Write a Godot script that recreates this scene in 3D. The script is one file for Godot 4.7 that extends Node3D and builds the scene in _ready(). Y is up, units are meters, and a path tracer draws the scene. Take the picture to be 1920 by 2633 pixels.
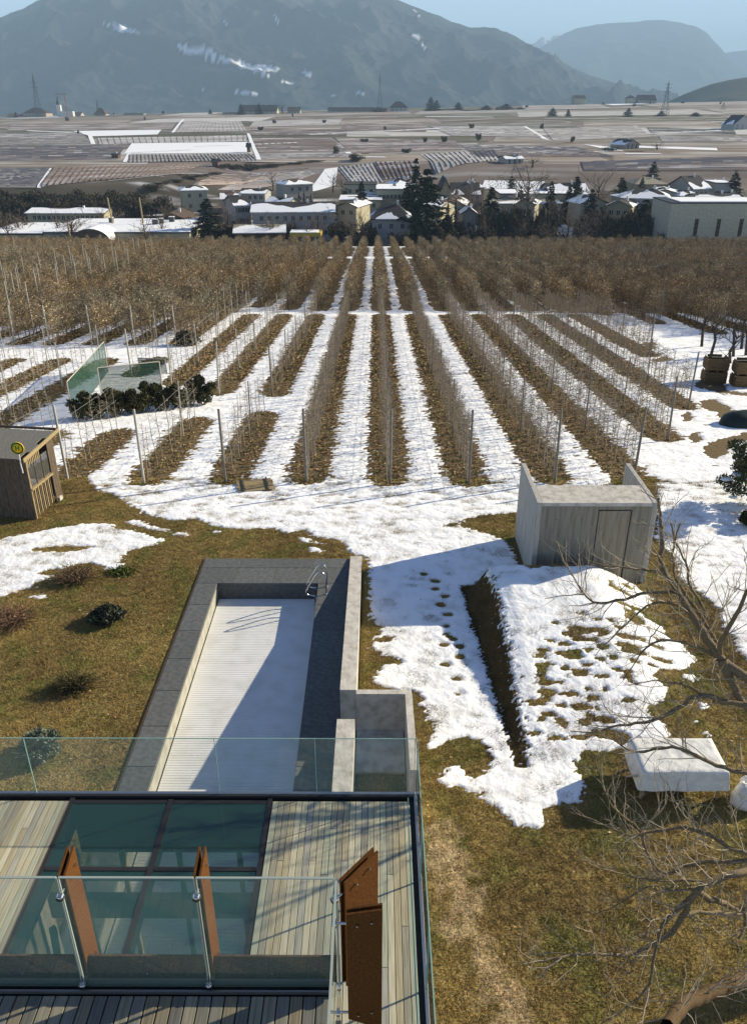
extends Node3D
# A hillside garden above an apple orchard in winter: x to the right, y up, the view goes along -z.
# Places are given as (x, d), d metres in front of the house (z = -d).

var rng := RandomNumberGenerator.new()
var fine := FastNoiseLite.new()
var broad := FastNoiseLite.new()
var pits := FastNoiseLite.new()
var snow_mask: Image
var mask_res := 0.1
var names := {}
var M := {}

class MB:
	var v := PackedVector3Array()
	var n := PackedVector3Array()
	var c := PackedColorArray()
	var ix := PackedInt32Array()
	var smooth := false
	var tint := Color(1, 1, 1)
	var tinted := false
	func p(a: Vector3, nn := Vector3.UP) -> int:
		v.append(a)
		if smooth: n.append(nn)
		if tinted: c.append(tint)
		return v.size() - 1
	func tri(a: Vector3, b: Vector3, d: Vector3) -> void:
		var nn := (d - a).cross(b - a).normalized()
		ix.append(p(a, nn)); ix.append(p(b, nn)); ix.append(p(d, nn))
	func quad(a: Vector3, b: Vector3, d: Vector3, e: Vector3) -> void:
		tri(a, b, d); tri(a, d, e)
	func box(o: Vector3, s: Vector3, t := Basis()) -> void:
		var h := s * 0.5
		var q := []
		for k in 8:
			q.append(o + t * Vector3(h.x if k & 1 else -h.x, h.y if k & 2 else -h.y, h.z if k & 4 else -h.z))
		quad(q[2], q[6], q[7], q[3]); quad(q[0], q[1], q[5], q[4])
		quad(q[4], q[5], q[7], q[6]); quad(q[0], q[2], q[3], q[1])
		quad(q[1], q[3], q[7], q[5]); quad(q[0], q[4], q[6], q[2])
	func cbox(o: Vector3, s: Vector3, r: float, t := Basis()) -> void:   # a box with chamfered edges
		var h := s * 0.5
		var q := {}
		for k in 8:
			var sg := Vector3(1 if k & 1 else -1, 1 if k & 2 else -1, 1 if k & 4 else -1)
			for ax in 3:
				var w := Vector3(h.x - r, h.y - r, h.z - r)
				w[ax] = h[ax]
				q[k * 3 + ax] = o + t * (w * sg)
		for ax in 3:
			var b1 := 1 << ((ax + 1) % 3)
			var b2 := 1 << ((ax + 2) % 3)
			for sd in 2:
				var k0 := (1 << ax) * sd
				quad(q[k0 * 3 + ax], q[(k0 | b1) * 3 + ax], q[(k0 | b1 | b2) * 3 + ax], q[(k0 | b2) * 3 + ax])
			for s1 in 2:
				for s2 in 2:
					var e0 := b1 * s1 + b2 * s2
					var e1 := e0 | (1 << ax)
					var a1 := (ax + 1) % 3
					var a2 := (ax + 2) % 3
					quad(q[e0 * 3 + a1], q[e1 * 3 + a1], q[e1 * 3 + a2], q[e0 * 3 + a2])
		for k in 8:
			tri(q[k * 3], q[k * 3 + 1], q[k * 3 + 2])
	func tube(pts: PackedVector3Array, r0: float, r1: float, sides := 3, cap := false, flat := 1.0) -> void:
		var count := pts.size()
		if count < 2: return
		var side := Vector3.UP
		var start := v.size()
		for k in count:
			var dir := (pts[mini(k + 1, count - 1)] - pts[maxi(k - 1, 0)]).normalized()
			if k == 0 and absf(dir.dot(side)) > 0.9: side = Vector3.RIGHT
			var u := (side - dir * side.dot(dir)).normalized()
			side = u
			var w := dir.cross(u)
			var r := lerpf(r0, r1, float(k) / (count - 1))
			for s in sides:
				var a := TAU * s / sides
				var o := u * cos(a) + w * sin(a) * flat
				p(pts[k] + o * r, o)
		for k in count - 1:
			for s in sides:
				var a := start + k * sides + s
				var b := start + k * sides + (s + 1) % sides
				ix.append_array([a, a + sides, b + sides, a, b + sides, b])
		if cap:
			for e in [0, count - 1]:
				var m := p(pts[e], (pts[e] - pts[1 if e == 0 else count - 2]).normalized())
				for s in sides:
					var a2: int = start + e * sides + s
					var b2: int = start + e * sides + (s + 1) % sides
					if e == 0: ix.append_array([m, a2, b2])
					else: ix.append_array([m, b2, a2])
	func ball(o: Vector3, r: Vector3, rings := 6, segs := 8, rough := 0.0, seedn := 0) -> void:
		var start := v.size()
		for i in rings + 1:
			var lat := PI * i / rings
			for j in segs:
				var lon := TAU * j / segs
				var nn := Vector3(sin(lat) * cos(lon), cos(lat), sin(lat) * sin(lon))
				var wob := 1.0 + rough * sin(lon * 3.0 + seedn) * sin(lat * 4.0 + seedn * 1.7)
				p(o + nn * r * wob, (nn / r).normalized())
		for i in rings:
			for j in segs:
				var a := start + i * segs + j
				var b := start + i * segs + (j + 1) % segs
				ix.append_array([a, b + segs, b, a, a + segs, b + segs])
	func make() -> ArrayMesh:
		var arr := []
		arr.resize(Mesh.ARRAY_MAX)
		arr[Mesh.ARRAY_VERTEX] = v
		if smooth: arr[Mesh.ARRAY_NORMAL] = n
		if tinted: arr[Mesh.ARRAY_COLOR] = c
		arr[Mesh.ARRAY_INDEX] = ix
		var m := ArrayMesh.new()
		m.add_surface_from_arrays(Mesh.PRIMITIVE_TRIANGLES, arr)
		return m

func W(x: float, d: float, h := 0.0) -> Vector3: return Vector3(x, h, -d)
func lin(r: float, g: float, b: float) -> Color: return Color(r, g, b).linear_to_srgb()
func rr(a: float, b: float) -> float: return rng.randf_range(a, b)

func numbered(called: String) -> String:
	if not names.has(called):
		names[called] = 0
		return called
	names[called] += 1
	return "%s_%03d" % [called, names[called]]

func tag(o: Node, label: String, category := "", group := "", kind := "") -> void:
	o.set_meta("label", label)
	if category: o.set_meta("category", category)
	if group: o.set_meta("group", group)
	if kind: o.set_meta("kind", kind)

func thing(called: String, label: String, category: String, at := Vector3.ZERO, turn := 0.0, group := "") -> Node3D:
	var o := Node3D.new()
	o.name = numbered(called)
	add_child(o)
	o.position = at
	o.rotation.y = turn
	tag(o, label, category, group)
	return o

func part(parent: Node, called: String, mesh: Mesh, m: Material, at := Vector3.ZERO, turn := 0.0) -> MeshInstance3D:
	var o := MeshInstance3D.new()
	o.name = called if parent != self else numbered(called)
	o.mesh = mesh
	o.material_override = m
	parent.add_child(o, true)
	o.position = at
	o.rotation.y = turn
	return o

func bx(parent: Node, called: String, m: Material, o: Vector3, s: Vector3, chamfer := 0.0, turn := 0.0) -> MeshInstance3D:
	var b := MB.new()
	if chamfer > 0.0: b.cbox(Vector3.ZERO, s, chamfer)
	else: b.box(Vector3.ZERO, s)
	return part(parent, called, b.make(), m, o, turn)

func struct(called: String, mesh: Mesh, m: Material, label := "") -> MeshInstance3D:
	var o := part(self, called, mesh, m)
	o.set_meta("kind", "structure")
	if label: o.set_meta("label", label)
	return o

func scatter(called: String, label: String, mesh: Mesh, m: Material, places: Array, tints: PackedColorArray, parent: Node = self) -> MultiMeshInstance3D:
	var mm := MultiMesh.new()
	mm.transform_format = MultiMesh.TRANSFORM_3D
	mm.use_colors = tints.size() > 0
	mm.mesh = mesh
	mm.instance_count = places.size()
	for k in places.size():
		mm.set_instance_transform(k, places[k])
		if tints.size() > 0: mm.set_instance_color(k, tints[k])
	var o := MultiMeshInstance3D.new()
	o.name = numbered(called)
	o.multimesh = mm
	o.material_override = m
	parent.add_child(o, true)
	o.set_meta("kind", "stuff")
	o.set_meta("label", label)
	return o

func noise_tex(freq: float, cols: Array, offs: Array, oct := 4, seedn := 1, kind := FastNoiseLite.TYPE_SIMPLEX_SMOOTH, size := 512) -> NoiseTexture2D:
	var f := FastNoiseLite.new()
	f.noise_type = kind
	f.frequency = freq
	f.fractal_octaves = oct
	f.seed = seedn
	var t := NoiseTexture2D.new()
	t.width = size; t.height = size
	t.seamless = true
	t.noise = f
	var g := Gradient.new()
	g.colors = PackedColorArray(cols)
	g.offsets = PackedFloat32Array(offs)
	t.color_ramp = g
	return t

func bump_tex(freq: float, strength: float, seedn := 3, oct := 4, size := 512) -> NoiseTexture2D:
	var f := FastNoiseLite.new()
	f.noise_type = FastNoiseLite.TYPE_SIMPLEX_SMOOTH
	f.frequency = freq
	f.fractal_octaves = oct
	f.seed = seedn
	var t := NoiseTexture2D.new()
	t.width = size; t.height = size
	t.seamless = true
	t.noise = f
	t.as_normal_map = true
	t.bump_strength = strength
	return t

func mat(c: Color, rough := 0.9, metal := 0.0) -> StandardMaterial3D:
	var m := StandardMaterial3D.new()
	m.albedo_color = c
	m.roughness = rough
	m.metallic = metal
	m.metallic_specular = 0.3
	return m

func tex_mat(t: Texture2D, scale: Vector3, rough := 0.9, bump: Texture2D = null, depth := 1.0, world := true) -> StandardMaterial3D:
	var m := mat(Color.WHITE, rough)
	m.albedo_texture = t
	m.uv1_triplanar = true
	m.uv1_world_triplanar = world
	m.uv1_scale = scale
	if bump:
		m.normal_enabled = true
		m.normal_texture = bump
		m.normal_scale = depth
	return m

func glass(c: Color) -> StandardMaterial3D:
	var m := mat(c, 0.02)
	m.transparency = BaseMaterial3D.TRANSPARENCY_ALPHA
	m.metallic_specular = 0.5
	return m

func tint_of(m: StandardMaterial3D, c: Color) -> StandardMaterial3D:
	var o: StandardMaterial3D = m.duplicate()
	o.albedo_color = c
	return o

# ---------------------------------------------------------------- the lie of the land
func table(t: Array, x: float) -> float:
	if x <= t[0]: return t[1]
	var k := 2
	while k < t.size():
		if x <= t[k]:
			return lerpf(t[k - 1], t[k + 1], (x - t[k - 2]) / (t[k] - t[k - 2]))
		k += 2
	return t[t.size() - 1]

const NEAR := [-60.0, 0.0, 24.0, 0.0, 28.0, -0.3, 75.0, -4.97, 149.0, -11.6, 184.0, -14.8, 205.0, -17.9, 222.0, -22.0, 240.0, -24.0, 300.0, -22.5]
const LOW := [235.0, -23.6, 240.0, -24.0, 300.0, -22.5, 370.0, -20.0]
const PLATEAU := [300.0, -15.0, 480.0, -11.5, 700.0, -8.5, 1000.0, -4.5, 1500.0, 0.0, 1560.0, 0.3, 2000.0, -60.0]
const BANK_AT := [-0.6, 325.0, -0.3, 340.0, -0.25, 365.0, -0.2, 420.0, -0.15, 470.0, 0.0, 470.0, 0.1, 440.0, 0.5, 450.0]
const BANK_WIDE := [-0.6, 25.0, -0.28, 30.0, -0.2, 80.0, -0.05, 100.0, 0.05, 60.0, 0.5, 40.0]

func sstep(a: float, b: float, x: float) -> float:
	var t := clampf((x - a) / (b - a), 0.0, 1.0)
	return t * t * (3.0 - 2.0 * t)

func mound(x: float, d: float) -> float:
	if d < 12.3 or d > 19.5 or x < 2.3 or x > 8.2: return 0.0
	var h := 0.92 * clampf((d - 12.45) / 6.5, 0.0, 1.0)
	h *= 1.0 - sstep(19.0, 19.4, d)
	var xl := 3.0 - 0.49 * clampf((d - 12.45) / 6.8, 0.0, 1.0)
	var e := x - xl
	var f := 0.0
	var ew := 0.12 + 0.40 * clampf((d - 12.45) / 5.0, 0.0, 1.0)
	if e < ew: f = 0.9 * clampf(e / ew, 0.0, 1.0)
	elif e < ew + 0.44: f = lerpf(0.9, 1.0, (e - ew) / 0.44)
	else: f = 1.0 - sstep(5.6, 8.0, x)
	return h * f

func gh(x: float, d: float) -> float:
	if d < 24.0: return mound(x, d)
	if d < 235.0: return table(NEAR, d)
	var s := x / d
	var p := table(PLATEAU, d) + clampf((d - 600.0) / 900.0, 0.0, 1.0) * (12.0 + 29.0 * s) * (1.0 - sstep(1560.0, 1900.0, d))
	var db := table(BANK_AT, s)
	return lerpf(table(LOW, d), p, sstep(db - table(BANK_WIDE, s), db, d))

# ---------------------------------------------------------------- snow on the lawn
func paint(poly: PackedVector2Array, val: float, data: PackedFloat32Array, w: int, h: int, res: float, x0: float, d0: float) -> PackedFloat32Array:
	var lo := poly[0]
	var hi := poly[0]
	for q in poly:
		lo = Vector2(minf(lo.x, q.x), minf(lo.y, q.y))
		hi = Vector2(maxf(hi.x, q.x), maxf(hi.y, q.y))
	for j in range(maxi(0, int((lo.y - d0) / res)), mini(h, int((hi.y - d0) / res) + 2)):
		for i in range(maxi(0, int((lo.x - x0) / res)), mini(w, int((hi.x - x0) / res) + 2)):
			if Geometry2D.is_point_in_polygon(Vector2(x0 + i * res, d0 + j * res), poly):
				data[j * w + i] = val
	return data

func pairs(a: Array) -> PackedVector2Array:
	var o := PackedVector2Array()
	for k in range(0, a.size(), 2):
		o.append(Vector2(a[k], a[k + 1]))
	return o

const MX0 := -14.0
const MD0 := 9.0
var mask := PackedFloat32Array()
var mw := 0
var mh := 0
var far_mask := PackedFloat32Array()
var fw := 0
var fh := 0
const FX0 := -40.0
const FD0 := 26.0

const SNOW := [[-12.97, 30.63, -10.96, 27.76, -9.93, 26.12, -9.09, 25.62, -8.47, 24.81, -7.66, 23.95, -6.67, 23.44, -5.88, 23.58, -5.34, 23.11, -4.56, 22.89, -3.99, 22.84, -3.32, 22.95, -2.79, 22.57, -2.19, 22.84, -2.03, 22.31, -1.42, 22.24, -0.98, 21.91, -0.73, 21.25, -0.31, 21.09, -0.17, 20.22, -0.2, 18.38, -0.09, 17.64, 0.18, 17.46, -0.05, 16.94, -0.12, 16.48, 0.22, 16.13, 0.07, 15.64, -0.08, 15.23, 0.21, 14.94, 0.83, 14.87, 1.03, 14.8, 1.03, 14.33, 1.18, 13.88, 1.22, 13.5, 1.06, 12.91, 1.14, 12.86, 1.42, 13.09, 1.6, 13.26, 1.94, 13.32, 2.25, 13.2, 2.38, 12.8, 2.38, 12.58, 2.14, 12.2, 1.82, 12.17, 1.76, 12.41, 1.7, 12.55, 1.41, 12.38, 1.19, 12.04, 1.52, 11.88, 1.79, 11.83, 2.06, 11.58, 2.4, 11.29, 2.51, 11.01, 2.74, 10.87, 3.14, 10.89, 3.22, 11.1, 3.19, 11.34, 3.39, 11.44, 3.85, 11.48, 4.09, 11.68, 4.14, 12.09, 4.15, 12.56, 4.31, 12.83, 4.16, 12.9, 4.79, 12.8, 5.16, 13.0, 4.87, 13.15, 4.4, 13.26, 4.94, 13.46, 5.32, 13.31, 5.53, 13.15, 5.92, 13.11, 6.31, 13.28, 6.18, 13.7, 5.93, 14.01, 6.36, 14.29, 6.67, 14.71, 6.56, 14.94, 6.4, 15.03, 6.59, 15.33, 7.34, 15.56, 7.8, 16.04, 7.69, 16.58, 7.36, 16.79, 7.31, 17.26, 6.92, 17.38, 6.78, 17.62, 7.46, 18.4, 7.48, 18.79, 7.15, 18.85, 7.32, 19.68, 7.11, 20.11, 7.07, 20.4, 5.61, 18.96, 4.56, 18.96, 4.12, 18.81, 4.2, 20.9, 4.04, 22.24, 3.48, 22.63, 2.67, 23.16, 2.9, 23.58, 3.51, 23.86, 4.31, 24.07, 4.86, 24.7, 5.46, 28.8, 5.76, 30.63],
	[11.18, 29.82, 9.33, 24.0, 8.7, 22.37, 8.78, 21.86, 8.86, 21.37, 8.86, 20.67, 8.7, 20.0, 8.83, 19.58, 8.98, 19.06, 9.08, 18.47, 9.29, 18.19, 8.99, 17.82, 9.01, 16.94, 8.91, 16.45, 9.05, 15.98, 9.4, 15.37, 16.02, 29.82],
	[-12.36, 21.98, -11.71, 22.16, -11.11, 22.5, -10.27, 22.89, -9.73, 23.11, -9.27, 23.24, -8.57, 23.22, -8.29, 22.89, -7.63, 22.76, -7.04, 22.37, -6.55, 22.11, -6.78, 21.81, -7.19, 21.56, -7.5, 21.37, -7.6, 20.9, -7.36, 20.56, -7.35, 20.33, -7.7, 20.27, -8.07, 20.56, -8.34, 20.67, -8.78, 20.62, -9.05, 20.4, -9.36, 20.33, -9.3, 20.0, -9.15, 19.89, -9.64, 19.58, -9.51, 19.27, -9.92, 19.16, -10.12, 18.86, -10.89, 18.67],
	[-8.25, 23.3, -7.83, 23.52, -7.46, 23.3, -7.28, 23.08, -6.68, 22.95, -6.36, 22.63, -5.87, 22.63, -5.85, 22.37, -6.32, 22.42, -6.49, 22.63, -7.28, 22.84, -7.74, 23.16],
	[-9.59, 18.86, -9.37, 19.0, -8.96, 18.96, -9.03, 18.75, -9.42, 18.71],
	[-7.91, 18.25, -7.78, 18.28, -7.64, 18.04, -7.75, 17.93],
	[-5.17, 22.68, -4.98, 22.81, -4.76, 22.63, -5.0, 22.55],
	[-2.45, 22.24, -2.29, 22.42, -2.02, 22.11, -1.53, 21.98, -1.4, 21.81, -2.12, 21.91],
	[-2.16, 21.66, -1.99, 21.74, -1.62, 21.56, -1.55, 21.37, -1.97, 21.42],
	[1.36, 12.78, 1.49, 12.8, 1.51, 12.73, 1.31, 12.71],
	[7.11, 15.33, 7.58, 15.43, 7.58, 15.19, 7.35, 15.07],
	[7.32, 14.46, 7.5, 14.36, 7.33, 14.14, 7.17, 14.31],
	[5.15, 12.95, 5.4, 13.15, 5.62, 13.03, 5.46, 12.9, 5.2, 12.83],
	[7.0, 13.82, 7.1, 13.81, 7.01, 13.65, 6.94, 13.69],
	[6.97, 13.5, 7.17, 13.46, 7.15, 13.29, 6.95, 13.33],
	[4.0, 22.6, 8.4, 22.6, 8.6, 24.0, 8.6, 27.9, 3.6, 27.9, 3.6, 23.6]]
const GRASS := [[2.94, 23.38, 3.57, 23.86, 4.69, 24.07, 4.59, 22.24, 4.27, 18.98, 4.28, 20.67, 4.09, 22.11, 3.6, 22.57],
	[-10.49, 21.49, -9.96, 21.66, -9.15, 21.74, -8.59, 21.66, -9.26, 21.37, -10.09, 21.37],
	[-9.77, 20.07, -9.48, 20.33, -9.27, 20.4, -9.26, 20.05, -9.69, 20.0],
	[-0.05, 16.86, 0.33, 17.03, 0.47, 16.94, 0.42, 16.81, 0.03, 16.74],
	[0.52, 15.93, 0.69, 15.94, 0.7, 15.85, 0.54, 15.84],
	[-0.11, 16.13, 0.41, 16.13, 0.6, 16.05, 0.55, 15.93, 0.17, 15.79, -0.06, 15.45],
	[2.68, 23.3, 2.61, 23.16, 2.03, 22.95, 2.17, 23.16]]
const HOLES := [6.98, 19.9, 0.49, 0.48, 6.25, 18.56, 0.14, 0.08, 6.28, 18.35, 0.2, 0.09, 6.78, 18.72, 0.2, 0.13, 6.6, 18.28, 0.22, 0.08, 6.5, 17.71, 0.37, 0.09, 6.49, 17.46, 0.2, 0.09, 7.02, 17.74, 0.22, 0.08, 6.56, 17.17, 0.29, 0.19, 5.21, 17.1, 0.15, 0.08, 4.43, 16.74, 0.12, 0.08, 5.17, 16.86, 0.06, 0.08, 5.5, 16.86, 0.13, 0.08, 5.85, 16.9, 0.11, 0.08, 4.89, 16.55, 0.24, 0.08, 5.45, 16.52, 0.23, 0.08, 5.99, 16.64, 0.16, 0.08, 4.77, 16.34, 0.26, 0.08, 5.13, 16.42, 0.13, 0.08, 5.54, 16.34, 0.18, 0.08, 6.13, 16.34, 0.36, 0.1, 6.5, 16.4, 0.18, 0.09, 7.05, 16.6, 0.2, 0.08, 4.94, 16.15, 0.28, 0.08, 5.3, 16.13, 0.15, 0.09, 4.2, 16.11, 0.14, 0.08, 4.52, 16.0, 0.17, 0.08, 5.43, 15.89, 0.18, 0.08, 6.06, 16.01, 0.35, 0.09, 6.88, 16.25, 0.25, 0.08, 3.7, 15.93, 0.05, 0.08, 3.96, 15.82, 0.15, 0.08, 5.07, 15.82, 0.15, 0.08, 4.36, 15.71, 0.14, 0.08, 4.71, 15.68, 0.19, 0.17, 4.69, 15.57, 0.25, 0.08, 6.2, 15.82, 0.33, 0.09, 3.88, 15.61, 0.14, 0.08, 5.24, 15.52, 0.15, 0.08, 5.57, 15.55, 0.11, 0.08, 6.09, 15.48, 0.13, 0.08, 6.85, 15.74, 0.33, 0.09, 3.9, 15.32, 0.24, 0.08, 4.94, 15.32, 0.19, 0.08, 5.4, 15.32, 0.1, 0.08, 6.49, 15.44, 0.14, 0.08, 3.85, 15.15, 0.16, 0.08, 4.37, 15.19, 0.14, 0.09, 5.56, 15.15, 0.14, 0.08, 5.83, 15.11, 0.11, 0.08, 3.77, 14.96, 0.16, 0.08, 4.71, 15.05, 0.22, 0.13, 4.37, 14.95, 0.07, 0.08, 5.16, 14.95, 0.19, 0.08, 5.75, 14.93, 0.12, 0.08, 3.91, 14.76, 0.34, 0.08, 5.88, 14.76, 0.12, 0.08, 4.78, 14.55, 0.08, 0.08, 5.15, 14.57, 0.12, 0.08, 3.85, 14.47, 0.23, 0.11, 4.36, 14.42, 0.23, 0.08, 3.52, 14.18, 0.21, 0.11, 3.8, 14.23, 0.14, 0.08, 4.83, 14.31, 0.2, 0.08, 5.63, 14.25, 0.18, 0.09, 4.08, 14.08, 0.15, 0.08, 4.5, 14.03, 0.22, 0.11, 4.8, 14.02, 0.09, 0.08, 3.77, 13.85, 0.19, 0.08, 3.58, 13.71, 0.11, 0.08, 4.01, 13.67, 0.14, 0.08, 4.66, 13.8, 0.14, 0.08, 4.5, 13.61, 0.18, 0.08, 4.96, 13.68, 0.21, 0.11, 4.04, 13.52, 0.08, 0.08, 3.47, 13.33, 0.13, 0.08, 3.84, 13.19, 0.2, 0.08, 4.3, 13.19, 0.18, 0.08]
const STEPS := [1.9, 18.89, 1.76, 18.46, 1.91, 18.01, 1.84, 17.46, 1.79, 17.08, 1.93, 16.9, 1.71, 16.65, 2.11, 16.57, 2.06, 16.17, 1.69, 15.85, 1.89, 15.3, 1.91, 14.74, 1.39, 20.07, 1.7, 19.69, 1.65, 19.28]
const FAR_GRASS := [[16.77, 40.05, 17.55, 40.5, 17.68, 38.35, 16.96, 36.4, 16.29, 35.88, 16.59, 37.55, 16.32, 38.35],
	[13.7, 31.47, 14.83, 32.67, 16.64, 33.94, 16.31, 32.98, 15.08, 32.06, 14.33, 30.63, 13.54, 29.82, 13.36, 30.35],
	[13.71, 33.29, 14.3, 33.94, 13.99, 32.67, 13.39, 31.94],
	[18.94, 45.52, 19.96, 44.97, 19.1, 42.58, 20.08, 41.9, 19.68, 40.96, 18.38, 42.09, 17.78, 43.9],
	[19.64, 58.98, 21.21, 60.45, 19.35, 55.58, 19.19, 57.23],
	[17.88, 51.8, 19.39, 53.25, 19.41, 51.8, 18.07, 50.83],
	[14.74, 37.16, 15.41, 37.7, 15.06, 36.4, 14.39, 35.66],
	[21.1, 65.96, 22.54, 65.96, 21.35, 63.2, 20.46, 62.79]]

func prepare_snow() -> void:
	mw = int(30.0 / 0.05); mh = int(19.0 / 0.05)
	mask.resize(mw * mh)
	for q in SNOW: mask = paint(pairs(q), 1.0, mask, mw, mh, 0.05, MX0, MD0)
	for q in GRASS: mask = paint(pairs(q), 0.0, mask, mw, mh, 0.05, MX0, MD0)
	for k in range(0, HOLES.size(), 4):
		var hx: float = HOLES[k]
		var hd: float = HOLES[k + 1]
		var rx: float = HOLES[k + 2]
		var rd: float = HOLES[k + 3]
		for j in range(maxi(0, int((hd - rd - MD0) / 0.05)), mini(mh, int((hd + rd - MD0) / 0.05) + 2)):
			for i in range(maxi(0, int((hx - rx - MX0) / 0.05)), mini(mw, int((hx + rx - MX0) / 0.05) + 2)):
				var e := Vector2((MX0 + i * 0.05 - hx) / rx, (MD0 + j * 0.05 - hd) / rd)
				if e.length_squared() < 1.0: mask[j * mw + i] = 0.0
	for pass_no in 2:
		var out := mask.duplicate()
		for j in range(1, mh - 1):
			for i in range(1, mw - 1):
				var k := j * mw + i
				out[k] = (mask[k] * 2.0 + mask[k - 1] + mask[k + 1] + mask[k - mw] + mask[k + mw]) / 6.0
		mask = out
	fw = int(80.0 / 0.25); fh = int(34.0 / 0.25)
	far_mask.resize(fw * fh)
	far_mask.fill(1.0)
	for q in FAR_GRASS: far_mask = paint(pairs(q), 0.0, far_mask, fw, fh, 0.25, FX0, FD0)

func look(data: PackedFloat32Array, w: int, h: int, fx: float, fy: float) -> float:
	var i := int(floor(fx))
	var j := int(floor(fy))
	if i < 0 or j < 0 or i >= w - 1 or j >= h - 1: return -1.0
	var a := fx - i
	var b := fy - j
	var k := j * w + i
	return lerpf(lerpf(data[k], data[k + 1], a), lerpf(data[k + w], data[k + w + 1], a), b)

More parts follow.
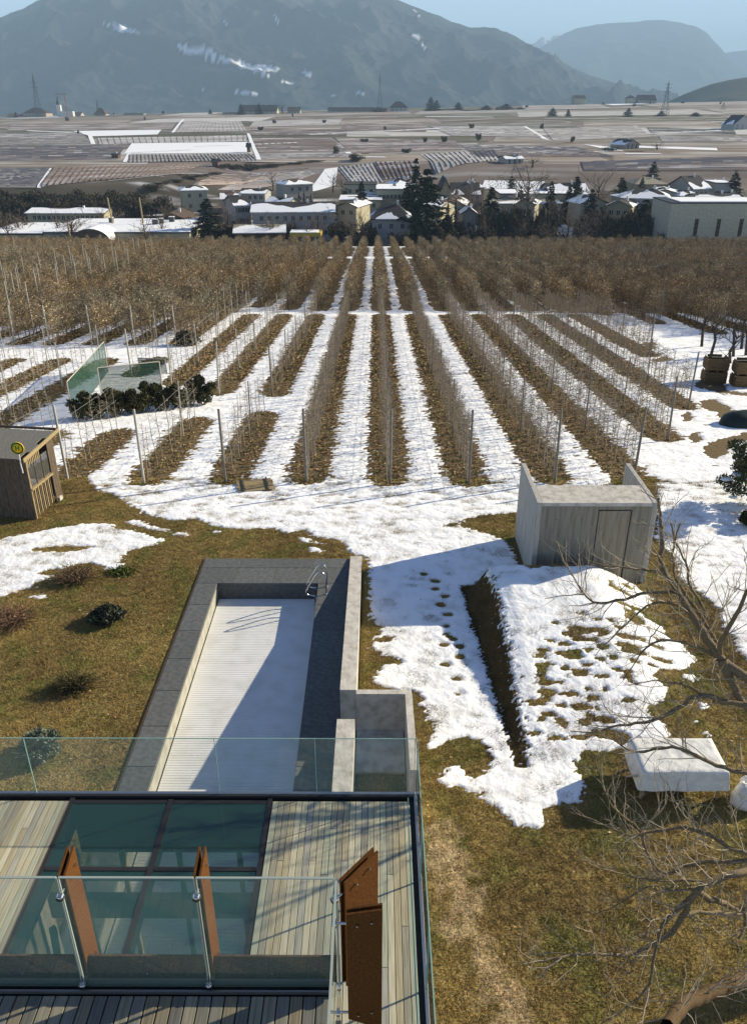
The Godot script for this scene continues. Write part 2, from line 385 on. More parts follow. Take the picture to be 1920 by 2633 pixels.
# orchard rows: x, then stretches of bed (from d, to d)
const ROWS := [[-23.5, 30.0, 52.0, 57.5, 147.0],
	[-20.5, 28.5, 52.0, 57.5, 147.0],
	[-17.45, 30.0, 52.0, 57.5, 147.0],
	[-14.3, 28.0, 34.0, 46.0, 52.5, 57.5, 147.0],
	[-11.4, 27.2, 34.3, 43.5, 75.0, 80.0, 147.0],
	[-8.4, 26.7, 36.4, 41.3, 75.0, 78.0, 147.0],
	[-5.45, 26.8, 37.6, 41.0, 75.0, 77.5, 147.0],
	[-2.55, 26.8, 75.0, 77.5, 147.0],
	[0.47, 26.7, 75.0, 77.5, 147.0],
	[3.4, 26.6, 75.0, 77.5, 147.0],
	[6.5, 26.8, 75.0, 77.5, 147.0],
	[9.4, 27.0, 75.0, 77.5, 147.0],
	[12.5, 32.4, 75.0, 77.5, 147.0],
	[15.45, 38.1, 75.0, 77.5, 147.0],
	[18.3, 53.0, 75.0, 77.5, 147.0],
	[-70.33, 57.5, 147.0],
	[-67.38, 57.5, 147.0],
	[-64.43, 57.5, 147.0],
	[-61.48, 57.5, 147.0],
	[-58.53, 57.5, 147.0],
	[-55.58, 57.5, 147.0],
	[-52.63, 57.5, 147.0],
	[-49.68, 57.5, 147.0],
	[-46.73, 57.5, 147.0],
	[-43.78, 57.5, 147.0],
	[-40.83, 57.5, 147.0],
	[-37.88, 57.5, 147.0],
	[-34.93, 57.5, 147.0],
	[-31.98, 57.5, 147.0],
	[-29.03, 57.5, 147.0],
	[-26.08, 57.5, 147.0],
	[21.12, 74.3, 147.0],
	[24.07, 68.7, 147.0],
	[27.02, 63.1, 147.0],
	[29.97, 58.0, 147.0],
	[32.92, 58.0, 147.0],
	[35.87, 58.0, 147.0],
	[38.82, 58.0, 147.0],
	[41.77, 58.0, 147.0],
	[44.72, 58.0, 147.0],
	[47.67, 58.0, 147.0],
	[50.62, 58.0, 147.0],
	[53.57, 58.0, 147.0],
	[56.52, 58.0, 147.0],
	[59.47, 58.0, 147.0],
	[62.42, 58.0, 147.0],
	[65.37, 58.0, 147.0],
	[68.32, 58.0, 147.0],
	[71.27, 58.0, 147.0],
	[74.22, 58.0, 147.0],
	[77.17, 58.0, 147.0],
	[80.12, 58.0, 147.0],
	[83.07, 58.0, 147.0],
	[86.02, 58.0, 147.0],
	[88.97, 58.0, 147.0],
	[91.92, 58.0, 147.0],
	[-105.73, 151.5, 181.0],
	[-102.78, 151.5, 181.0],
	[-99.83, 151.5, 181.0],
	[-96.88, 151.5, 181.0],
	[-93.93, 151.5, 181.0],
	[-90.98, 151.5, 181.0],
	[-88.03, 151.5, 181.0],
	[-85.08, 151.5, 181.0],
	[-82.13, 151.5, 181.0],
	[-79.18, 151.5, 181.0],
	[-76.23, 151.5, 181.0],
	[-73.28, 151.5, 181.0],
	[-70.33, 151.5, 181.0],
	[-67.38, 151.5, 181.0],
	[-64.43, 151.5, 181.0],
	[-61.48, 151.5, 181.0],
	[-58.53, 151.5, 181.0],
	[-55.58, 151.5, 181.0],
	[-52.63, 151.5, 181.0],
	[-49.68, 151.5, 181.0],
	[-46.73, 151.5, 181.0],
	[-43.78, 151.5, 181.0],
	[-40.83, 151.5, 181.0],
	[-37.88, 151.5, 181.0],
	[-34.93, 151.5, 181.0],
	[-31.98, 151.5, 181.0],
	[-29.03, 151.5, 181.0],
	[-26.08, 151.5, 181.0],
	[-23.13, 151.5, 181.0],
	[-20.18, 151.5, 181.0],
	[-17.23, 151.5, 181.0],
	[-14.28, 151.5, 181.0],
	[-11.33, 151.5, 181.0],
	[-8.38, 151.5, 181.0],
	[-5.43, 151.5, 181.0],
	[-2.48, 151.5, 181.0],
	[0.47, 151.5, 181.0],
	[3.42, 151.5, 181.0],
	[6.37, 151.5, 181.0],
	[9.32, 151.5, 181.0],
	[12.27, 151.5, 181.0],
	[15.22, 151.5, 181.0],
	[18.17, 151.5, 181.0],
	[21.12, 151.5, 181.0],
	[24.07, 151.5, 181.0],
	[27.02, 151.5, 181.0],
	[29.97, 151.5, 181.0],
	[32.92, 151.5, 181.0],
	[35.87, 151.5, 181.0],
	[38.82, 151.5, 181.0],
	[41.77, 151.5, 181.0],
	[44.72, 151.5, 181.0],
	[47.67, 151.5, 181.0],
	[50.62, 151.5, 181.0],
	[53.57, 151.5, 181.0],
	[56.52, 151.5, 181.0],
	[59.47, 151.5, 181.0],
	[62.42, 151.5, 181.0],
	[65.37, 151.5, 181.0],
	[68.32, 151.5, 181.0],
	[71.27, 151.5, 181.0],
	[74.22, 151.5, 181.0],
	[77.17, 151.5, 181.0],
	[80.12, 151.5, 181.0],
	[83.07, 151.5, 181.0],
	[86.02, 151.5, 181.0],
	[88.97, 151.5, 181.0],
	[91.92, 151.5, 181.0],
	[94.87, 151.5, 181.0],
	[97.82, 151.5, 181.0],
	[100.77, 151.5, 181.0],
	[103.72, 151.5, 181.0],
	[106.67, 151.5, 181.0]]

var row_at := {}

func index_rows() -> void:
	for r in ROWS:
		var key := int(round((r[0] - 0.47) / 2.95)) * 2 + (1 if r[1] > 150.0 else 0)
		row_at[key] = r

func bed(x: float, d: float) -> float:   # > 0 inside a bed (metres from its edge)
	var key := int(round((x - 0.47) / 2.95)) * 2 + (1 if d > 149.0 else 0)
	if not row_at.has(key): return -9.0
	var r: Array = row_at[key]
	var best := -9.0
	var off: float = absf(x - r[0])
	var half := 0.76 + (0.20 if d > 76.0 else 0.0)
	for k in range(1, r.size(), 2):
		var e := minf(minf(d - r[k], r[k + 1] - d), 1.0)
		if e > -1.2:
			best = maxf(best, half * sqrt(clampf(e + 0.15, 0.0, 1.0)) - off if e > -0.15 else e - off)
	return best

func snow_t(x: float, d: float) -> float:
	var m := 1.0
	var rag := fine.get_noise_2d(x * 60.0, d * 95.0)
	if d < 27.6:
		if look(mask, mw, mh, (x - MX0) / 0.05, (d - MD0) / 0.05) <= 0.0 and d < 26.8 and fine_far(x, d): return -0.06
		var wx := fine.get_noise_2d(x * 70.0 + 40.0, d * 110.0) * 0.20 + fine.get_noise_2d(x * 240.0, d * 300.0) * 0.09
		var wd := fine.get_noise_2d(x * 80.0, d * 130.0 + 70.0) * 0.09 + fine.get_noise_2d(x * 260.0 + 9.0, d * 320.0) * 0.04
		if x > 3.4 and x < 7.5 and d > 12.6 and d < 19.0:
			wx *= 0.55
			wd *= 0.5
		m = look(mask, mw, mh, (x + wx - MX0) / 0.05, (d + wd - MD0) / 0.05)
		if d > 26.9 and m < 0.0: m = 1.0
		elif m <= 0.0: return -0.06
	elif d < 59.0:
		m = look(far_mask, fw, fh, (x + rag * 0.25 - FX0) / 0.25, (d + rag * 0.3 - FD0) / 0.25)
		if m < 0.0: m = 1.0
	var speck := fine.get_noise_2d(x * 210.0, d * 330.0)
	var e := (m - 0.5) * 2.0
	if x > 3.2 and x < 7.5 and d > 12.6 and d < 19.0: e += 0.2
	var q := 1.0
	if d > 25.5:
		var b := bed(x, d)
		q = clampf(-b * 2.3 + rag * 1.15 + speck * 0.5, -1.0, 1.0)
		if d > 76.0: q -= clampf((absf(x) - 9.0) / 9.0, 0.0, 0.9)
	var t := minf(e * 0.05 + rag * 0.026 + speck * 0.017, q * 0.055)
	if t > 0.0:
		var lump := pits.get_noise_2d(x * 22.0, d * 30.0)
		t = minf(t, 0.038) + broad.get_noise_2d(x * 30.0, d * 30.0) * 0.012 + lump * 0.024 + speck * 0.004
		t += fine.get_noise_2d(x * 14.0, d * 34.0) * (0.008 + 0.026 * clampf((d - 24.0) * 0.4, 0.0, 1.0))
	if d < 20.5 and x > 0.3 and x < 3.2:
		for k in range(0, STEPS.size(), 2):
			var g := Vector2((x - STEPS[k]) * 0.85, (d - STEPS[k + 1]) * 1.1).length_squared()
			if g < 0.12: t -= 0.045 * exp(-g / 0.014) * (1.0 + rag * 0.5) - 0.012 * exp(-pow(sqrt(g) - 0.2, 2.0) / 0.003)
	if d > 12.4 and d < 19.5 and x > 2.35 and x < 3.5:   # the bare west bank of the mound
		var xl := 3.0 - 0.49 * clampf((d - 12.45) / 6.8, 0.0, 1.0)
		var e2 := x - xl
		var bare := minf(e2 + 0.12 + speck * 0.25, 0.12 + 0.40 * clampf((d - 12.45) / 5.0, 0.0, 1.0) - e2 + rag * 0.2 + speck * 0.35)
		if bare > -0.06: t = minf(t, -bare * 0.5 + rag * 0.03 + speck * 0.03)
	return t

func fine_far(x: float, d: float) -> bool:   # no snow within reach of the ragged edge
	for o in [Vector2(0.25, 0), Vector2(-0.25, 0), Vector2(0, 0.13), Vector2(0, -0.13)]:
		if look(mask, mw, mh, (x + o.x - MX0) / 0.05, (d + o.y - MD0) / 0.05) > 0.0: return false
	return true

const ONES := ["zeroth", "first", "second", "third", "fourth", "fifth", "sixth", "seventh", "eighth", "ninth", "tenth", "eleventh", "twelfth", "thirteenth", "fourteenth", "fifteenth", "sixteenth", "seventeenth", "eighteenth", "nineteenth"]

func ordinal(n: int) -> String:
	if n < 20: return ONES[n]
	var tens: String = ["twent", "thirt", "fort", "fift", "sixt", "sevent"][n / 10 - 2]
	return tens + ("ieth" if n % 10 == 0 else "y-" + ONES[n % 10])

func snow_sheet(x0: float, x1: float, nx: int, d0: float, d1: float, nd: int) -> ArrayMesh:
	var ts := PackedFloat32Array()
	var b := MB.new()
	b.smooth = true
	ts.resize(nx * nd)
	var ys := PackedFloat32Array()
	ys.resize(nx * nd)
	for j in nd:
		var d := lerpf(d0, d1, float(j) / (nd - 1))
		for i in nx:
			var x := lerpf(x0, x1, float(i) / (nx - 1))
			var t := snow_t(x, d)
			ts[j * nx + i] = t
			ys[j * nx + i] = gh(x, d) + clampf(t, -0.05, 0.25)
	var sx := (x1 - x0) / (nx - 1)
	var sd := (d1 - d0) / (nd - 1)
	var at := PackedInt32Array()
	at.resize(nx * nd)
	at.fill(-1)
	for j in nd - 1:
		for i in nx - 1:
			var k := j * nx + i
			if maxf(maxf(ts[k], ts[k + 1]), maxf(ts[k + nx], ts[k + nx + 1])) < -0.004: continue
			for q in [k, k + 1, k + nx, k + nx + 1]:
				if at[q] < 0:
					var qi: int = q % nx
					var qj: int = q / nx
					var l: int = q - 1 if qi > 0 else q
					var r: int = q + 1 if qi < nx - 1 else q
					var dn: int = q - nx if qj > 0 else q
					var up: int = q + nx if qj < nd - 1 else q
					var nn := Vector3(-(ys[r] - ys[l]) / (sx * 2.0), 1.0, (ys[up] - ys[dn]) / (sd * 2.0)).normalized()
					at[q] = b.p(Vector3(x0 + qi * sx, ys[q], -(d0 + qj * sd)), nn)
			b.ix.append_array([at[k], at[k + nx], at[k + nx + 1], at[k], at[k + nx + 1], at[k + 1]])
	return b.make()

# ---------------------------------------------------------------- materials
func prepare_materials() -> void:
	var grain := bump_tex(0.02, 6.0, 5)
	var smooth_bump := bump_tex(0.006, 5.0, 9, 5)
	M.snow = tex_mat(noise_tex(0.01, [Color(0.89, 0.885, 0.88), Color(0.95, 0.955, 0.96), Color(0.97, 0.97, 0.975)], [0.15, 0.45, 0.8], 5, 4), Vector3(0.23, 0.23, 0.23), 0.75, bump_tex(0.03, 5.0, 12, 5), 0.45)
	M.lawn = tex_mat(noise_tex(0.05, [lin(0.45, 0.42, 0.36), lin(0.85, 0.85, 0.8), lin(1, 1, 1)], [0.2, 0.55, 0.85], 5, 2), Vector3(0.6, 0.6, 0.6), 1.0, grain, 1.0)
	M.lawn.vertex_color_use_as_albedo = true
	M.ground = tex_mat(noise_tex(0.04, [lin(0.6, 0.58, 0.55), lin(1, 1, 1)], [0.25, 0.8], 5, 7), Vector3(0.3, 0.3, 0.3), 1.0)
	M.ground.vertex_color_use_as_albedo = true
	M.tuft = mat(Color.WHITE, 0.9)
	M.tuft.vertex_color_use_as_albedo = true
	var stain := noise_tex(0.012, [lin(0.37, 0.345, 0.30), lin(0.50, 0.47, 0.42), lin(0.56, 0.535, 0.48)], [0.15, 0.5, 0.85], 6, 21)
	M.concrete = tex_mat(stain, Vector3(0.45, 0.45, 0.45), 0.85, grain, 0.35)
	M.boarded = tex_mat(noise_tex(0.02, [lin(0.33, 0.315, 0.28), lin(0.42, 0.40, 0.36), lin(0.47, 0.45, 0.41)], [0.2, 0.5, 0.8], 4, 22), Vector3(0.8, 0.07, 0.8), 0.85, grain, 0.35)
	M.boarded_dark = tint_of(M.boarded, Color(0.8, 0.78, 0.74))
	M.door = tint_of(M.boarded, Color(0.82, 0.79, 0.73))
	M.gap = mat(lin(0.015, 0.015, 0.015), 1.0)
	M.basin = tex_mat(noise_tex(0.01, [lin(0.30, 0.295, 0.25), lin(0.38, 0.37, 0.32)], [0.3, 0.7], 3, 23), Vector3(0.5, 0.5, 0.5), 0.7)
	M.slates = []
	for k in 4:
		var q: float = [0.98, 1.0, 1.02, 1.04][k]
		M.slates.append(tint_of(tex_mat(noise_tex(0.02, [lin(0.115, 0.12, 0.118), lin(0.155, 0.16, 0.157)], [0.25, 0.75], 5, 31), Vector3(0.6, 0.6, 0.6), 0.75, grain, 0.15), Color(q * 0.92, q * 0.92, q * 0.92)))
	M.slat = tex_mat(noise_tex(0.008, [lin(0.63, 0.63, 0.6), lin(0.71, 0.71, 0.69), lin(0.74, 0.74, 0.73)], [0.15, 0.5, 0.8], 6, 24), Vector3(0.3, 0.3, 0.3), 0.5)
	M.steel = mat(lin(0.62, 0.62, 0.62), 0.18, 1.0)
	M.dull_steel = mat(lin(0.35, 0.35, 0.36), 0.45, 1.0)
	M.corten = tex_mat(noise_tex(0.05, [lin(0.075, 0.028, 0.007), lin(0.105, 0.04, 0.008), lin(0.14, 0.058, 0.013)], [0.2, 0.5, 0.85], 5, 41), Vector3(2, 2, 2), 0.85, grain, 0.4)
	M.corten_dark = tex_mat(noise_tex(0.03, [lin(0.07, 0.042, 0.028), lin(0.12, 0.075, 0.05)], [0.25, 0.75], 5, 42), Vector3(2, 2, 2), 0.7, grain, 0.3)
	M.dark_frame = mat(lin(0.03, 0.03, 0.032), 0.5)
	M.rail_glass = glass(Color(0.72, 0.86, 0.79, 0.12))
	M.roof_glass = glass(Color(0.20, 0.34, 0.30, 0.38))
	M.clear_glass = glass(Color(0.97, 0.98, 0.97, 0.03))
	M.glass_edge = mat(lin(0.22, 0.36, 0.31), 0.2)
	M.edge_pale = mat(lin(0.30, 0.35, 0.325), 0.25)
	M.planks = []
	var wood := noise_tex(0.02, [lin(0.38, 0.365, 0.285), lin(0.53, 0.51, 0.415), lin(0.62, 0.60, 0.5)], [0.15, 0.5, 0.9], 6, 51)
	for k in 6:
		var q: Color = [Color(0.8, 0.79, 0.76), Color(0.88, 0.9, 0.86), Color(0.94, 0.92, 0.86), Color(0.86, 0.86, 0.86), Color(1, 0.98, 0.92), Color(0.9, 0.86, 0.78)][k]
		var o: StandardMaterial3D = tint_of(tex_mat(wood, Vector3(4.5, 4.5, 0.16), 0.75, grain, 0.15), q)
		o.uv1_offset = Vector3(k * 0.37, k * 0.21, k * 0.13)
		M.planks.append(o)
	M.worn = []
	for k in 4:
		M.worn.append(tint_of(M.planks[k], [Color(0.66, 0.66, 0.66), Color(0.74, 0.73, 0.7), Color(0.58, 0.59, 0.6), Color(0.7, 0.67, 0.62)][k]))
	var old := noise_tex(0.02, [lin(0.06, 0.045, 0.03), lin(0.115, 0.085, 0.06), lin(0.17, 0.135, 0.1)], [0.2, 0.5, 0.85], 5, 52)
	M.old_wood = tex_mat(old, Vector3(3.0, 0.25, 3.0), 0.9, grain, 0.4)
	M.old_wood_pale = tint_of(tex_mat(wood, Vector3(2.0, 0.4, 2.0), 0.85, grain, 0.3), Color(0.8, 0.72, 0.6))
	M.crate = tint_of(tex_mat(wood, Vector3(0.4, 3.0, 0.4), 0.9, grain, 0.3), Color(0.56, 0.48, 0.38))
	M.post_wood = tex_mat(noise_tex(0.02, [lin(0.14, 0.125, 0.105), lin(0.25, 0.23, 0.2)], [0.2, 0.8], 4, 53), Vector3(4, 0.5, 4), 0.95)
	M.post_pale = mat(lin(0.42, 0.40, 0.35), 0.9)
	M.bark = tex_mat(noise_tex(0.03, [lin(0.09, 0.065, 0.038), lin(0.18, 0.135, 0.08), lin(0.29, 0.23, 0.145)], [0.2, 0.5, 0.85], 5, 54), Vector3(3, 3, 3), 0.9, grain, 0.5)
	M.bark_limb = tint_of(M.bark, Color(0.74, 0.69, 0.63))
	M.twig = mat(lin(0.235, 0.19, 0.14), 0.85)
	M.twig_pale = mat(lin(0.33, 0.285, 0.22), 0.85)
	M.twig_tree = mat(lin(0.32, 0.27, 0.20), 0.85)
	M.leaf = mat(Color.WHITE, 0.9)
	M.leaf.vertex_color_use_as_albedo = true
	M.tarp = mat(lin(0.02, 0.03, 0.028), 0.5)
	M.sheet = tex_mat(noise_tex(0.01, [lin(0.62, 0.61, 0.58), lin(0.74, 0.73, 0.7)], [0.3, 0.7], 4, 61), Vector3(0.8, 0.8, 0.8), 0.6, smooth_bump, 1.2)
	M.yellow = mat(lin(0.95, 0.58, 0.01), 0.5)
	M.green = mat(lin(0.01, 0.13, 0.05), 0.4)
	M.white = mat(lin(0.7, 0.7, 0.68), 0.6)
	M.felt = tex_mat(noise_tex(0.03, [lin(0.14, 0.135, 0.12), lin(0.21, 0.2, 0.175)], [0.3, 0.7], 4, 62), Vector3(1, 1, 1), 0.95)

# ---------------------------------------------------------------- ground
const TRACK := [1.2, 10.69, 1.27, 10.09, 1.32, 9.53, 1.43, 9.23, 1.62, 8.59, 1.79, 8.25, 1.96, 7.69, 2.07, 7.27]

func lawn_color(x: float, d: float) -> Color:
	var a := broad.get_noise_2d(x * 9.0, d * 9.0)
	var b := broad.get_noise_2d(x * 34.0 + 500.0, d * 34.0)
	var c := fine.get_noise_2d(x * 30.0, d * 30.0)
	var col := Color(0.39, 0.293, 0.108).lerp(Color(0.265, 0.192, 0.074), clampf(0.5 + a * 1.3 + c * 0.4, 0, 1))
	var moss := clampf(b * 1.7 + c * 0.5 + 0.05, 0.0, 0.85)
	col = col.lerp(Color(0.20, 0.192, 0.056), moss)
	for k in range(0, TRACK.size() - 2, 2):
		var p := Vector2(TRACK[k], TRACK[k + 1])
		var q := Vector2(TRACK[k + 2], TRACK[k + 3])
		var near := Geometry2D.get_closest_point_to_segment(Vector2(x, d), p, q)
		var far := near.distance_to(Vector2(x, d))
		var reach := 0.40 + 0.4 * clampf((8.0 - d) / 3.0, 0.0, 1.0)
		if far < 1.4: col = col.lerp(Color(0.66, 0.52, 0.31), clampf((1.0 - far / reach) + fine.get_noise_2d(x * 75.0, d * 45.0) * 1.2 + b * 0.8 - 0.1, 0.0, 0.85))
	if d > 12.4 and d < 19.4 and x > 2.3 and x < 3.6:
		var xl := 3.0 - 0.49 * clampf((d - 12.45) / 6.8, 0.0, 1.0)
		if x - xl < 0.12 + 0.42 * clampf((d - 12.45) / 5.0, 0.0, 1.0): col = Color(0.11, 0.078, 0.034)   # dead brown grass of the cut bank, with its shade put into the colour
	return col * (0.92 + c * 0.25)

func build_ground() -> void:
	var b := MB.new()
	b.smooth = true
	b.tinted = true
	var nx := int(33.0 / 0.125)
	var nd := int(25.6 / 0.125)
	var ys := PackedFloat32Array()
	for j in nd + 1:
		for i in nx + 1:
			var x := -17.0 + i * 0.125
			var d := 2.0 + j * 0.125
			ys.append(gh(x, d) + fine.get_noise_2d(x * 40.0, d * 40.0) * 0.012 - (0.5 if x > -5.0 and x < -0.42 and d < 20.8 else 0.0))
	for j in nd + 1:
		for i in nx + 1:
			var k := j * (nx + 1) + i
			var l := ys[k - 1] if i > 0 else ys[k]
			var r := ys[k + 1] if i < nx else ys[k]
			var dn := ys[k - nx - 1] if j > 0 else ys[k]
			var up := ys[k + nx + 1] if j < nd else ys[k]
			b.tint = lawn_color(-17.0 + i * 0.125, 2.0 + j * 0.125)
			b.p(Vector3(-17.0 + i * 0.125, ys[k], -(2.0 + j * 0.125)), Vector3(-(r - l) / 0.25, 1.0, (up - dn) / 0.25).normalized())
	for j in nd:
		for i in nx:
			var k := j * (nx + 1) + i
			if ys[k] < -0.4 and ys[k + nx + 2] < -0.4 and ys[k + 1] < -0.4 and ys[k + nx + 1] < -0.4 and gh(-17.0 + i * 0.125, 2.0 + j * 0.125) > -0.1: continue
			b.ix.append_array([k, k + nx + 1, k + nx + 2, k, k + nx + 2, k + 1])
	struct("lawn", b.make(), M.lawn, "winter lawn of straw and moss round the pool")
	b = MB.new()
	b.smooth = true
	b.tinted = true
	var ds := [-60.0, -20.0, 1.0, 10.0, 22.0, 24.0, 27.3, 27.55]
	var dd := 29.0
	while dd < 1560.0:
		ds.append(dd)
		dd += maxf(1.5, dd * 0.012)
	ds.append_array([1600.0, 1700.0, 1800.0, 1900.0, 2600.0, 4000.0, 6000.0, 9000.0, 14000.0])
	var cols := 91
	for d in ds:
		for i in cols:
			var x := (float(i) / (cols - 1) - 0.5) * 1.5 * maxf(d + 30.0, 60.0)
			var y := gh(x, d)
			var sl := (gh(x, d + 1.0) - gh(x, d - 1.0)) * 0.5
			if d < 27.4: y -= 0.35 if d > 23.0 else 1.6
			if d > 1560.0: y = lerpf(y, -140.0, sstep(1560.0, 1900.0, d))
			var nz := broad.get_noise_2d(x * 0.6, d * 0.6)
			var col := Color(0.20, 0.145, 0.075)
			if d > 205.0: col = Color(0.085, 0.075, 0.05).lerp(Color(0.12, 0.1, 0.075), 0.5 + nz)
			if d > 215.0 and d < 370.0: col = col.lerp(Color(0.78, 0.79, 0.81), clampf(fine.get_noise_2d(x * 0.7, d * 1.2) * 4.0 - 0.9, 0.0, 0.9))
			if d > 360.0:
				var streak := fine.get_noise_2d(x * 0.12, d * 1.6)
				var field := Color(0.23, 0.18, 0.155).lerp(Color(0.55, 0.54, 0.54), clampf(streak * 1.6 - 0.15, 0.0, 0.8))
				col = Color(0.085, 0.075, 0.05).lerp(field, clampf((d - 360.0) / 60.0, 0, 1))
			b.tint = col * (1.0 + nz * 0.3)
			b.p(Vector3(x, y, -d), Vector3(0, 1, sl).normalized())
	for j in ds.size() - 1:
		for i in cols - 1:
			var k := j * cols + i
			b.ix.append_array([k, k + cols, k + cols + 1, k, k + cols + 1, k + 1])
	struct("ground", b.make(), M.ground, "orchard and valley floor falling away below the garden")

func build_snow() -> void:
	struct("lawn_snow", snow_sheet(-13.6, 13.4, 541, 9.2, 27.2, 361), M.snow, "melting snow with ragged edges on the lawn")
	struct("orchard_snow", snow_sheet(-27.0, 26.0, 480, 27.2, 53.0, 210), M.snow, "pitted snow between the near orchard rows")
	struct("orchard_snow", snow_sheet(-42.0, 40.0, 460, 53.0, 77.0, 90), M.snow, "snow strips in the middle of the orchard")
	struct("orchard_snow", snow_sheet(-60.0, 60.0, 500, 77.0, 150.0, 80), M.snow, "thin snow strips in the bushy far orchard")
	struct("orchard_snow", snow_sheet(-80.0, 80.0, 400, 150.0, 183.0, 34), M.snow, "farthest snow strips before the village")

func blade_mesh(count: int, tall: float, wide: float, spread: float) -> ArrayMesh:
	var b := MB.new()
	for k in count:
		var a := rr(0, TAU)
		var o := Vector3(rr(-1, 1), 0, rr(-1, 1)) * spread
		var side := Vector3(cos(a), 0, sin(a)) * wide
		var lean := Vector3(rr(-1, 1), 0, rr(-1, 1)) * tall * 1.1
		var top := o + Vector3(0, tall * rr(0.4, 1.0), 0) + lean
		b.tri(o - side, o + side, top)
	return b.make()

func in_pool(x: float, d: float) -> bool:
	return x > -5.15 and x < -0.3 and d < 21.0

func build_grass() -> void:
	var mesh := blade_mesh(7, 0.055, 0.006, 0.05)
	var places := []
	var tints := PackedColorArray()
	for k in 230000:
		var x := rr(-13.5, 13.0)
		var d := rr(3.5, 27.4)
		if absf(x) > d * 0.6 + 1.5: continue
		if in_pool(x, d) or (d < 8.3 and x < 0.6): continue
		if x > -0.4 and x < 0.8 and d > 12.1 and d < 13.6: continue
		if x > 4.3 and x < 7.6 and d > 19.5 and d < 22.4: continue
		if snow_t(x, d) > 0.02: continue
		if d > 26.0 and bed(x, d) > 0.1 and rng.randf() < 0.75: continue
		var s := rr(0.7, 1.3)
		places.append(Transform3D(Basis(Vector3.UP, rr(0, TAU)).scaled(Vector3(s, s * rr(0.6, 1.1), s)), Vector3(x, gh(x, d), -d)))
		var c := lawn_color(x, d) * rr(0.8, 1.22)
		tints.append(Color(c.r * rr(0.95, 1.12), c.g, c.b * rr(0.85, 1.1)))
	scatter("grass", "short dry winter grass of the lawn", mesh, M.tuft, places, tints)
	# fallen leaves on the orchard beds
	var lb := MB.new()
	for k in 3:
		var t := Basis.from_euler(Vector3(rr(-0.6, 0.6), rr(0, 6), rr(-0.6, 0.6)))
		var o := Vector3(rr(-0.1, 0.1), 0.012, rr(-0.1, 0.1))
		lb.quad(o + t * Vector3(-0.05, 0, 0), o + t * Vector3(0, 0.012, -0.03), o + t * Vector3(0.05, 0, 0), o + t * Vector3(0, 0.012, 0.03))
	var leaf := lb.make()
	places = []
	tints = PackedColorArray()
	var pal := [Color(0.36, 0.23, 0.10), Color(0.24, 0.145, 0.065), Color(0.50, 0.35, 0.17), Color(0.15, 0.10, 0.05), Color(0.20, 0.185, 0.06)]
	for r in ROWS:
		for k in range(1, r.size(), 2):
			var near: float = r[k]
			var far: float = minf(r[k + 1], 77.0)
			if near > 76.0: continue
			for q in int((far - near) * 60.0):
				var x: float = r[0] + rr(-0.75, 0.75)
				var d := rr(near - 0.3, far + 0.2)
				if bed(x, d) < -0.1: continue
				var s := rr(0.7, 1.5) * (1.0 if d < 45.0 else 1.5)
				places.append(Transform3D(Basis(Vector3.UP, rr(0, TAU)).scaled(Vector3(s, s, s)), Vector3(x, gh(x, d) + 0.01, -d)))
				tints.append(pal[rng.randi() % 5] * rr(0.7, 1.25))
	var lawn_leaves := []
	var lawn_tints := PackedColorArray()
	for k in 1500:
		var x := rr(-12.5, 9.0)
		var d := rr(5.0, 27.0)
		if in_pool(x, d) or (d < 8.3 and x < 0.6) or (x > 4.2 and x < 7.7 and d > 19.4 and d < 22.5) or (x > -0.4 and x < 0.8 and d > 12.0 and d < 13.7): continue
		var up := maxf(0.0, snow_t(x, d))
		if up > 0.0 and rng.randf() < 0.8: continue
		lawn_leaves.append(Transform3D(Basis.from_euler(Vector3(rr(-0.4, 0.4), rr(0, TAU), rr(-0.4, 0.4))).scaled(Vector3.ONE * rr(0.25, 0.55)), Vector3(x, gh(x, d) + up + 0.03, -d)))
		lawn_tints.append(pal[rng.randi() % 5] * rr(0.8, 1.6))
	scatter("lawn_leaves", "scattered dry leaves on the lawn", leaf, M.leaf, lawn_leaves, lawn_tints)
	scatter("fallen_leaves", "brown fallen leaves covering the beds under the orchard rows", leaf, M.leaf, places, tints)

# ---------------------------------------------------------------- pool and its walls
func hexa(b: MB, x0: float, x1: float, d0: float, d1: float, low: float, h0: float, h1: float) -> void:   # a wall along d whose top slopes from h0 to h1
	var q := [W(x0, d0, low), W(x1, d0, low), W(x1, d1, low), W(x0, d1, low), W(x0, d0, h0), W(x1, d0, h0), W(x1, d1, h1), W(x0, d1, h1)]
	b.quad(q[4], q[7], q[6], q[5]); b.quad(q[0], q[1], q[2], q[3])
	b.quad(q[0], q[4], q[5], q[1]); b.quad(q[3], q[2], q[6], q[7])
	b.quad(q[0], q[3], q[7], q[4]); b.quad(q[1], q[5], q[6], q[2])

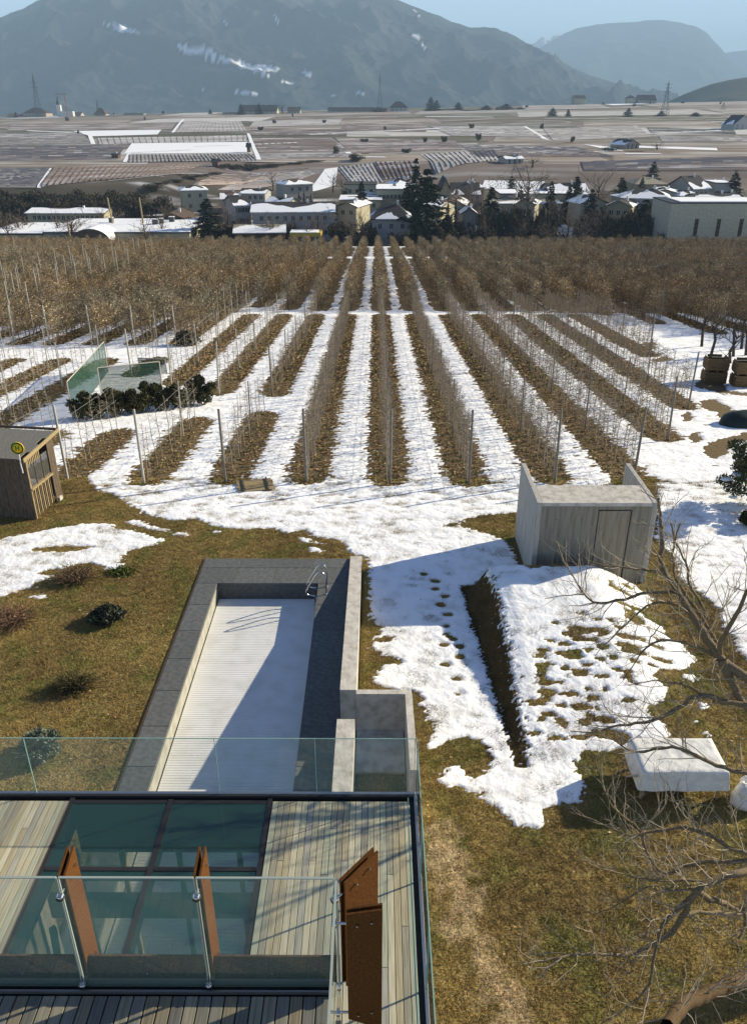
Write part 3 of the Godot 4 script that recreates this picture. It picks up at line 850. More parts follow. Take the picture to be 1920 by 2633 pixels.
func build_pool() -> void:
	var t := thing("swimming_pool", "long rectangular swimming pool closed with a white slatted cover, edged in dark slate", "swimming pool")
	var k := 0
	var d := 5.2
	while d < 19.4:
		var l := minf(1.2, 19.5 - d)
		bx(t, "paving_slab", M.slates[(k * 7 + 1) % 4], W(-4.755, d + l / 2, 0.0), Vector3(0.585, 0.09, l - 0.006), 0.006)
		bx(t, "paving_slab", M.slates[(k * 5 + 2) % 4], W(-1.195, d + l / 2, 0.0), Vector3(0.84, 0.09, l - 0.006), 0.006)
		d += l
		k += 1
	for j in 2:
		for i in 4:
			bx(t, "paving_slab", M.slates[(i * 3 + j * 2) % 4], W(-5.05 + 1.07 * (i + 0.5), [19.93, 20.63][j], 0.0), Vector3(1.064, 0.09, [0.85, 0.535][j]), 0.006)
	var b := MB.new()
	b.box(W(-4.76, 12.8, -0.75), Vector3(0.57, 1.4, 15.3))
	b.box(W(-1.19, 12.8, -0.75), Vector3(0.82, 1.4, 15.3))
	part(t, "basin", b.make(), M.basin)
	bx(t, "basin_end", M.slates[0], W(-2.9, 20.17, -0.75), Vector3(4.27, 1.4, 1.34))  # far wall of the basin: the dark slate colour paints in its shade
	b = MB.new()
	b.box(W(-5.07, 13.0, -0.3), Vector3(0.03, 0.68, 15.9))
	part(t, "edge_strip", b.make(), M.corten_dark)
	b = MB.new()
	d = 4.6
	while d < 19.42:
		b.cbox(W(-3.045, d, -0.462), Vector3(2.8, 0.024, 0.0705), 0.006)
		d += 0.0735
	var s := part(t, "cover_slats", b.make(), M.slat)
	s.set_meta("kind", "stuff")
	bx(t, "cover_bed", M.white, W(-3.045, 12.0, -0.49), Vector3(2.8, 0.03, 15.0))
	# the ladder
	t = thing("pool_ladder", "polished steel pool ladder with two looped handrails at the far corner of the pool", "pool ladder")
	for dz in [18.92, 19.33]:
		var pts := PackedVector3Array()
		for q in [[-1.36, 0.045], [-1.36, 0.5], [-1.37, 0.62], [-1.41, 0.71], [-1.47, 0.755], [-1.54, 0.745], [-1.61, 0.68], [-1.75, 0.44], [-1.88, 0.22], [-1.915, 0.13], [-1.89, 0.05], [-1.83, 0.02], [-1.7, 0.0], [-1.645, -0.03], [-1.63, -0.1]]:
			pts.append(W(q[0], dz, q[1]))
		b = MB.new()
		b.smooth = true
		b.tube(pts, 0.021, 0.021, 8, true)
		part(t, "handrail", b.make(), M.steel)
		b = MB.new()
		b.tube(PackedVector3Array([W(-1.36, dz, 0.043), W(-1.36, dz, 0.065)]), 0.05, 0.045, 12, true)
		part(t, "base_flange", b.make(), M.steel)
	bx(t, "step", M.steel, W(-1.66, 19.12, -0.3), Vector3(0.09, 0.02, 0.42))
	# the sloping wall beside the pool
	t = thing("garden_wall", "pale concrete wall with a sloping top along the pool, open at a small stair well", "wall")
	b = MB.new()
	hexa(b, -0.75, -0.41, 13.6, 20.97, -0.4, 1.04, 0.09)
	part(t, "far_section", b.make(), M.concrete)
	b = MB.new()
	hexa(b, -0.76, -0.41, 6.0, 12.5, -0.4, 1.62, 1.2)
	part(t, "near_section", b.make(), M.concrete)
	b = MB.new()
	hexa(b, -0.407, 0.76, 13.46, 13.62, -0.4, 1.045, 1.03)
	part(t, "back_wall", b.make(), M.concrete)
	b = MB.new()
	hexa(b, 0.62, 0.765, 10.9, 13.457, -0.4, 1.42, 1.048)
	part(t, "side_wall", b.make(), M.concrete)
	bx(t, "landing", M.concrete, W(0.1, 12.85, -0.09), Vector3(1.0, 0.3, 1.2))
	# the concrete shed
	t = thing("concrete_shed", "flat roofed fair-faced concrete shed with a flush door and side walls running on behind", "shed")
	b = MB.new()
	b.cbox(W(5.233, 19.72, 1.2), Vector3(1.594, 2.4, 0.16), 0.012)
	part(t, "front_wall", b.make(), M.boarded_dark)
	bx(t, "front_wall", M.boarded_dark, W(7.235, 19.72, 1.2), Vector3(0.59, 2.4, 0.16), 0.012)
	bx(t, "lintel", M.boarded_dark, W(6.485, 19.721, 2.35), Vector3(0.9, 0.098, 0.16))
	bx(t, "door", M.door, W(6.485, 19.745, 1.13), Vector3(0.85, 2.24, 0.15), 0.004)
	for q in [[4.9, 1.2], [5.6, 1.2], [4.9, 2.0], [5.6, 2.0], [7.25, 1.2], [7.25, 2.0]]:
		b = MB.new()
		b.tube(PackedVector3Array([W(q[0], 19.635, q[1]), W(q[0], 19.645, q[1])]), 0.014, 0.014, 8, true)
		part(t, "tie_hole", b.make(), M.gap)
	bx(t, "door_recess", M.gap, W(6.485, 19.81, 1.16), Vector3(0.9, 2.3, 0.03))
	b = MB.new()
	b.cbox(W(4.415, 21.0, 1.255), Vector3(0.14, 2.51, 2.75), 0.012)
	part(t, "side_wall", b.make(), M.boarded)
	b = MB.new()
	b.cbox(W(7.535, 21.0, 1.255), Vector3(0.14, 2.51, 2.75), 0.012)
	part(t, "side_wall", b.make(), M.boarded)
	bx(t, "roof", M.concrete, W(5.975, 20.22, 2.45), Vector3(2.978, 0.1, 1.18), 0.012)
	bx(t, "back_wall", M.boarded, W(5.975, 20.72, 1.2), Vector3(2.978, 2.4, 0.16))

# ---------------------------------------------------------------- the house
func pane(t: Node3D, m: Material, a: Vector3, b: Vector3, low: float, high: float) -> void:
	var mb := MB.new()
	mb.quad(Vector3(a.x, low, a.z), Vector3(a.x, high, a.z), Vector3(b.x, high, b.z), Vector3(b.x, low, b.z))
	part(t, "glass_panel", mb.make(), m)

func build_house() -> void:
	var t := thing("lower_roof_terrace", "flat roof terrace of weathered boards with a large four-pane skylight", "roof terrace")
	var b := MB.new()
	b.box(W(-5.3, 6.4, 3.3), Vector3(2.32, 0.44, 3.5))
	b.box(W(-0.46, 6.4, 3.3), Vector3(1.9, 0.44, 3.5))
	b.box(W(-2.775, 8.115, 3.3), Vector3(2.72, 0.44, 0.07))
	b.box(W(-2.775, 5.2, 3.3), Vector3(2.72, 0.44, 1.1))
	part(t, "roof_slab", b.make(), M.dark_frame)
	var k := 0
	var x := -6.3
	while x < 0.42:
		var solid := x > -1.44 or x < -4.18
		if solid:
			var z := 8.07
			var cut: float = [6.9, 7.6, 6.2, 7.1, 5.7][k % 5] if x > -0.9 or k % 3 == 0 else 4.9
			bx(t, "plank", M.planks[(k * 5 + k / 3) % 6], W(x + 0.04, (z + cut) / 2, 3.585), Vector3(0.0735, 0.03, z - cut - 0.004), 0.003)
			if cut > 5.0: bx(t, "plank", M.planks[(k * 7 + 2) % 6], W(x + 0.04, (cut + 4.9) / 2, 3.585), Vector3(0.0735, 0.03, cut - 4.9 - 0.004), 0.003)
		x += 0.0805
		k += 1
	bx(t, "eaves_beam", M.dark_frame, W(-2.9, 8.17, 3.42), Vector3(7.0, 0.4, 0.06))
	bx(t, "gutter", M.dark_frame, W(0.49, 6.6, 3.5), Vector3(0.1, 0.14, 3.2))
	bx(t, "gutter_rim", M.glass_edge, W(0.445, 6.6, 3.58), Vector3(0.014, 0.05, 3.2))
	var sk := part(t, "skylight_frame", null, M.dark_frame)
	b = MB.new()
	for q in [[-4.12, 6.9, 0.06, 2.5], [-1.43, 6.9, 0.06, 2.5], [-2.775, 6.9, 0.07, 2.4]]:
		b.box(W(q[0], q[1], 3.5), Vector3(q[2], 0.2, q[3]))
	for q in [5.75, 6.98, 8.06]:
		for s in [-3.45, -2.1]:
			b.box(W(s, q, 3.5), Vector3(1.26, 0.19, 0.06))
	sk.mesh = b.make()
	for i in 2:
		for j in 2:
			bx(sk, "pane", M.roof_glass, W([-3.45, -2.1][i], [6.36, 7.52][j], 3.585), Vector3(1.27, 0.012, [1.16, 1.02][j]))
	b = MB.new()
	b.box(W(-2.775, 7.0, 2.9), Vector3(2.72, 0.36, 0.1))
	b.box(W(-2.775, 8.1, 2.85), Vector3(2.72, 0.46, 0.08))
	part(t, "beam", b.make(), M.dark_frame)
	for q in [-4.2, -3.55, -2.75, -1.9, -1.3]:
		bx(t, "column", M.old_wood_pale if q == -3.55 else M.dark_frame, W(q, 8.02, 1.35), Vector3(0.07, 2.7, 0.07), 0.006)
	for q in [[-3.875, 0.57], [-3.15, 0.72], [-2.325, 0.77], [-1.6, 0.52]]:
		bx(t, "facade_pane", M.rail_glass, W(q[0], 8.02, 1.35), Vector3(q[1], 2.6, 0.012))
	bx(t, "inner_wall", M.boarded_dark, W(-4.9, 6.2, 1.5), Vector3(0.2, 3.0, 3.9))
	bx(t, "inner_wall", M.boarded_dark, W(-0.2, 6.2, 1.5), Vector3(0.3, 3.0, 3.9))
	bx(t, "inner_wall", M.boarded_dark, W(-2.6, 4.2, 1.5), Vector3(4.4, 3.0, 0.2))
	for q in [[-4.3, -3.95, 6.9], [-4.0, -3.75, 6.2], [-3.6, -3.9, 6.1]]:
		b = MB.new()
		b.tube(PackedVector3Array([W(q[0], q[2], 0.05), W(q[1], q[2] - 0.3, 3.0)]), 0.05, 0.05, 4)
		part(t, "brace", b.make(), M.glass_edge)
	# its glass balustrade
	t = thing("glass_balustrade", "frameless green-tinted glass balustrade round the lower roof terrace", "balustrade")
	for q in [[-7.2, -4.635], [-4.625, -2.127], [-2.117, -0.805], [-0.795, 0.52]]:
		pane(t, M.rail_glass, W(q[0], 8.19), W(q[1], 8.19), 3.53, 4.59)
		bx(t, "joint", M.glass_edge, W(q[1] + 0.005, 8.19, 4.06), Vector3(0.008, 1.06, 0.013))
	bx(t, "top_edge", M.glass_edge, W(-3.35, 8.19, 4.594), Vector3(7.75, 0.006, 0.013))
	bx(t, "base_rail", M.dull_steel, W(-3.3, 8.2, 3.6), Vector3(7.7, 0.05, 0.05), 0.006)
	for q in [[8.18, 6.82], [6.8, 5.46], [5.44, 4.1]]:
		pane(t, M.rail_glass, W(0.545, q[0]), W(0.545, q[1]), 3.53, 4.59)
		bx(t, "joint", M.glass_edge, W(0.545, q[1] - 0.01, 4.06), Vector3(0.018, 1.06, 0.018))
	bx(t, "top_edge", M.glass_edge, W(0.545, 6.14, 4.594), Vector3(0.013, 0.006, 4.1))
	bx(t, "base_rail", M.dull_steel, W(0.545, 6.14, 3.6), Vector3(0.04, 0.05, 4.1), 0.006)
	# upper terrace
	t = thing("upper_terrace", "near terrace floor of grey worn boards at the bottom edge", "terrace")
	bx(t, "floor_slab", M.dark_frame, W(-2.6, 1.9, 6.9), Vector3(4.75, 0.24, 2.66))
	x = -4.9
	k = 0
	while x < -0.26:
		bx(t, "plank", M.worn[(k * 3 + k / 4) % 4], W(x + 0.0405, 1.88, 7.045), Vector3(0.0735, 0.03, 2.56), 0.003)
		x += 0.081
		k += 1
	bx(t, "upstand", M.corten_dark, W(-2.6, 3.285, 7.14), Vector3(4.76, 0.26, 0.012))
	for q in 12:
		b = MB.new()
		b.smooth = true
		b.ball(W(-4.6 + q * 0.395, 3.278, 7.1), Vector3(0.008, 0.008, 0.006), 4, 6)
		part(t, "rivet", b.make(), M.steel)
	bx(t, "channel", M.dull_steel, W(-2.6, 3.235, 7.085), Vector3(4.76, 0.05, 0.012))
	bx(t, "channel", M.dull_steel, W(-2.6, 3.175, 7.075), Vector3(4.76, 0.03, 0.012))
	bx(t, "sill", M.gap, W(-2.6, 3.205, 7.055), Vector3(4.76, 0.02, 0.045))
	t = thing("terrace_railing", "glass railing with rusty double-plate posts and steel clamps on the near terrace", "railing")
	for q in [[-3.39, -2.607], [-2.593, -1.822], [-1.808, -1.037], [-1.023, -0.238]]:
		pane(t, M.rail_glass, W(q[0], 3.2), W(q[1], 3.2), 7.09, 8.07)
		bx(t, "glass_edge", M.edge_pale, W(q[1], 3.2, 7.58), Vector3(0.005, 0.98, 0.012))
		bx(t, "glass_edge", M.edge_pale, W(q[0], 3.2, 7.58), Vector3(0.005, 0.98, 0.012))
		bx(t, "glass_edge", M.edge_pale, W((q[0] + q[1]) / 2, 3.2, 8.073), Vector3(q[1] - q[0], 0.006, 0.013))
	pane(t, M.rail_glass, W(-0.222, 3.18), W(-0.222, 1.2), 7.09, 8.07)
	bx(t, "glass_edge", M.edge_pale, W(-0.222, 2.2, 8.073), Vector3(0.013, 0.006, 1.96))
	bx(t, "glass_edge", M.edge_pale, W(-0.222, 3.184, 7.58), Vector3(0.012, 0.98, 0.005))
	for q in [-2.6, -1.815, -1.03]:
		rust_post(t, W(q, 3.245, 7.0), 0.0)
	rust_post(t, W(-0.19, 3.215, 7.0), -PI / 4)
	for q in [3.02, 1.6]:
		rust_post(t, W(-0.16, q, 7.0), -PI / 2)

func rust_post(t: Node3D, at: Vector3, turn: float) -> void:
	var wide := 0.18 if turn > -0.1 else (0.27 if turn > -1.0 else 0.2)
	var post := part(t, "post", null, M.corten, at, turn)
	var b := MB.new()
	for s in [-0.017, 0.017]:
		var prof := [Vector2(0.0, 0.1), Vector2(wide, 0.0), Vector2(wide, 1.07), Vector2(0.0, 1.03)]
		for e in 4:
			var a: Vector2 = prof[e]
			var c: Vector2 = prof[(e + 1) % 4]
			b.quad(Vector3(s - 0.006, a.y, -a.x), Vector3(s - 0.006, c.y, -c.x), Vector3(s + 0.006, c.y, -c.x), Vector3(s + 0.006, a.y, -a.x))
		for w in [-0.006, 0.006]:
			b.quad(Vector3(s + w, prof[0].y, -prof[0].x), Vector3(s + w, prof[1].y, -prof[1].x), Vector3(s + w, prof[2].y, -prof[2].x), Vector3(s + w, prof[3].y, -prof[3].x))
	post.mesh = b.make()
	for h in [0.13, 0.93]:
		for w in [wide * 0.3, wide * 0.7]:
			b = MB.new()
			b.smooth = true
			b.tube(PackedVector3Array([Vector3(-0.034, h + w * 0.35, -w), Vector3(0.04, h + w * 0.35, -w)]), 0.0075, 0.0075, 8, true)
			part(post, "bolt", b.make(), M.steel)
		b = MB.new()
		b.smooth = true
		b.tube(PackedVector3Array([Vector3(0, h, 0.0), Vector3(0, h, 0.075)]), 0.008, 0.008, 8, true)
		b.tube(PackedVector3Array([Vector3(0, h, 0.055), Vector3(0, h, 0.066), Vector3(0, h, 0.078)]), 0.027, 0.022, 16, true)
		part(post, "clamp", b.make(), M.steel)

# ---------------------------------------------------------------- bus shelter, sign, small things on the lawn
func build_shelter() -> void:
	var t := thing("bus_shelter", "dark weathered timber bus shelter with a flat shingled roof at the left edge", "bus shelter", W(-11.07, 23.5), -0.14)
	for k in 24:
		bx(t, "board", M.old_wood, Vector3(-0.07 - k * 0.142, 1.1, -0.02 - 0.008 * (k % 2)), Vector3(0.138, 2.2, 0.025), 0.003)
	bx(t, "corner_post", M.old_wood_pale, Vector3(0.0, 1.1, -0.05), Vector3(0.06, 2.2, 0.06), 0.005)
	for k in 11:
		bx(t, "slat", M.old_wood_pale if k % 2 else M.old_wood, Vector3(0.0, 0.55, -0.16 - k * 0.105), Vector3(0.02, 0.95, 0.055), 0.003)
	for k in 8:
		bx(t, "slat", M.old_wood_pale, Vector3(0.0, 2.02, -0.15 - k * 0.1), Vector3(0.02, 0.34, 0.05), 0.003)
	bx(t, "ledge", M.old_wood_pale, Vector3(0.02, 1.06, -0.7), Vector3(0.12, 0.06, 1.35), 0.006)
	bx(t, "window_pane", M.clear_glass, Vector3(-0.01, 1.5, -0.7), Vector3(0.01, 0.8, 1.25))
	bx(t, "window_bar", M.old_wood, Vector3(0.0, 1.48, -0.5), Vector3(0.025, 0.82, 0.025))
	bx(t, "window_bar", M.old_wood, Vector3(0.0, 1.48, -0.95), Vector3(0.025, 0.82, 0.025))
	for k in 3:
		bx(t, "board", M.old_wood, Vector3(0.0, 1.13, -1.44 - k * 0.135), Vector3(0.03, 2.26, 0.13), 0.003)
	for k in 24:
		bx(t, "back_board", M.old_wood, Vector3(-0.1 - k * 0.142, 1.15, -1.8), Vector3(0.138, 2.3, 0.025), 0.003)
	bx(t, "stone_foot", M.concrete, Vector3(0.03, 0.06, -1.55), Vector3(0.12, 0.14, 0.2), 0.01)
	var slope := atan2(0.16, 2.1)
	for r in 4:
		for k in 7:
			var o := bx(t, "roof_panel", M.felt, Vector3(0.02 - 0.27 - k * 0.535 + 0.13 * (r % 2), 2.27 + (r * 0.52 + 0.2) * 0.076, 0.05 - r * 0.51), Vector3(0.528, 0.024, 0.53), 0.004)
			o.rotation.x = slope + 0.03
	var f := bx(t, "verge_board", M.old_wood_pale, Vector3(0.17, 2.3, -0.85), Vector3(0.035, 0.13, 2.3), 0.005)
	f.rotation.x = slope
	bx(t, "eaves_board", M.old_wood, Vector3(-1.7, 2.17, 0.29), Vector3(3.7, 0.13, 0.03), 0.005)
	bx(t, "ridge_board", M.old_wood, Vector3(-1.7, 2.44, -1.92), Vector3(3.7, 0.08, 0.06), 0.005)
	t = thing("bus_stop_sign", "round yellow bus stop sign with a green ring and green letter H", "bus stop sign", W(-11.02, 23.12, 2.66))
	var b := MB.new()
	b.smooth = true
	b.tube(PackedVector3Array([Vector3(0, 0, -0.02), Vector3(0, 0, 0.0)]), 0.205, 0.205, 28, true)
	part(t, "rim", b.make(), M.yellow)
	b = MB.new()
	for k in 28:
		var a := TAU * k / 28
		var c := TAU * (k + 1) / 28
		b.quad(Vector3(cos(a), sin(a), 0) * 0.188 + Vector3(0, 0, 0.004), Vector3(cos(c), sin(c), 0) * 0.188 + Vector3(0, 0, 0.004), Vector3(cos(c), sin(c), 0) * 0.15 + Vector3(0, 0, 0.004), Vector3(cos(a), sin(a), 0) * 0.15 + Vector3(0, 0, 0.004))
	part(t, "ring", b.make(), M.green)
	var tm := TextMesh.new()
	var font := SystemFont.new()
	font.font_names = PackedStringArray(["Droid Sans"])
	font.font_weight = 700
	tm.text = "H"
	tm.font = font
	tm.font_size = 32
	tm.pixel_size = 0.0068
	tm.depth = 0.004
	part(t, "letter", tm, M.green, Vector3(0, 0, 0.006))
	b = MB.new()
	b.smooth = true
	b.tube(PackedVector3Array([Vector3(0.0, -0.16, -0.04), Vector3(-0.01, -0.55, -0.03), Vector3(-0.02, -0.86, -0.08)]), 0.02, 0.02, 8, true)
	part(t, "pole", b.make(), M.white)

func leaf_cloud(b: MB, o: Vector3, r: Vector3, count: int, size: float, cols: Array, upright := 0.0, hollow := 0.35) -> void:
	for k in count:
		var dir := Vector3(rng.randfn(), rng.randfn(), rng.randfn()).normalized()
		var q := pow(rng.randf(), hollow)
		q *= 0.82 + 0.36 * broad.get_noise_3d(dir.x * 60.0 + o.x * 9.0, dir.y * 60.0, dir.z * 60.0 + o.z * 9.0)
		var c := o + dir * r * q
		var s := size * rr(0.6, 1.4)
		var t := Basis.from_euler(Vector3(rr(-1.5, 1.5), rr(0, TAU), rr(-1.5, 1.5)))
		var up := (t * Vector3(0, 1, 0)).lerp(Vector3.UP + dir * 0.5, upright).normalized() * s
		var side := (t * Vector3(1, 0, 0)) * s * 0.35
		b.tint = cols[rng.randi() % cols.size()] * rr(0.7, 1.3)
		b.quad(c - side * 0.4 - up * 0.5, c - side, c + up, c + side)

func stick_cloud(b: MB, o: Vector3, r: Vector3, count: int, rad: float, cols: Array) -> void:
	for k in count:
		var dir := Vector3(rng.randfn(), absf(rng.randfn()) * 0.8 + 0.15, rng.randfn()).normalized()
		var e := o + dir * r * rr(0.7, 1.1)
		var mid := o.lerp(e, 0.5) + Vector3(rr(-1, 1), rr(-0.2, 1), rr(-1, 1)) * r.y * 0.15
		b.tint = cols[rng.randi() % cols.size()] * rr(0.7, 1.3)
		b.tube(PackedVector3Array([o + Vector3(rr(-1, 1), 0, rr(-1, 1)) * r * 0.2, mid, e]), rad, rad * 0.4, 3)

func build_shrubs() -> void:
	var specs := [
		[-8.55, 19.7, Vector3(0.62, 0.42, 0.5), "low twiggy shrub with reddish brown leaves at the edge of the left snow patch", [Color(0.17, 0.115, 0.07), Color(0.22, 0.145, 0.085), Color(0.13, 0.1, 0.06)], 1],
		[-9.5, 17.6, Vector3(0.72, 0.4, 0.6), "spreading rust brown shrub cut by the left edge of the picture", [Color(0.22, 0.13, 0.08), Color(0.28, 0.17, 0.11), Color(0.15, 0.095, 0.06)], 1],
		[-7.0, 17.7, Vector3(0.55, 0.38, 0.42), "dense dark green dwarf pine with a scrap of snow beside it", [Color(0.055, 0.065, 0.04), Color(0.085, 0.095, 0.062), Color(0.04, 0.05, 0.034)], 0],
		[-6.95, 14.9, Vector3(0.55, 0.36, 0.36), "dark thorny shrub with bare arching twigs in the open lawn", [Color(0.09, 0.08, 0.035), Color(0.12, 0.095, 0.045), Color(0.065, 0.06, 0.03)], 1],
		[-6.95, 12.8, Vector3(0.5, 0.46, 0.48), "rounded blue-grey shrub seen behind the glass balustrade", [Color(0.15, 0.18, 0.14), Color(0.2, 0.23, 0.185), Color(0.1, 0.125, 0.095)], 0]]
	for q in specs:
		var t := thing("shrub", q[3], "shrub", W(q[0], q[1]), 0.0, "shrubs on the left lawn")
		var r: Vector3 = q[2]
		var b := MB.new()
		b.smooth = true
		b.tinted = true
		stick_cloud(b, Vector3.ZERO, r * Vector3(1.3, 1.5, 1.3), 230 if q[5] else 60, 0.007, q[4])
		part(t, "branches", b.make(), M.leaf)
		b = MB.new()
		b.tinted = true
		if q[5] == 0:
			for k in 26:
				var a := rr(0, TAU)
				var w := sqrt(rng.randf())
				var c := Vector3(cos(a) * w * r.x * 0.8, r.y * rr(0.35, 1.0) * (1.15 - w * 0.7), sin(a) * w * r.z * 0.8)
				leaf_cloud(b, c, r * 0.34, 190, 0.05, q[4], 0.4)
		else:
			leaf_cloud(b, Vector3(0, r.y * 0.45, 0), r * Vector3(1, 0.75, 1), 1500, 0.035, q[4], 0.2, 0.5)
		part(t, "foliage", b.make(), M.leaf)
	# low green weed tuft
	var t2 := thing("weed_clump", "flat bright green weed clump just right of the left snow patch", "plant", W(-7.35, 20.15))
	var b2 := MB.new()
	b2.tinted = true
	leaf_cloud(b2, Vector3(0, 0.03, 0), Vector3(0.55, 0.1, 0.4), 900, 0.05, [Color(0.07, 0.1, 0.02), Color(0.1, 0.11, 0.03)], 0.3, 0.6)
	part(t2, "leaves", b2.make(), M.leaf)
	# hedge plants by the glass screens
	var proto: Node3D = null
	for k in 9:
		var f := k / 8.0
		var x := lerpf(-13.7, -8.7, f)
		var d := lerpf(35.9, 39.2, f)
		var o: Node3D
		var where: String = ["first, at the left end by the corner post", "second from the left", "third from the left", "fourth from the left", "in the middle", "fourth from the right", "third from the right", "second from the right", "last, a rounded one at the right end"][k]
		if proto == null:
			o = thing("hedge_plant", "", "hedge plant")
			var b := MB.new()
			b.tinted = true
			for c in 9: leaf_cloud(b, Vector3(rr(-0.3, 0.3), 0.3 + c * 0.12, rr(-0.25, 0.25)), Vector3(0.34, 0.3, 0.34) * (1.1 - c * 0.06), 230, 0.09, [Color(0.055, 0.06, 0.025), Color(0.075, 0.075, 0.032), Color(0.10, 0.08, 0.04), Color(0.035, 0.04, 0.02)], 0.6)
			part(o, "foliage", b.make(), M.leaf)
			b = MB.new()
			b.tube(PackedVector3Array([Vector3.ZERO, Vector3(0, 0.8, 0)]), 0.03, 0.015, 5)
			part(o, "stem", b.make(), M.bark)
			proto = o
		else:
			o = proto.duplicate()
			o.name = numbered("hedge_plant")
			add_child(o)
		o.position = W(x, d, gh(x, d))
		o.rotation.y = k * 1.9
		o.scale = Vector3(1.35, rr(0.8, 1.1), 1.25)
		tag(o, "clipped evergreen of the short screen hedge, " + where, "hedge plant", "hedge plants by the glass screens")

func screen_panel(label: String, x0: float, d0: float, x1: float, d1: float, tall: float) -> void:
	var t := thing("glass_screen", label, "glass screen", Vector3.ZERO, 0.0, "green glass screens in the orchard")
	var y0 := gh(x0, d0)
	var y1 := gh(x1, d1)
	var n := Vector3(d1 - d0, 0, x1 - x0).normalized() * 0.006
	var b := MB.new()
	var q := [W(x0, d0, y0), W(x1, d1, y1), W(x1, d1, y1 + tall), W(x0, d0, y0 + tall)]
	b.quad(q[0] + n, q[1] + n, q[2] + n, q[3] + n)
	b.quad(q[0] - n, q[3] - n, q[2] - n, q[1] - n)
	part(t, "pane", b.make(), M.screen_glass)
	for e in [[0, 3], [1, 2]]:
		b = MB.new()
		b.tube(PackedVector3Array([q[e[0]], q[e[1]]]), 0.035, 0.035, 4, true)
		part(t, "upright", b.make(), M.post_pale)
	b = MB.new()
	b.tube(PackedVector3Array([q[3], q[2]]), 0.03, 0.03, 4, true)
	part(t, "top_rail", b.make(), M.post_pale)

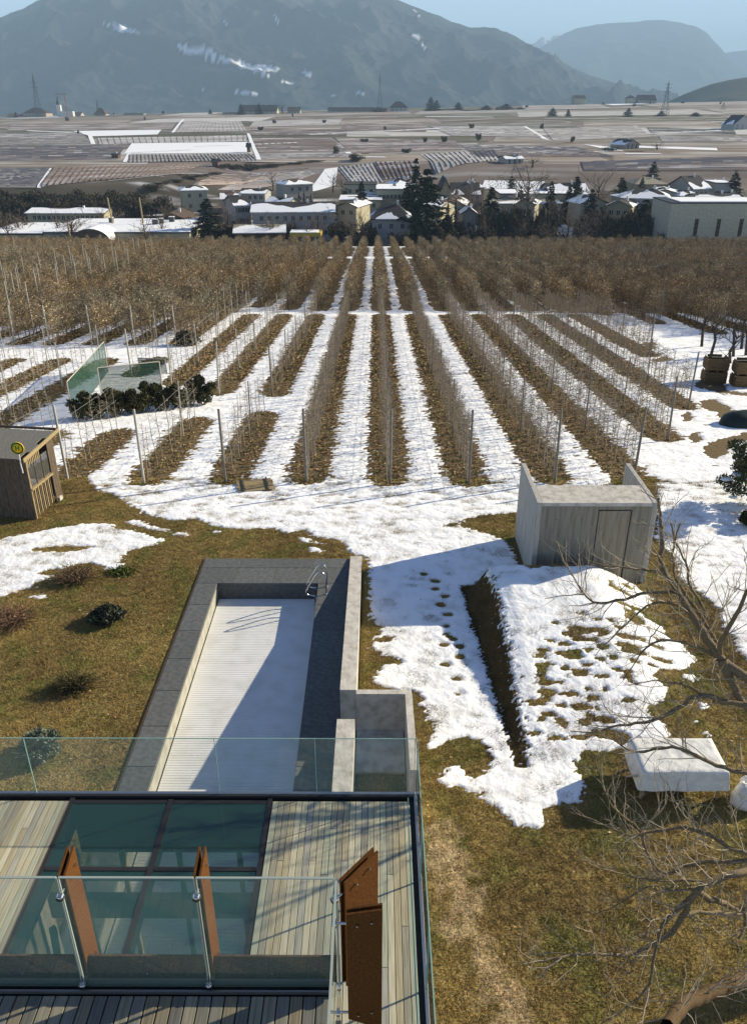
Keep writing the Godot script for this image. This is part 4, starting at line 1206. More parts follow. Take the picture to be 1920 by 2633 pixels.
func build_yard() -> void:
	M.screen_glass = glass(Color(0.20, 0.34, 0.30, 0.42))
	M.screen_glass.metallic_specular = 0.04
	screen_panel("long green glass screen running back from the corner beside the hedge", -14.23, 36.0, -16.2, 47.6, 1.85)
	screen_panel("short green glass screen with a pale frame standing behind the hedge", -14.1, 39.9, -11.42, 41.7, 1.75)
	screen_panel("low green glass screen farthest back behind the hedge", -14.2, 47.4, -12.5, 47.0, 0.9)
	# covered table
	var t := thing("covered_table", "long garden table wrapped in a pale sheet under the bare tree", "table", W(5.88, 12.0))
	var b := MB.new()
	b.smooth = true
	var nx := 30
	var ny := 26
	var ys := []
	for j in ny + 1:
		for i in nx + 1:
			var u := (float(i) / nx - 0.5) * 2.0
			var w := (float(j) / ny - 0.5) * 2.0
			var px := u * 1.35
			var pz := w * 0.98
			var ox := maxf(0.0, absf(px) - 0.82)
			var oz := maxf(0.0, absf(pz) - 0.47)
			var drop := maxf(ox, oz)
			var y := 0.77 - drop * 0.85 + broad.get_noise_2d(px * 60.0, pz * 90.0) * 0.012
			var fold := fine.get_noise_2d(px * 25.0, pz * 25.0) * 0.06 * clampf(drop * 4.0, 0.0, 1.0)
			var qx := signf(px) * (minf(absf(px), 0.82) + ox * 0.08 + fold * 0.4)
			var qz := signf(pz) * (minf(absf(pz), 0.47) + oz * 0.1 + fold * 0.4)
			ys.append(Vector3(qx, maxf(y, 0.34 + 0.05 * fine.get_noise_2d(px * 30.0, pz * 30.0)), qz))
	for j in ny + 1:
		for i in nx + 1:
			var k := j * (nx + 1) + i
			var a: Vector3 = ys[mini(k + 1, ys.size() - 1) if i < nx else k] - ys[k - 1 if i > 0 else k]
			var c: Vector3 = ys[k + nx + 1 if j < ny else k] - ys[k - nx - 1 if j > 0 else k]
			b.p(ys[k], c.cross(a).normalized())
	for j in ny:
		for i in nx:
			var k := j * (nx + 1) + i
			b.ix.append_array([k, k + 1, k + nx + 2, k, k + nx + 2, k + nx + 1])
	part(t, "sheet", b.make(), M.sheet)
	bx(t, "table_top", M.old_wood, Vector3(0, 0.735, 0), Vector3(1.6, 0.04, 0.9), 0.005)
	for q in [[-0.74, -0.38], [0.74, -0.38], [-0.74, 0.38], [0.74, 0.38]]:
		bx(t, "leg", M.old_wood_pale, Vector3(q[0], 0.36, q[1]), Vector3(0.05, 0.72, 0.05), 0.005)
	b = MB.new()
	b.box(Vector3(-0.87, 0.33, 0.12), Vector3(0.05, 0.7, 0.03), Basis.from_euler(Vector3(0.75, 0, 0.05)))
	part(t, "loose_strut", b.make(), M.post_pale)
	t = thing("plastic_bundle", "crumpled white plastic sheet bundle at the right end of the covered table", "plastic sheet", W(7.1, 11.5))
	b = MB.new()
	b.smooth = true
	for k in 7:
		b.ball(Vector3(rr(-0.22, 0.22), rr(0.08, 0.34), rr(-0.2, 0.2)), Vector3(rr(0.14, 0.24), rr(0.12, 0.24), rr(0.14, 0.24)), 7, 10, 0.16, k)
	part(t, "folds", b.make(), M.sheet)
	# boards left in the snow
	t = thing("broken_board", "flat weathered wooden panel with a raised edge lying on the snow before the orchard", "wooden panel", W(-4.35, 26.45, gh(-4.35, 26.45) + 0.09), 0.22)
	for k in 6:
		bx(t, "plank", M.old_wood_pale, Vector3(0.02 * (k % 3), 0.0, -0.42 + k * 0.165), Vector3(1.25 + 0.06 * (k % 2), 0.022, 0.155), 0.003)
	bx(t, "batten", M.old_wood, Vector3(0.45, 0.035, 0), Vector3(0.06, 0.045, 1.05), 0.004)
	bx(t, "batten", M.old_wood, Vector3(-0.4, 0.035, 0), Vector3(0.06, 0.045, 1.0), 0.004)
	# fruit crates
	crate("big slatted fruit crate, lower one of the left stack at the right edge", 19.25, 44.85, 0.0)
	crate("big slatted fruit crate with notched rim, upper one of the left stack", 19.25, 44.85, 0.76)
	crate("big slatted fruit crate, lower one of the nearer stack cut by the right edge", 20.45, 43.75, 0.0)
	crate("big slatted fruit crate, upper one of the nearer stack cut by the right edge", 20.45, 43.75, 0.76)
	t = thing("tarpaulin_heap", "low heap under a dark green tarpaulin at the right edge beside the snow", "tarpaulin", W(16.9, 35.2, gh(16.9, 35.2)))
	b = MB.new()
	b.smooth = true
	b.ball(Vector3(0, 0.05, 0), Vector3(1.1, 0.62, 0.8), 12, 20, 0.05, 2)
	part(t, "cover", b.make(), M.tarp)
	t = thing("garden_bush", "dark garden conifer at the right edge with snow caught in its branches", "bush", W(12.5, 24.6, gh(12.5, 24.6)))
	b = MB.new()
	b.tinted = true
	for k in 22:
		var h := rr(0.1, 2.0)
		leaf_cloud(b, Vector3(rr(-0.9, 0.9) * (1.2 - h * 0.4), h, rr(-0.7, 0.7)), Vector3(0.5, 0.24, 0.45), 420, 0.075, [Color(0.085, 0.095, 0.045), Color(0.12, 0.125, 0.06), Color(0.06, 0.07, 0.035)], 0.2)
	part(t, "foliage", b.make(), M.leaf)
	b = MB.new()
	b.smooth = true
	for k in 14:
		b.ball(Vector3(rr(-0.9, 0.7), rr(0.4, 1.5), rr(0.0, 0.7)), Vector3(rr(0.1, 0.22), 0.05, rr(0.08, 0.18)), 5, 8, 0.2, k)
	part(t, "snow_cap", b.make(), M.snow)
	t = thing("garden_bush", "small round evergreen bush on the snow in front of the conifer at the right", "bush", W(12.1, 23.1))
	b = MB.new()
	b.tinted = true
	leaf_cloud(b, Vector3(0, 0.26, 0), Vector3(0.55, 0.32, 0.45), 1300, 0.09, [Color(0.035, 0.045, 0.02), Color(0.05, 0.055, 0.025)], 0.3)
	part(t, "foliage", b.make(), M.leaf)
	t = thing("compost_heap", "dark rounded compost heap at the edge of the dense orchard on the left", "compost heap", W(-13.6, 57.5, gh(-13.6, 57.5)))
	b = MB.new()
	b.tinted = true
	leaf_cloud(b, Vector3(0, 0.4, 0), Vector3(1.1, 0.75, 0.9), 1200, 0.16, [Color(0.05, 0.045, 0.03), Color(0.035, 0.035, 0.02)], 0.1)
	part(t, "heap", b.make(), M.leaf)

func crate(label: String, x: float, d: float, up: float) -> void:
	var t := thing("fruit_crate", label, "crate", W(x, d, gh(x, d) + up + 0.06), -0.12, "fruit crates stacked by the orchard")
	for k in 4:
		var y := 0.08 + k * 0.165
		bx(t, "plank", M.crate, Vector3(0, y, 0.54), Vector3(1.14, 0.155, 0.022), 0.004)
		bx(t, "plank", M.crate, Vector3(0, y, -0.54), Vector3(1.14 if k < 3 else 0.8, 0.155, 0.022), 0.004)
		bx(t, "plank", M.crate, Vector3(0.575, y, 0), Vector3(0.022, 0.155, 1.08), 0.004)
		bx(t, "plank", M.crate, Vector3(-0.575, y, 0), Vector3(0.022, 0.155, 1.08 if k < 3 else 0.7), 0.004)
	bx(t, "floor", M.crate, Vector3(0, 0.02, 0), Vector3(1.12, 0.02, 1.05))
	for q in [-0.5, 0.0, 0.5]:
		bx(t, "runner", M.crate, Vector3(q, -0.04, 0), Vector3(0.1, 0.08, 1.08), 0.004)

# ---------------------------------------------------------------- bare tree in the foreground
const LIMBS := [[0.075, 0.016, 5.6, 4.71, -9.0, 5.19, 4.87, -9.11, 5.04, 4.94, -9.23, 4.88, 5.03, -9.34, 4.74, 5.2, -9.46, 4.61, 5.4, -9.57, 4.44, 5.62, -9.69, 4.32, 5.81, -9.8, 4.19, 5.99, -9.91, 4.11, 6.09, -10.03, 4.1, 6.24, -10.14, 4.13, 6.42, -10.26, 4.1, 6.64, -10.37, 4.1, 6.82, -10.49, 4.1, 6.95, -10.6],
	[0.03, 0.008, 4.87, 5.05, -9.45, 4.88, 5.17, -9.57, 4.76, 5.34, -9.69, 4.62, 5.56, -9.81, 4.4, 5.83, -9.93, 4.29, 6.01, -10.04, 4.28, 6.16, -10.16, 4.32, 6.4, -10.28, 4.25, 6.67, -10.4],
	[0.022, 0.007, 4.7, 5.53, -9.6, 4.55, 5.82, -9.63, 4.38, 6.04, -9.67, 4.29, 6.38, -9.7, 4.14, 6.63, -9.73, 4.1, 6.71, -9.77, 4.13, 6.94, -9.8],
	[0.035, 0.01, 4.83, 5.16, -9.3, 4.78, 5.37, -9.25, 4.82, 5.68, -9.2, 4.87, 6.02, -9.15, 4.9, 6.3, -9.1, 4.9, 6.64, -9.05, 4.82, 7.1, -9.0],
	[0.065, 0.03, 4.88, 5.06, -9.3, 4.95, 4.9, -9.24, 5.06, 4.72, -9.18, 5.17, 4.48, -9.12, 5.27, 4.37, -9.06, 5.51, 4.21, -9.0],
	[0.025, 0.005, 4.32, 5.8, -9.9, 3.99, 5.74, -9.97, 3.73, 5.61, -10.05, 3.51, 5.48, -10.12, 3.26, 5.41, -10.2, 3.11, 5.51, -10.28, 2.95, 5.77, -10.35, 2.79, 6.0, -10.43, 2.67, 6.16, -10.5],
	[0.01, 0.004, 3.29, 5.34, -10.3, 3.11, 5.27, -10.35, 2.93, 5.24, -10.4],
	[0.01, 0.004, 3.15, 5.43, -10.4, 2.87, 5.35, -10.5, 2.61, 5.23, -10.6],
	[0.008, 0.004, 3.09, 5.59, -10.4, 3.05, 5.86, -10.45, 3.01, 6.09, -10.5],
	[0.008, 0.004, 3.17, 5.46, -10.4, 3.15, 5.69, -10.4, 3.13, 5.92, -10.4],
	[0.02, 0.004, 4.45, 5.57, -9.8, 4.1, 5.72, -9.76, 3.84, 5.67, -9.72, 3.63, 5.47, -9.68, 3.42, 5.2, -9.64, 3.2, 4.89, -9.6],
	[0.02, 0.005, 4.14, 6.05, -10.1, 4.1, 5.98, -10.18, 4.06, 5.92, -10.27, 3.8, 5.92, -10.35, 3.61, 5.9, -10.43, 3.35, 5.88, -10.52, 3.17, 5.93, -10.6],
	[0.011, 0.006, 4.04, 5.96, -10.2, 4.04, 5.82, -10.15, 4.04, 5.67, -10.1],
	[0.025, 0.004, 4.87, 4.99, -9.4, 4.5, 5.23, -9.38, 4.17, 5.34, -9.36, 3.86, 5.31, -9.34, 3.69, 5.05, -9.32, 3.55, 4.68, -9.3],
	[0.01, 0.004, 3.81, 5.34, -9.3, 3.89, 5.52, -9.35, 4.02, 5.71, -9.4],
	[0.04, 0.005, 5.23, 4.48, -9.0, 5.13, 4.49, -9.02, 4.88, 4.52, -9.04, 4.56, 4.63, -9.07, 4.31, 4.35, -9.09, 4.07, 4.14, -9.11, 3.78, 4.04, -9.13, 3.52, 3.97, -9.16, 3.22, 3.84, -9.18, 2.85, 3.82, -9.2],
	[0.012, 0.004, 4.07, 4.18, -9.1, 3.79, 4.1, -9.2, 3.44, 4.06, -9.3, 3.31, 4.28, -9.4],
	[0.018, 0.004, 4.58, 4.6, -9.1, 4.35, 4.76, -9.07, 4.04, 4.89, -9.03, 3.49, 4.84, -9.0],
	[0.014, 0.007, 4.97, 5.01, -9.3, 4.77, 5.02, -9.27, 4.75, 4.86, -9.23, 4.82, 4.52, -9.2],
	[0.035, 0.006, 5.56, 3.53, -8.6, 5.26, 3.58, -8.63, 4.9, 3.66, -8.67, 4.62, 3.79, -8.7, 4.3, 3.95, -8.73, 4.0, 3.92, -8.77, 3.82, 3.82, -8.8, 3.58, 3.83, -8.83, 3.45, 3.93, -8.87, 3.17, 4.09, -8.9],
	[0.05, 0.007, 5.27, 2.89, -7.6, 4.95, 2.9, -7.53, 4.71, 2.95, -7.46, 4.45, 2.87, -7.39, 4.26, 2.88, -7.31, 4.11, 2.61, -7.24, 4.01, 2.3, -7.17, 3.78, 2.1, -7.1, 3.47, 1.97, -7.03, 3.21, 2.01, -6.96, 2.91, 2.16, -6.89, 2.58, 2.23, -6.81, 2.3, 2.26, -6.74, 2.0, 2.31, -6.67, 1.75, 2.68, -6.6],
	[0.03, 0.006, 4.31, 2.77, -7.4, 4.02, 2.6, -7.23, 3.77, 2.57, -7.06, 3.65, 2.4, -6.89, 3.55, 2.22, -6.71, 3.48, 1.98, -6.54, 3.15, 1.83, -6.37, 2.79, 1.76, -6.2],
	[0.014, 0.005, 3.4, 2.2, -6.4, 3.32, 2.08, -6.2, 3.23, 2.08, -6.0],
	[0.032, 0.005, 5.64, 2.35, -8.2, 5.36, 2.29, -8.23, 5.11, 2.22, -8.27, 4.77, 2.18, -8.3, 4.49, 2.01, -8.33, 4.25, 1.85, -8.37, 3.98, 2.24, -8.4, 3.82, 2.62, -8.43, 3.78, 2.7, -8.47, 3.51, 2.93, -8.5, 3.37, 3.06, -8.53, 3.2, 3.48, -8.57, 3.03, 3.94, -8.6],
	[0.012, 0.004, 3.81, 2.69, -8.4, 3.99, 2.85, -8.47, 4.16, 3.09, -8.53, 4.08, 3.47, -8.6],
	[0.018, 0.005, 4.37, 2.76, -7.5, 3.87, 2.81, -7.47, 3.38, 2.91, -7.45, 3.05, 3.05, -7.43, 2.77, 3.21, -7.4],
	[0.02, 0.004, 4.48, 2.71, -7.5, 4.18, 2.64, -7.46, 3.87, 2.69, -7.42, 3.64, 2.83, -7.38, 3.21, 2.48, -7.34, 2.91, 2.33, -7.3],
	[0.03, 0.005, 5.52, 2.5, -8.0, 5.2, 2.66, -8.04, 5.03, 2.68, -8.07, 4.67, 2.92, -8.11, 4.32, 3.02, -8.15, 3.84, 2.89, -8.19, 3.59, 2.79, -8.23, 3.27, 2.95, -8.26, 2.85, 3.11, -8.3],
	[0.045, 0.02, 4.35, 2.44, -7.6, 4.85, 2.03, -7.73, 5.34, 1.67, -7.87, 5.79, 1.27, -8.0],
	[0.025, 0.012, 4.03, 2.46, -7.2, 4.34, 2.34, -7.35, 4.79, 2.12, -7.5, 5.2, 1.88, -7.65, 5.63, 1.64, -7.8],
	[0.075, 0.08, 3.3, 2.72, -5.6, 3.55, 2.5, -5.9, 3.82, 2.22, -6.2, 4.25, 1.92, -6.5, 4.72, 1.67, -6.8, 5.09, 1.34, -7.1, 5.56, 1.15, -7.4],
	[0.03, 0.012, 5.11, 2.11, -7.6, 5.08, 1.95, -7.45, 4.96, 1.86, -7.3]]

func build_tree() -> void:
	var t := thing("bare_tree", "large leafless walnut-grey tree leaning in from the right edge over the lawn", "tree")
	var b := MB.new()
	b.smooth = true
	b.tube(PackedVector3Array([Vector3(7.0, -0.1, -8.2), Vector3(6.85, 1.2, -8.3), Vector3(6.6, 2.6, -8.6), Vector3(6.3, 4.0, -9.0)]), 0.22, 0.13, 12)
	part(t, "trunk", b.make(), M.bark)
	var tw := MB.new()
	tw.smooth = true
	for l in LIMBS:
		var pts := PackedVector3Array()
		for k in range(2, l.size(), 3):
			pts.append(Vector3(l[k], l[k + 1], l[k + 2]))
		var cv := Curve3D.new()
		for k in pts.size():
			var bend := (pts[mini(k + 1, pts.size() - 1)] - pts[maxi(k - 1, 0)]) * 0.17
			cv.add_point(pts[k], -bend, bend)
		var long := cv.get_baked_length()
		var many := maxi(6, int(long / 0.12))
		var line := PackedVector3Array()
		for k in many + 1:
			var f := float(k) / many
			line.append(cv.sample_baked(long * f) + Vector3(rng.randfn(), rng.randfn(), rng.randfn()) * 0.008 * (1.0 if k > 0 else 0.0))
		b = MB.new()
		b.smooth = true
		b.tube(line, l[0] * 1.12, l[1] * 1.25, 7 if l[0] > 0.02 else 5)
		part(t, "branch", b.make(), M.bark_limb if l[1] > 0.07 else M.bark if l[0] > 0.014 else M.twig_tree)
		var s := 0.25
		while s < long:
			var f2 := s / long
			var o := cv.sample_baked(s)
			var dir := (cv.sample_baked(minf(s + 0.1, long)) - cv.sample_baked(maxf(s - 0.1, 0.0))).normalized()
			twig(tw, o, dir, rr(0.3, 0.95) * (1.0 - f2 * 0.4), minf(0.0095, lerpf(l[0], l[1], f2) * 0.6), 2)
			s += rr(0.05, 0.15)
	part(t, "twigs", tw.make(), M.twig_tree).set_meta("kind", "stuff")

func twig(b: MB, o: Vector3, dir: Vector3, long: float, r: float, depth: int) -> void:
	var side := Vector3(rng.randfn(), rng.randfn() + 0.45, rng.randfn()).normalized()
	var go := (dir * 0.75 + side * 0.8).normalized()
	var pts := PackedVector3Array([o])
	var n := 5
	var c := o
	for k in n:
		go = (go + Vector3(rng.randfn(), rng.randfn() + 0.35, rng.randfn()) * 0.13).normalized()
		c += go * long / n
		pts.append(c)
		if depth > 0 and k > 0 and rng.randf() < 0.5:
			twig(b, c, go, long * rr(0.3, 0.6), r * 0.6, depth - 1)
	b.tube(pts, r, r * 0.5, 3)

# ---------------------------------------------------------------- orchard
func spindle(tall: float, wide: float, count: int, rad: float) -> Array:   # trunk mesh and twig mesh of a young apple tree
	var b := MB.new()
	b.smooth = true
	var pts := PackedVector3Array()
	for k in 7:
		pts.append(Vector3(rr(-0.03, 0.03), tall * k / 6.0, rr(-0.03, 0.03)) if k else Vector3.ZERO)
	b.tube(pts, rad * 2.1, rad * 0.8, 5)
	var tr := b.make()
	b = MB.new()
	b.smooth = true
	for k in count:
		var h := rr(0.28, 0.97)
		var a := rr(0, TAU)
		var o := Vector3(0, h * tall, 0)
		var dir := Vector3(cos(a), rr(-0.15, 0.7), sin(a) * 1.25).normalized()
		var long := wide * rr(0.45, 1.1) * (1.15 - h * 0.55)
		var m := o + dir * long * 0.5
		var e := m + (dir + Vector3(rr(-0.3, 0.3), rr(0.1, 0.7), rr(-0.3, 0.3))).normalized() * long * 0.5
		b.tube(PackedVector3Array([o, m, e]), rad * 0.75, rad * 0.4, 3)
		for q in 2:
			var s := m.lerp(e, rr(-0.6, 0.8))
			b.tube(PackedVector3Array([s, s + Vector3(rr(-1, 1), rr(-0.2, 1.0), rr(-1, 1)).normalized() * long * rr(0.2, 0.45)]), rad * 0.5, rad * 0.3, 3)
	return [tr, b.make()]

func bushy(tall: float, wide: float, count: int, leaves: int) -> ArrayMesh:   # an older tree, one mesh, for the far orchard
	var b := MB.new()
	b.tinted = true
	var browns := [Color(0.215, 0.172, 0.115), Color(0.275, 0.225, 0.15), Color(0.155, 0.125, 0.085), Color(0.33, 0.272, 0.185)]
	b.tint = browns[2]
	b.tube(PackedVector3Array([Vector3.ZERO, Vector3(rr(-0.1, 0.1), tall * 0.5, 0), Vector3(0, tall * 0.9, 0)]), 0.05, 0.02, 4)
	for k in count:
		var h := rr(0.22, 0.95)
		var a := rr(0, TAU)
		var o := Vector3(0, h * tall, 0)
		var dir := Vector3(cos(a), rr(0.0, 0.9), sin(a)).normalized()
		var long := wide * rr(0.5, 1.1) * (1.2 - h * 0.6)
		b.tint = browns[rng.randi() % 4] * rr(0.7, 1.3)
		var m := o + dir * long * 0.5
		b.tube(PackedVector3Array([o, m, m + (dir + Vector3(rr(-0.5, 0.5), rr(0, 0.9), rr(-0.5, 0.5))).normalized() * long * 0.55]), 0.013, 0.007, 3)
		for q in 2:
			var s := m + Vector3(rr(-0.2, 0.2), rr(-0.2, 0.2), rr(-0.2, 0.2))
			b.tube(PackedVector3Array([s, s + Vector3(rr(-1, 1), rr(-0.3, 1.2), rr(-1, 1)).normalized() * long * 0.45]), 0.008, 0.005, 3)
	for k in leaves:
		var a := rr(0, TAU)
		var h := rr(0.3, 1.0)
		var w := wide * (1.15 - h * 0.6) * sqrt(rng.randf())
		var o := Vector3(cos(a) * w, h * tall, sin(a) * w)
		var t := Basis.from_euler(Vector3(rr(-1, 1), rr(0, TAU), rr(-1, 1)))
		b.tint = Color(0.33, 0.262, 0.145) * (rr(0.25, 0.8) if k % 2 == 0 else rr(0.9, 1.9))
		b.quad(o + t * Vector3(-0.075, 0, 0), o + t * Vector3(0, 0.03, -0.045), o + t * Vector3(0.075, 0, 0), o + t * Vector3(0, 0, 0.045))
	return b.make()

const ROW_NAMES := ["leftmost sparse row",
	"second sparse row",
	"third sparse row",
	"row at the glass screens",
	"row behind the bus shelter",
	"row right of the hedge",
	"row behind the broken panel",
	"row left of the middle",
	"middle orchard row",
	"row right of the middle",
	"row behind the shed's left wall",
	"row behind the shed's right wall",
	"fourth row from the right",
	"row ending before the crates",
	"shortest right-hand row",
	"sixteenth far left row",
	"fifteenth far left row",
	"fourteenth far left row",
	"thirteenth far left row",
	"twelfth far left row",
	"eleventh far left row",
	"tenth far left row",
	"ninth far left row",
	"eighth far left row",
	"seventh far left row",
	"sixth far left row",
	"fifth far left row",
	"fourth far left row",
	"third far left row",
	"second far left row",
	"first far left row",
	"first far right row",
	"second far right row",
	"third far right row",
	"fourth far right row",
	"fifth far right row",
	"sixth far right row",
	"seventh far right row",
	"eighth far right row",
	"ninth far right row",
	"tenth far right row",
	"eleventh far right row",
	"twelfth far right row",
	"thirteenth far right row",
	"fourteenth far right row",
	"fifteenth far right row",
	"sixteenth far right row",
	"seventeenth far right row",
	"eighteenth far right row",
	"nineteenth far right row",
	"twentieth far right row",
	"twenty-first far right row",
	"twenty-second far right row",
	"twenty-third far right row",
	"twenty-fourth far right row",
	"twenty-fifth far right row",
	"the farthest orchard block",
	"the farthest orchard block",
	"the farthest orchard block",
	"the farthest orchard block",
	"the farthest orchard block",
	"the farthest orchard block",
	"the farthest orchard block",
	"the farthest orchard block",
	"the farthest orchard block",
	"the farthest orchard block",
	"the farthest orchard block",
	"the farthest orchard block",
	"the farthest orchard block",
	"the farthest orchard block",
	"the farthest orchard block",
	"the farthest orchard block",
	"the farthest orchard block",
	"the farthest orchard block",
	"the farthest orchard block",
	"the farthest orchard block",
	"the farthest orchard block",
	"the farthest orchard block",
	"the farthest orchard block",
	"the farthest orchard block",
	"the farthest orchard block",
	"the farthest orchard block",
	"the farthest orchard block",
	"the farthest orchard block",
	"the farthest orchard block",
	"the farthest orchard block",
	"the farthest orchard block",
	"the farthest orchard block",
	"the farthest orchard block",
	"the farthest orchard block",
	"the farthest orchard block",
	"the farthest orchard block",
	"the farthest orchard block",
	"the farthest orchard block",
	"the farthest orchard block",
	"the farthest orchard block",
	"the farthest orchard block",
	"the farthest orchard block",
	"the farthest orchard block",
	"the farthest orchard block",
	"the farthest orchard block",
	"the farthest orchard block",
	"the farthest orchard block",
	"the farthest orchard block",
	"the farthest orchard block",
	"the farthest orchard block",
	"the farthest orchard block",
	"the farthest orchard block",
	"the farthest orchard block",
	"the farthest orchard block",
	"the farthest orchard block",
	"the farthest orchard block",
	"the farthest orchard block",
	"the farthest orchard block",
	"the farthest orchard block",
	"the farthest orchard block",
	"the farthest orchard block",
	"the farthest orchard block",
	"the farthest orchard block",
	"the farthest orchard block",
	"the farthest orchard block",
	"the farthest orchard block",
	"the farthest orchard block",
	"the farthest orchard block",
	"the farthest orchard block",
	"the farthest orchard block",
	"the farthest orchard block",
	"the farthest orchard block",
	"the farthest orchard block"]
const POLES := [-27.8, 61.8, -38.6, 85.9, -33.3, 74.2, -31.0, 70.4, -32.7, 75.3, -34.5, 80.1, -58.5, 136.3, -25.9, 60.9, -38.9, 91.8, -30.5, 74.2, -32.6, 80.1, -39.2, 97.4, -30.6, 79.4, -32.9, 85.9, -39.8, 103.8, -34.3, 91.8, -39.8, 109.0, -34.7, 95.5, -32.9, 90.9, -30.3, 83.6, -39.2, 112.4, -35.5, 102.7, -32.9, 95.5, -30.3, 88.3, -39.3, 117.9, -36.7, 111.1, -33.4, 101.6, -30.5, 93.6, -34.0, 108.5, -41.5, 132.5, -31.2, 100.5, -39.8, 130.7, -35.3, 117.9, -31.5, 106.1, -37.6, 130.7, -36.8, 130.7, -34.3, 125.6, -34.9, 130.7]

func build_orchard() -> void:
	var kinds := []
	for k in 6: kinds.append(spindle(rr(2.0, 2.45), 0.46, 52, 0.009))
	for k in 5: kinds.append(spindle(rr(1.9, 2.3), 0.38, 24, 0.009))
	var spots := []
	for ri in ROWS.size():
		var r: Array = ROWS[ri]
		for k in range(1, r.size(), 2):
			if r[k] > 70.0: continue
			var central: bool = r[0] > -3.5
			var d: float = r[k] + 0.4
			while d < r[k + 1] - 0.2:
				spots.append([d + absf(r[0]) * 0.15, r[0] + rr(-0.1, 0.1), d + rr(-0.1, 0.1), ri, central])
				d += rr(0.38, 0.54) if central else rr(0.72, 1.0)
	spots.sort_custom(func(a, b): return a[0] < b[0])
	var protos := {}
	var rest := []
	for k in kinds.size(): rest.append([])
	var made := 0
	var nth := {}
	for s in spots:
		var kind: int = rng.randi() % 6 if s[4] else 6 + rng.randi() % 5
		var y := gh(s[1], s[2])
		var sc := rr(0.88, 1.12)
		if made < 290:
			made += 1
			var o: Node3D
			if not protos.has(kind):
				o = thing("apple_tree", "", "tree")
				part(o, "trunk", kinds[kind][0], M.twig_pale)
				part(o, "twigs", kinds[kind][1], M.twig if s[4] else M.twig_pale)
				protos[kind] = o
			else:
				o = protos[kind].duplicate()
				o.name = numbered("apple_tree")
				add_child(o)
			o.position = W(s[1], s[2], y)
			o.rotation = Vector3(rr(-0.05, 0.05), rr(0, TAU), rr(-0.05, 0.05))
			o.scale = Vector3.ONE * sc
			nth[s[3]] = nth.get(s[3], 0) + 1
			tag(o, "slender bare apple tree, %s from the front in the %s" % [ordinal(nth[s[3]]), ROW_NAMES[s[3]]], "tree", "young apple trees in the " + ROW_NAMES[s[3]])
		else:
			rest[kind].append(Transform3D(Basis(Vector3.UP, rr(0, TAU)).scaled(Vector3.ONE * sc), W(s[1], s[2], y)))
	for k in kinds.size():
		if rest[k].is_empty(): continue
		scatter("apple_trees", "young leafless apple trees farther down the near orchard rows", kinds[k][1], M.twig if k < 6 else M.twig_pale, rest[k], PackedColorArray())
		scatter("apple_tree_trunks", "thin trunks of the young apple trees farther down the rows", kinds[k][0], M.twig_pale, rest[k], PackedColorArray())
	var meshes := []
	for k in 5: meshes.append(bushy(rr(2.6, 3.1), 1.15, 80, 110))
	var places := [[], [], [], [], []]
	var tints := [PackedColorArray(), PackedColorArray(), PackedColorArray(), PackedColorArray(), PackedColorArray()]
	for r in ROWS:
		for k in range(1, r.size(), 2):
			if r[k] < 56.0 and r[k + 1] < 80.0: continue
			if r[k + 1] < 80.0: continue
			var d: float = r[k] + 0.5
			while d < r[k + 1]:
				var which := rng.randi() % 5
				var x: float = r[0] + rr(-0.2, 0.2)
				var s := rr(0.76, 1.02) * (0.86 if d > 150.0 else (0.9 if d > 135.0 else 1.0))
				if broad.get_noise_2d(x * 3.0, d * 3.0) < -0.5: s *= 0.7
				places[which].append(Transform3D(Basis(Vector3.UP, rr(0, TAU)).scaled(Vector3(s, s * rr(0.9, 1.1), s)), W(x, d, gh(x, d) - 0.02)))
				var g := rr(0.62, 1.4)
				var warm := clampf(0.5 + broad.get_noise_2d(x * 1.5 + 90.0, d * 1.5), 0.0, 1.0)
				tints[which].append(Color(g * lerpf(0.95, 1.12, warm), g, g * lerpf(1.05, 0.85, warm)))
				d += rr(0.7, 1.0) if d < 110.0 else rr(0.85, 1.2)
	for k in 5:
		scatter("orchard_trees", "dense brown mass of leafless older apple trees of the far orchard", meshes[k], M.leaf, places[k], tints[k])
	# posts
	var proto: Node3D = null
	var posts_in := {}
	for ri in ROWS.size():
		var r: Array = ROWS[ri]
		if r[1] > 70.0: continue
		for k in range(1, r.size(), 2):
			var d: float = r[k] + 0.15
			var first := true
			while d < minf(r[k + 1], 76.0):
				var pale: bool = r[0] < -6.0
				var tall := 2.85 if first else 2.5
				posts_in[ri] = posts_in.get(ri, 0) + 1
				var lab := "%s trellis post, %s from the front in the %s" % ["pale thin" if pale else "grey wooden", ordinal(posts_in[ri]), ROW_NAMES[ri]]
				post(W(r[0] + rr(-0.05, 0.05), d, gh(r[0], d)), tall, (0.05 if first else 0.033), M.post_pale if pale else M.post_wood, lab, "trellis posts of the " + ROW_NAMES[ri])
				d += rr(6.2, 7.4)
				first = false
	for ri in 15:   # trellis wires
		var r: Array = ROWS[ri]
		var b := MB.new()
		for k in range(1, r.size(), 2):
			if r[k] > 57.0: continue
			for h in [0.75, 1.45, 2.15]:
				var line := PackedVector3Array()
				var many := 8
				for q in many + 1:
					var d := lerpf(r[k] + 0.15, minf(r[k + 1], 76.0) - 0.3, q / float(many))
					line.append(W(r[0], d, gh(r[0], d) + h))
				b.tube(line, 0.0045, 0.0045, 3)
		var o := part(self, "trellis_wire", b.make(), M.dull_steel)
		tag(o, "thin trellis wires strung along the " + ROW_NAMES[ri], "wire", "trellis wires of the orchard")
	for k in range(0, POLES.size(), 2):
		post(W(POLES[k], POLES[k + 1], gh(POLES[k], POLES[k + 1])), 4.2, 0.05, M.post_pale, "white pole above the brown far left orchard, %s from the left" % ordinal(k / 2 + 1), "tall white poles in the far left orchard")
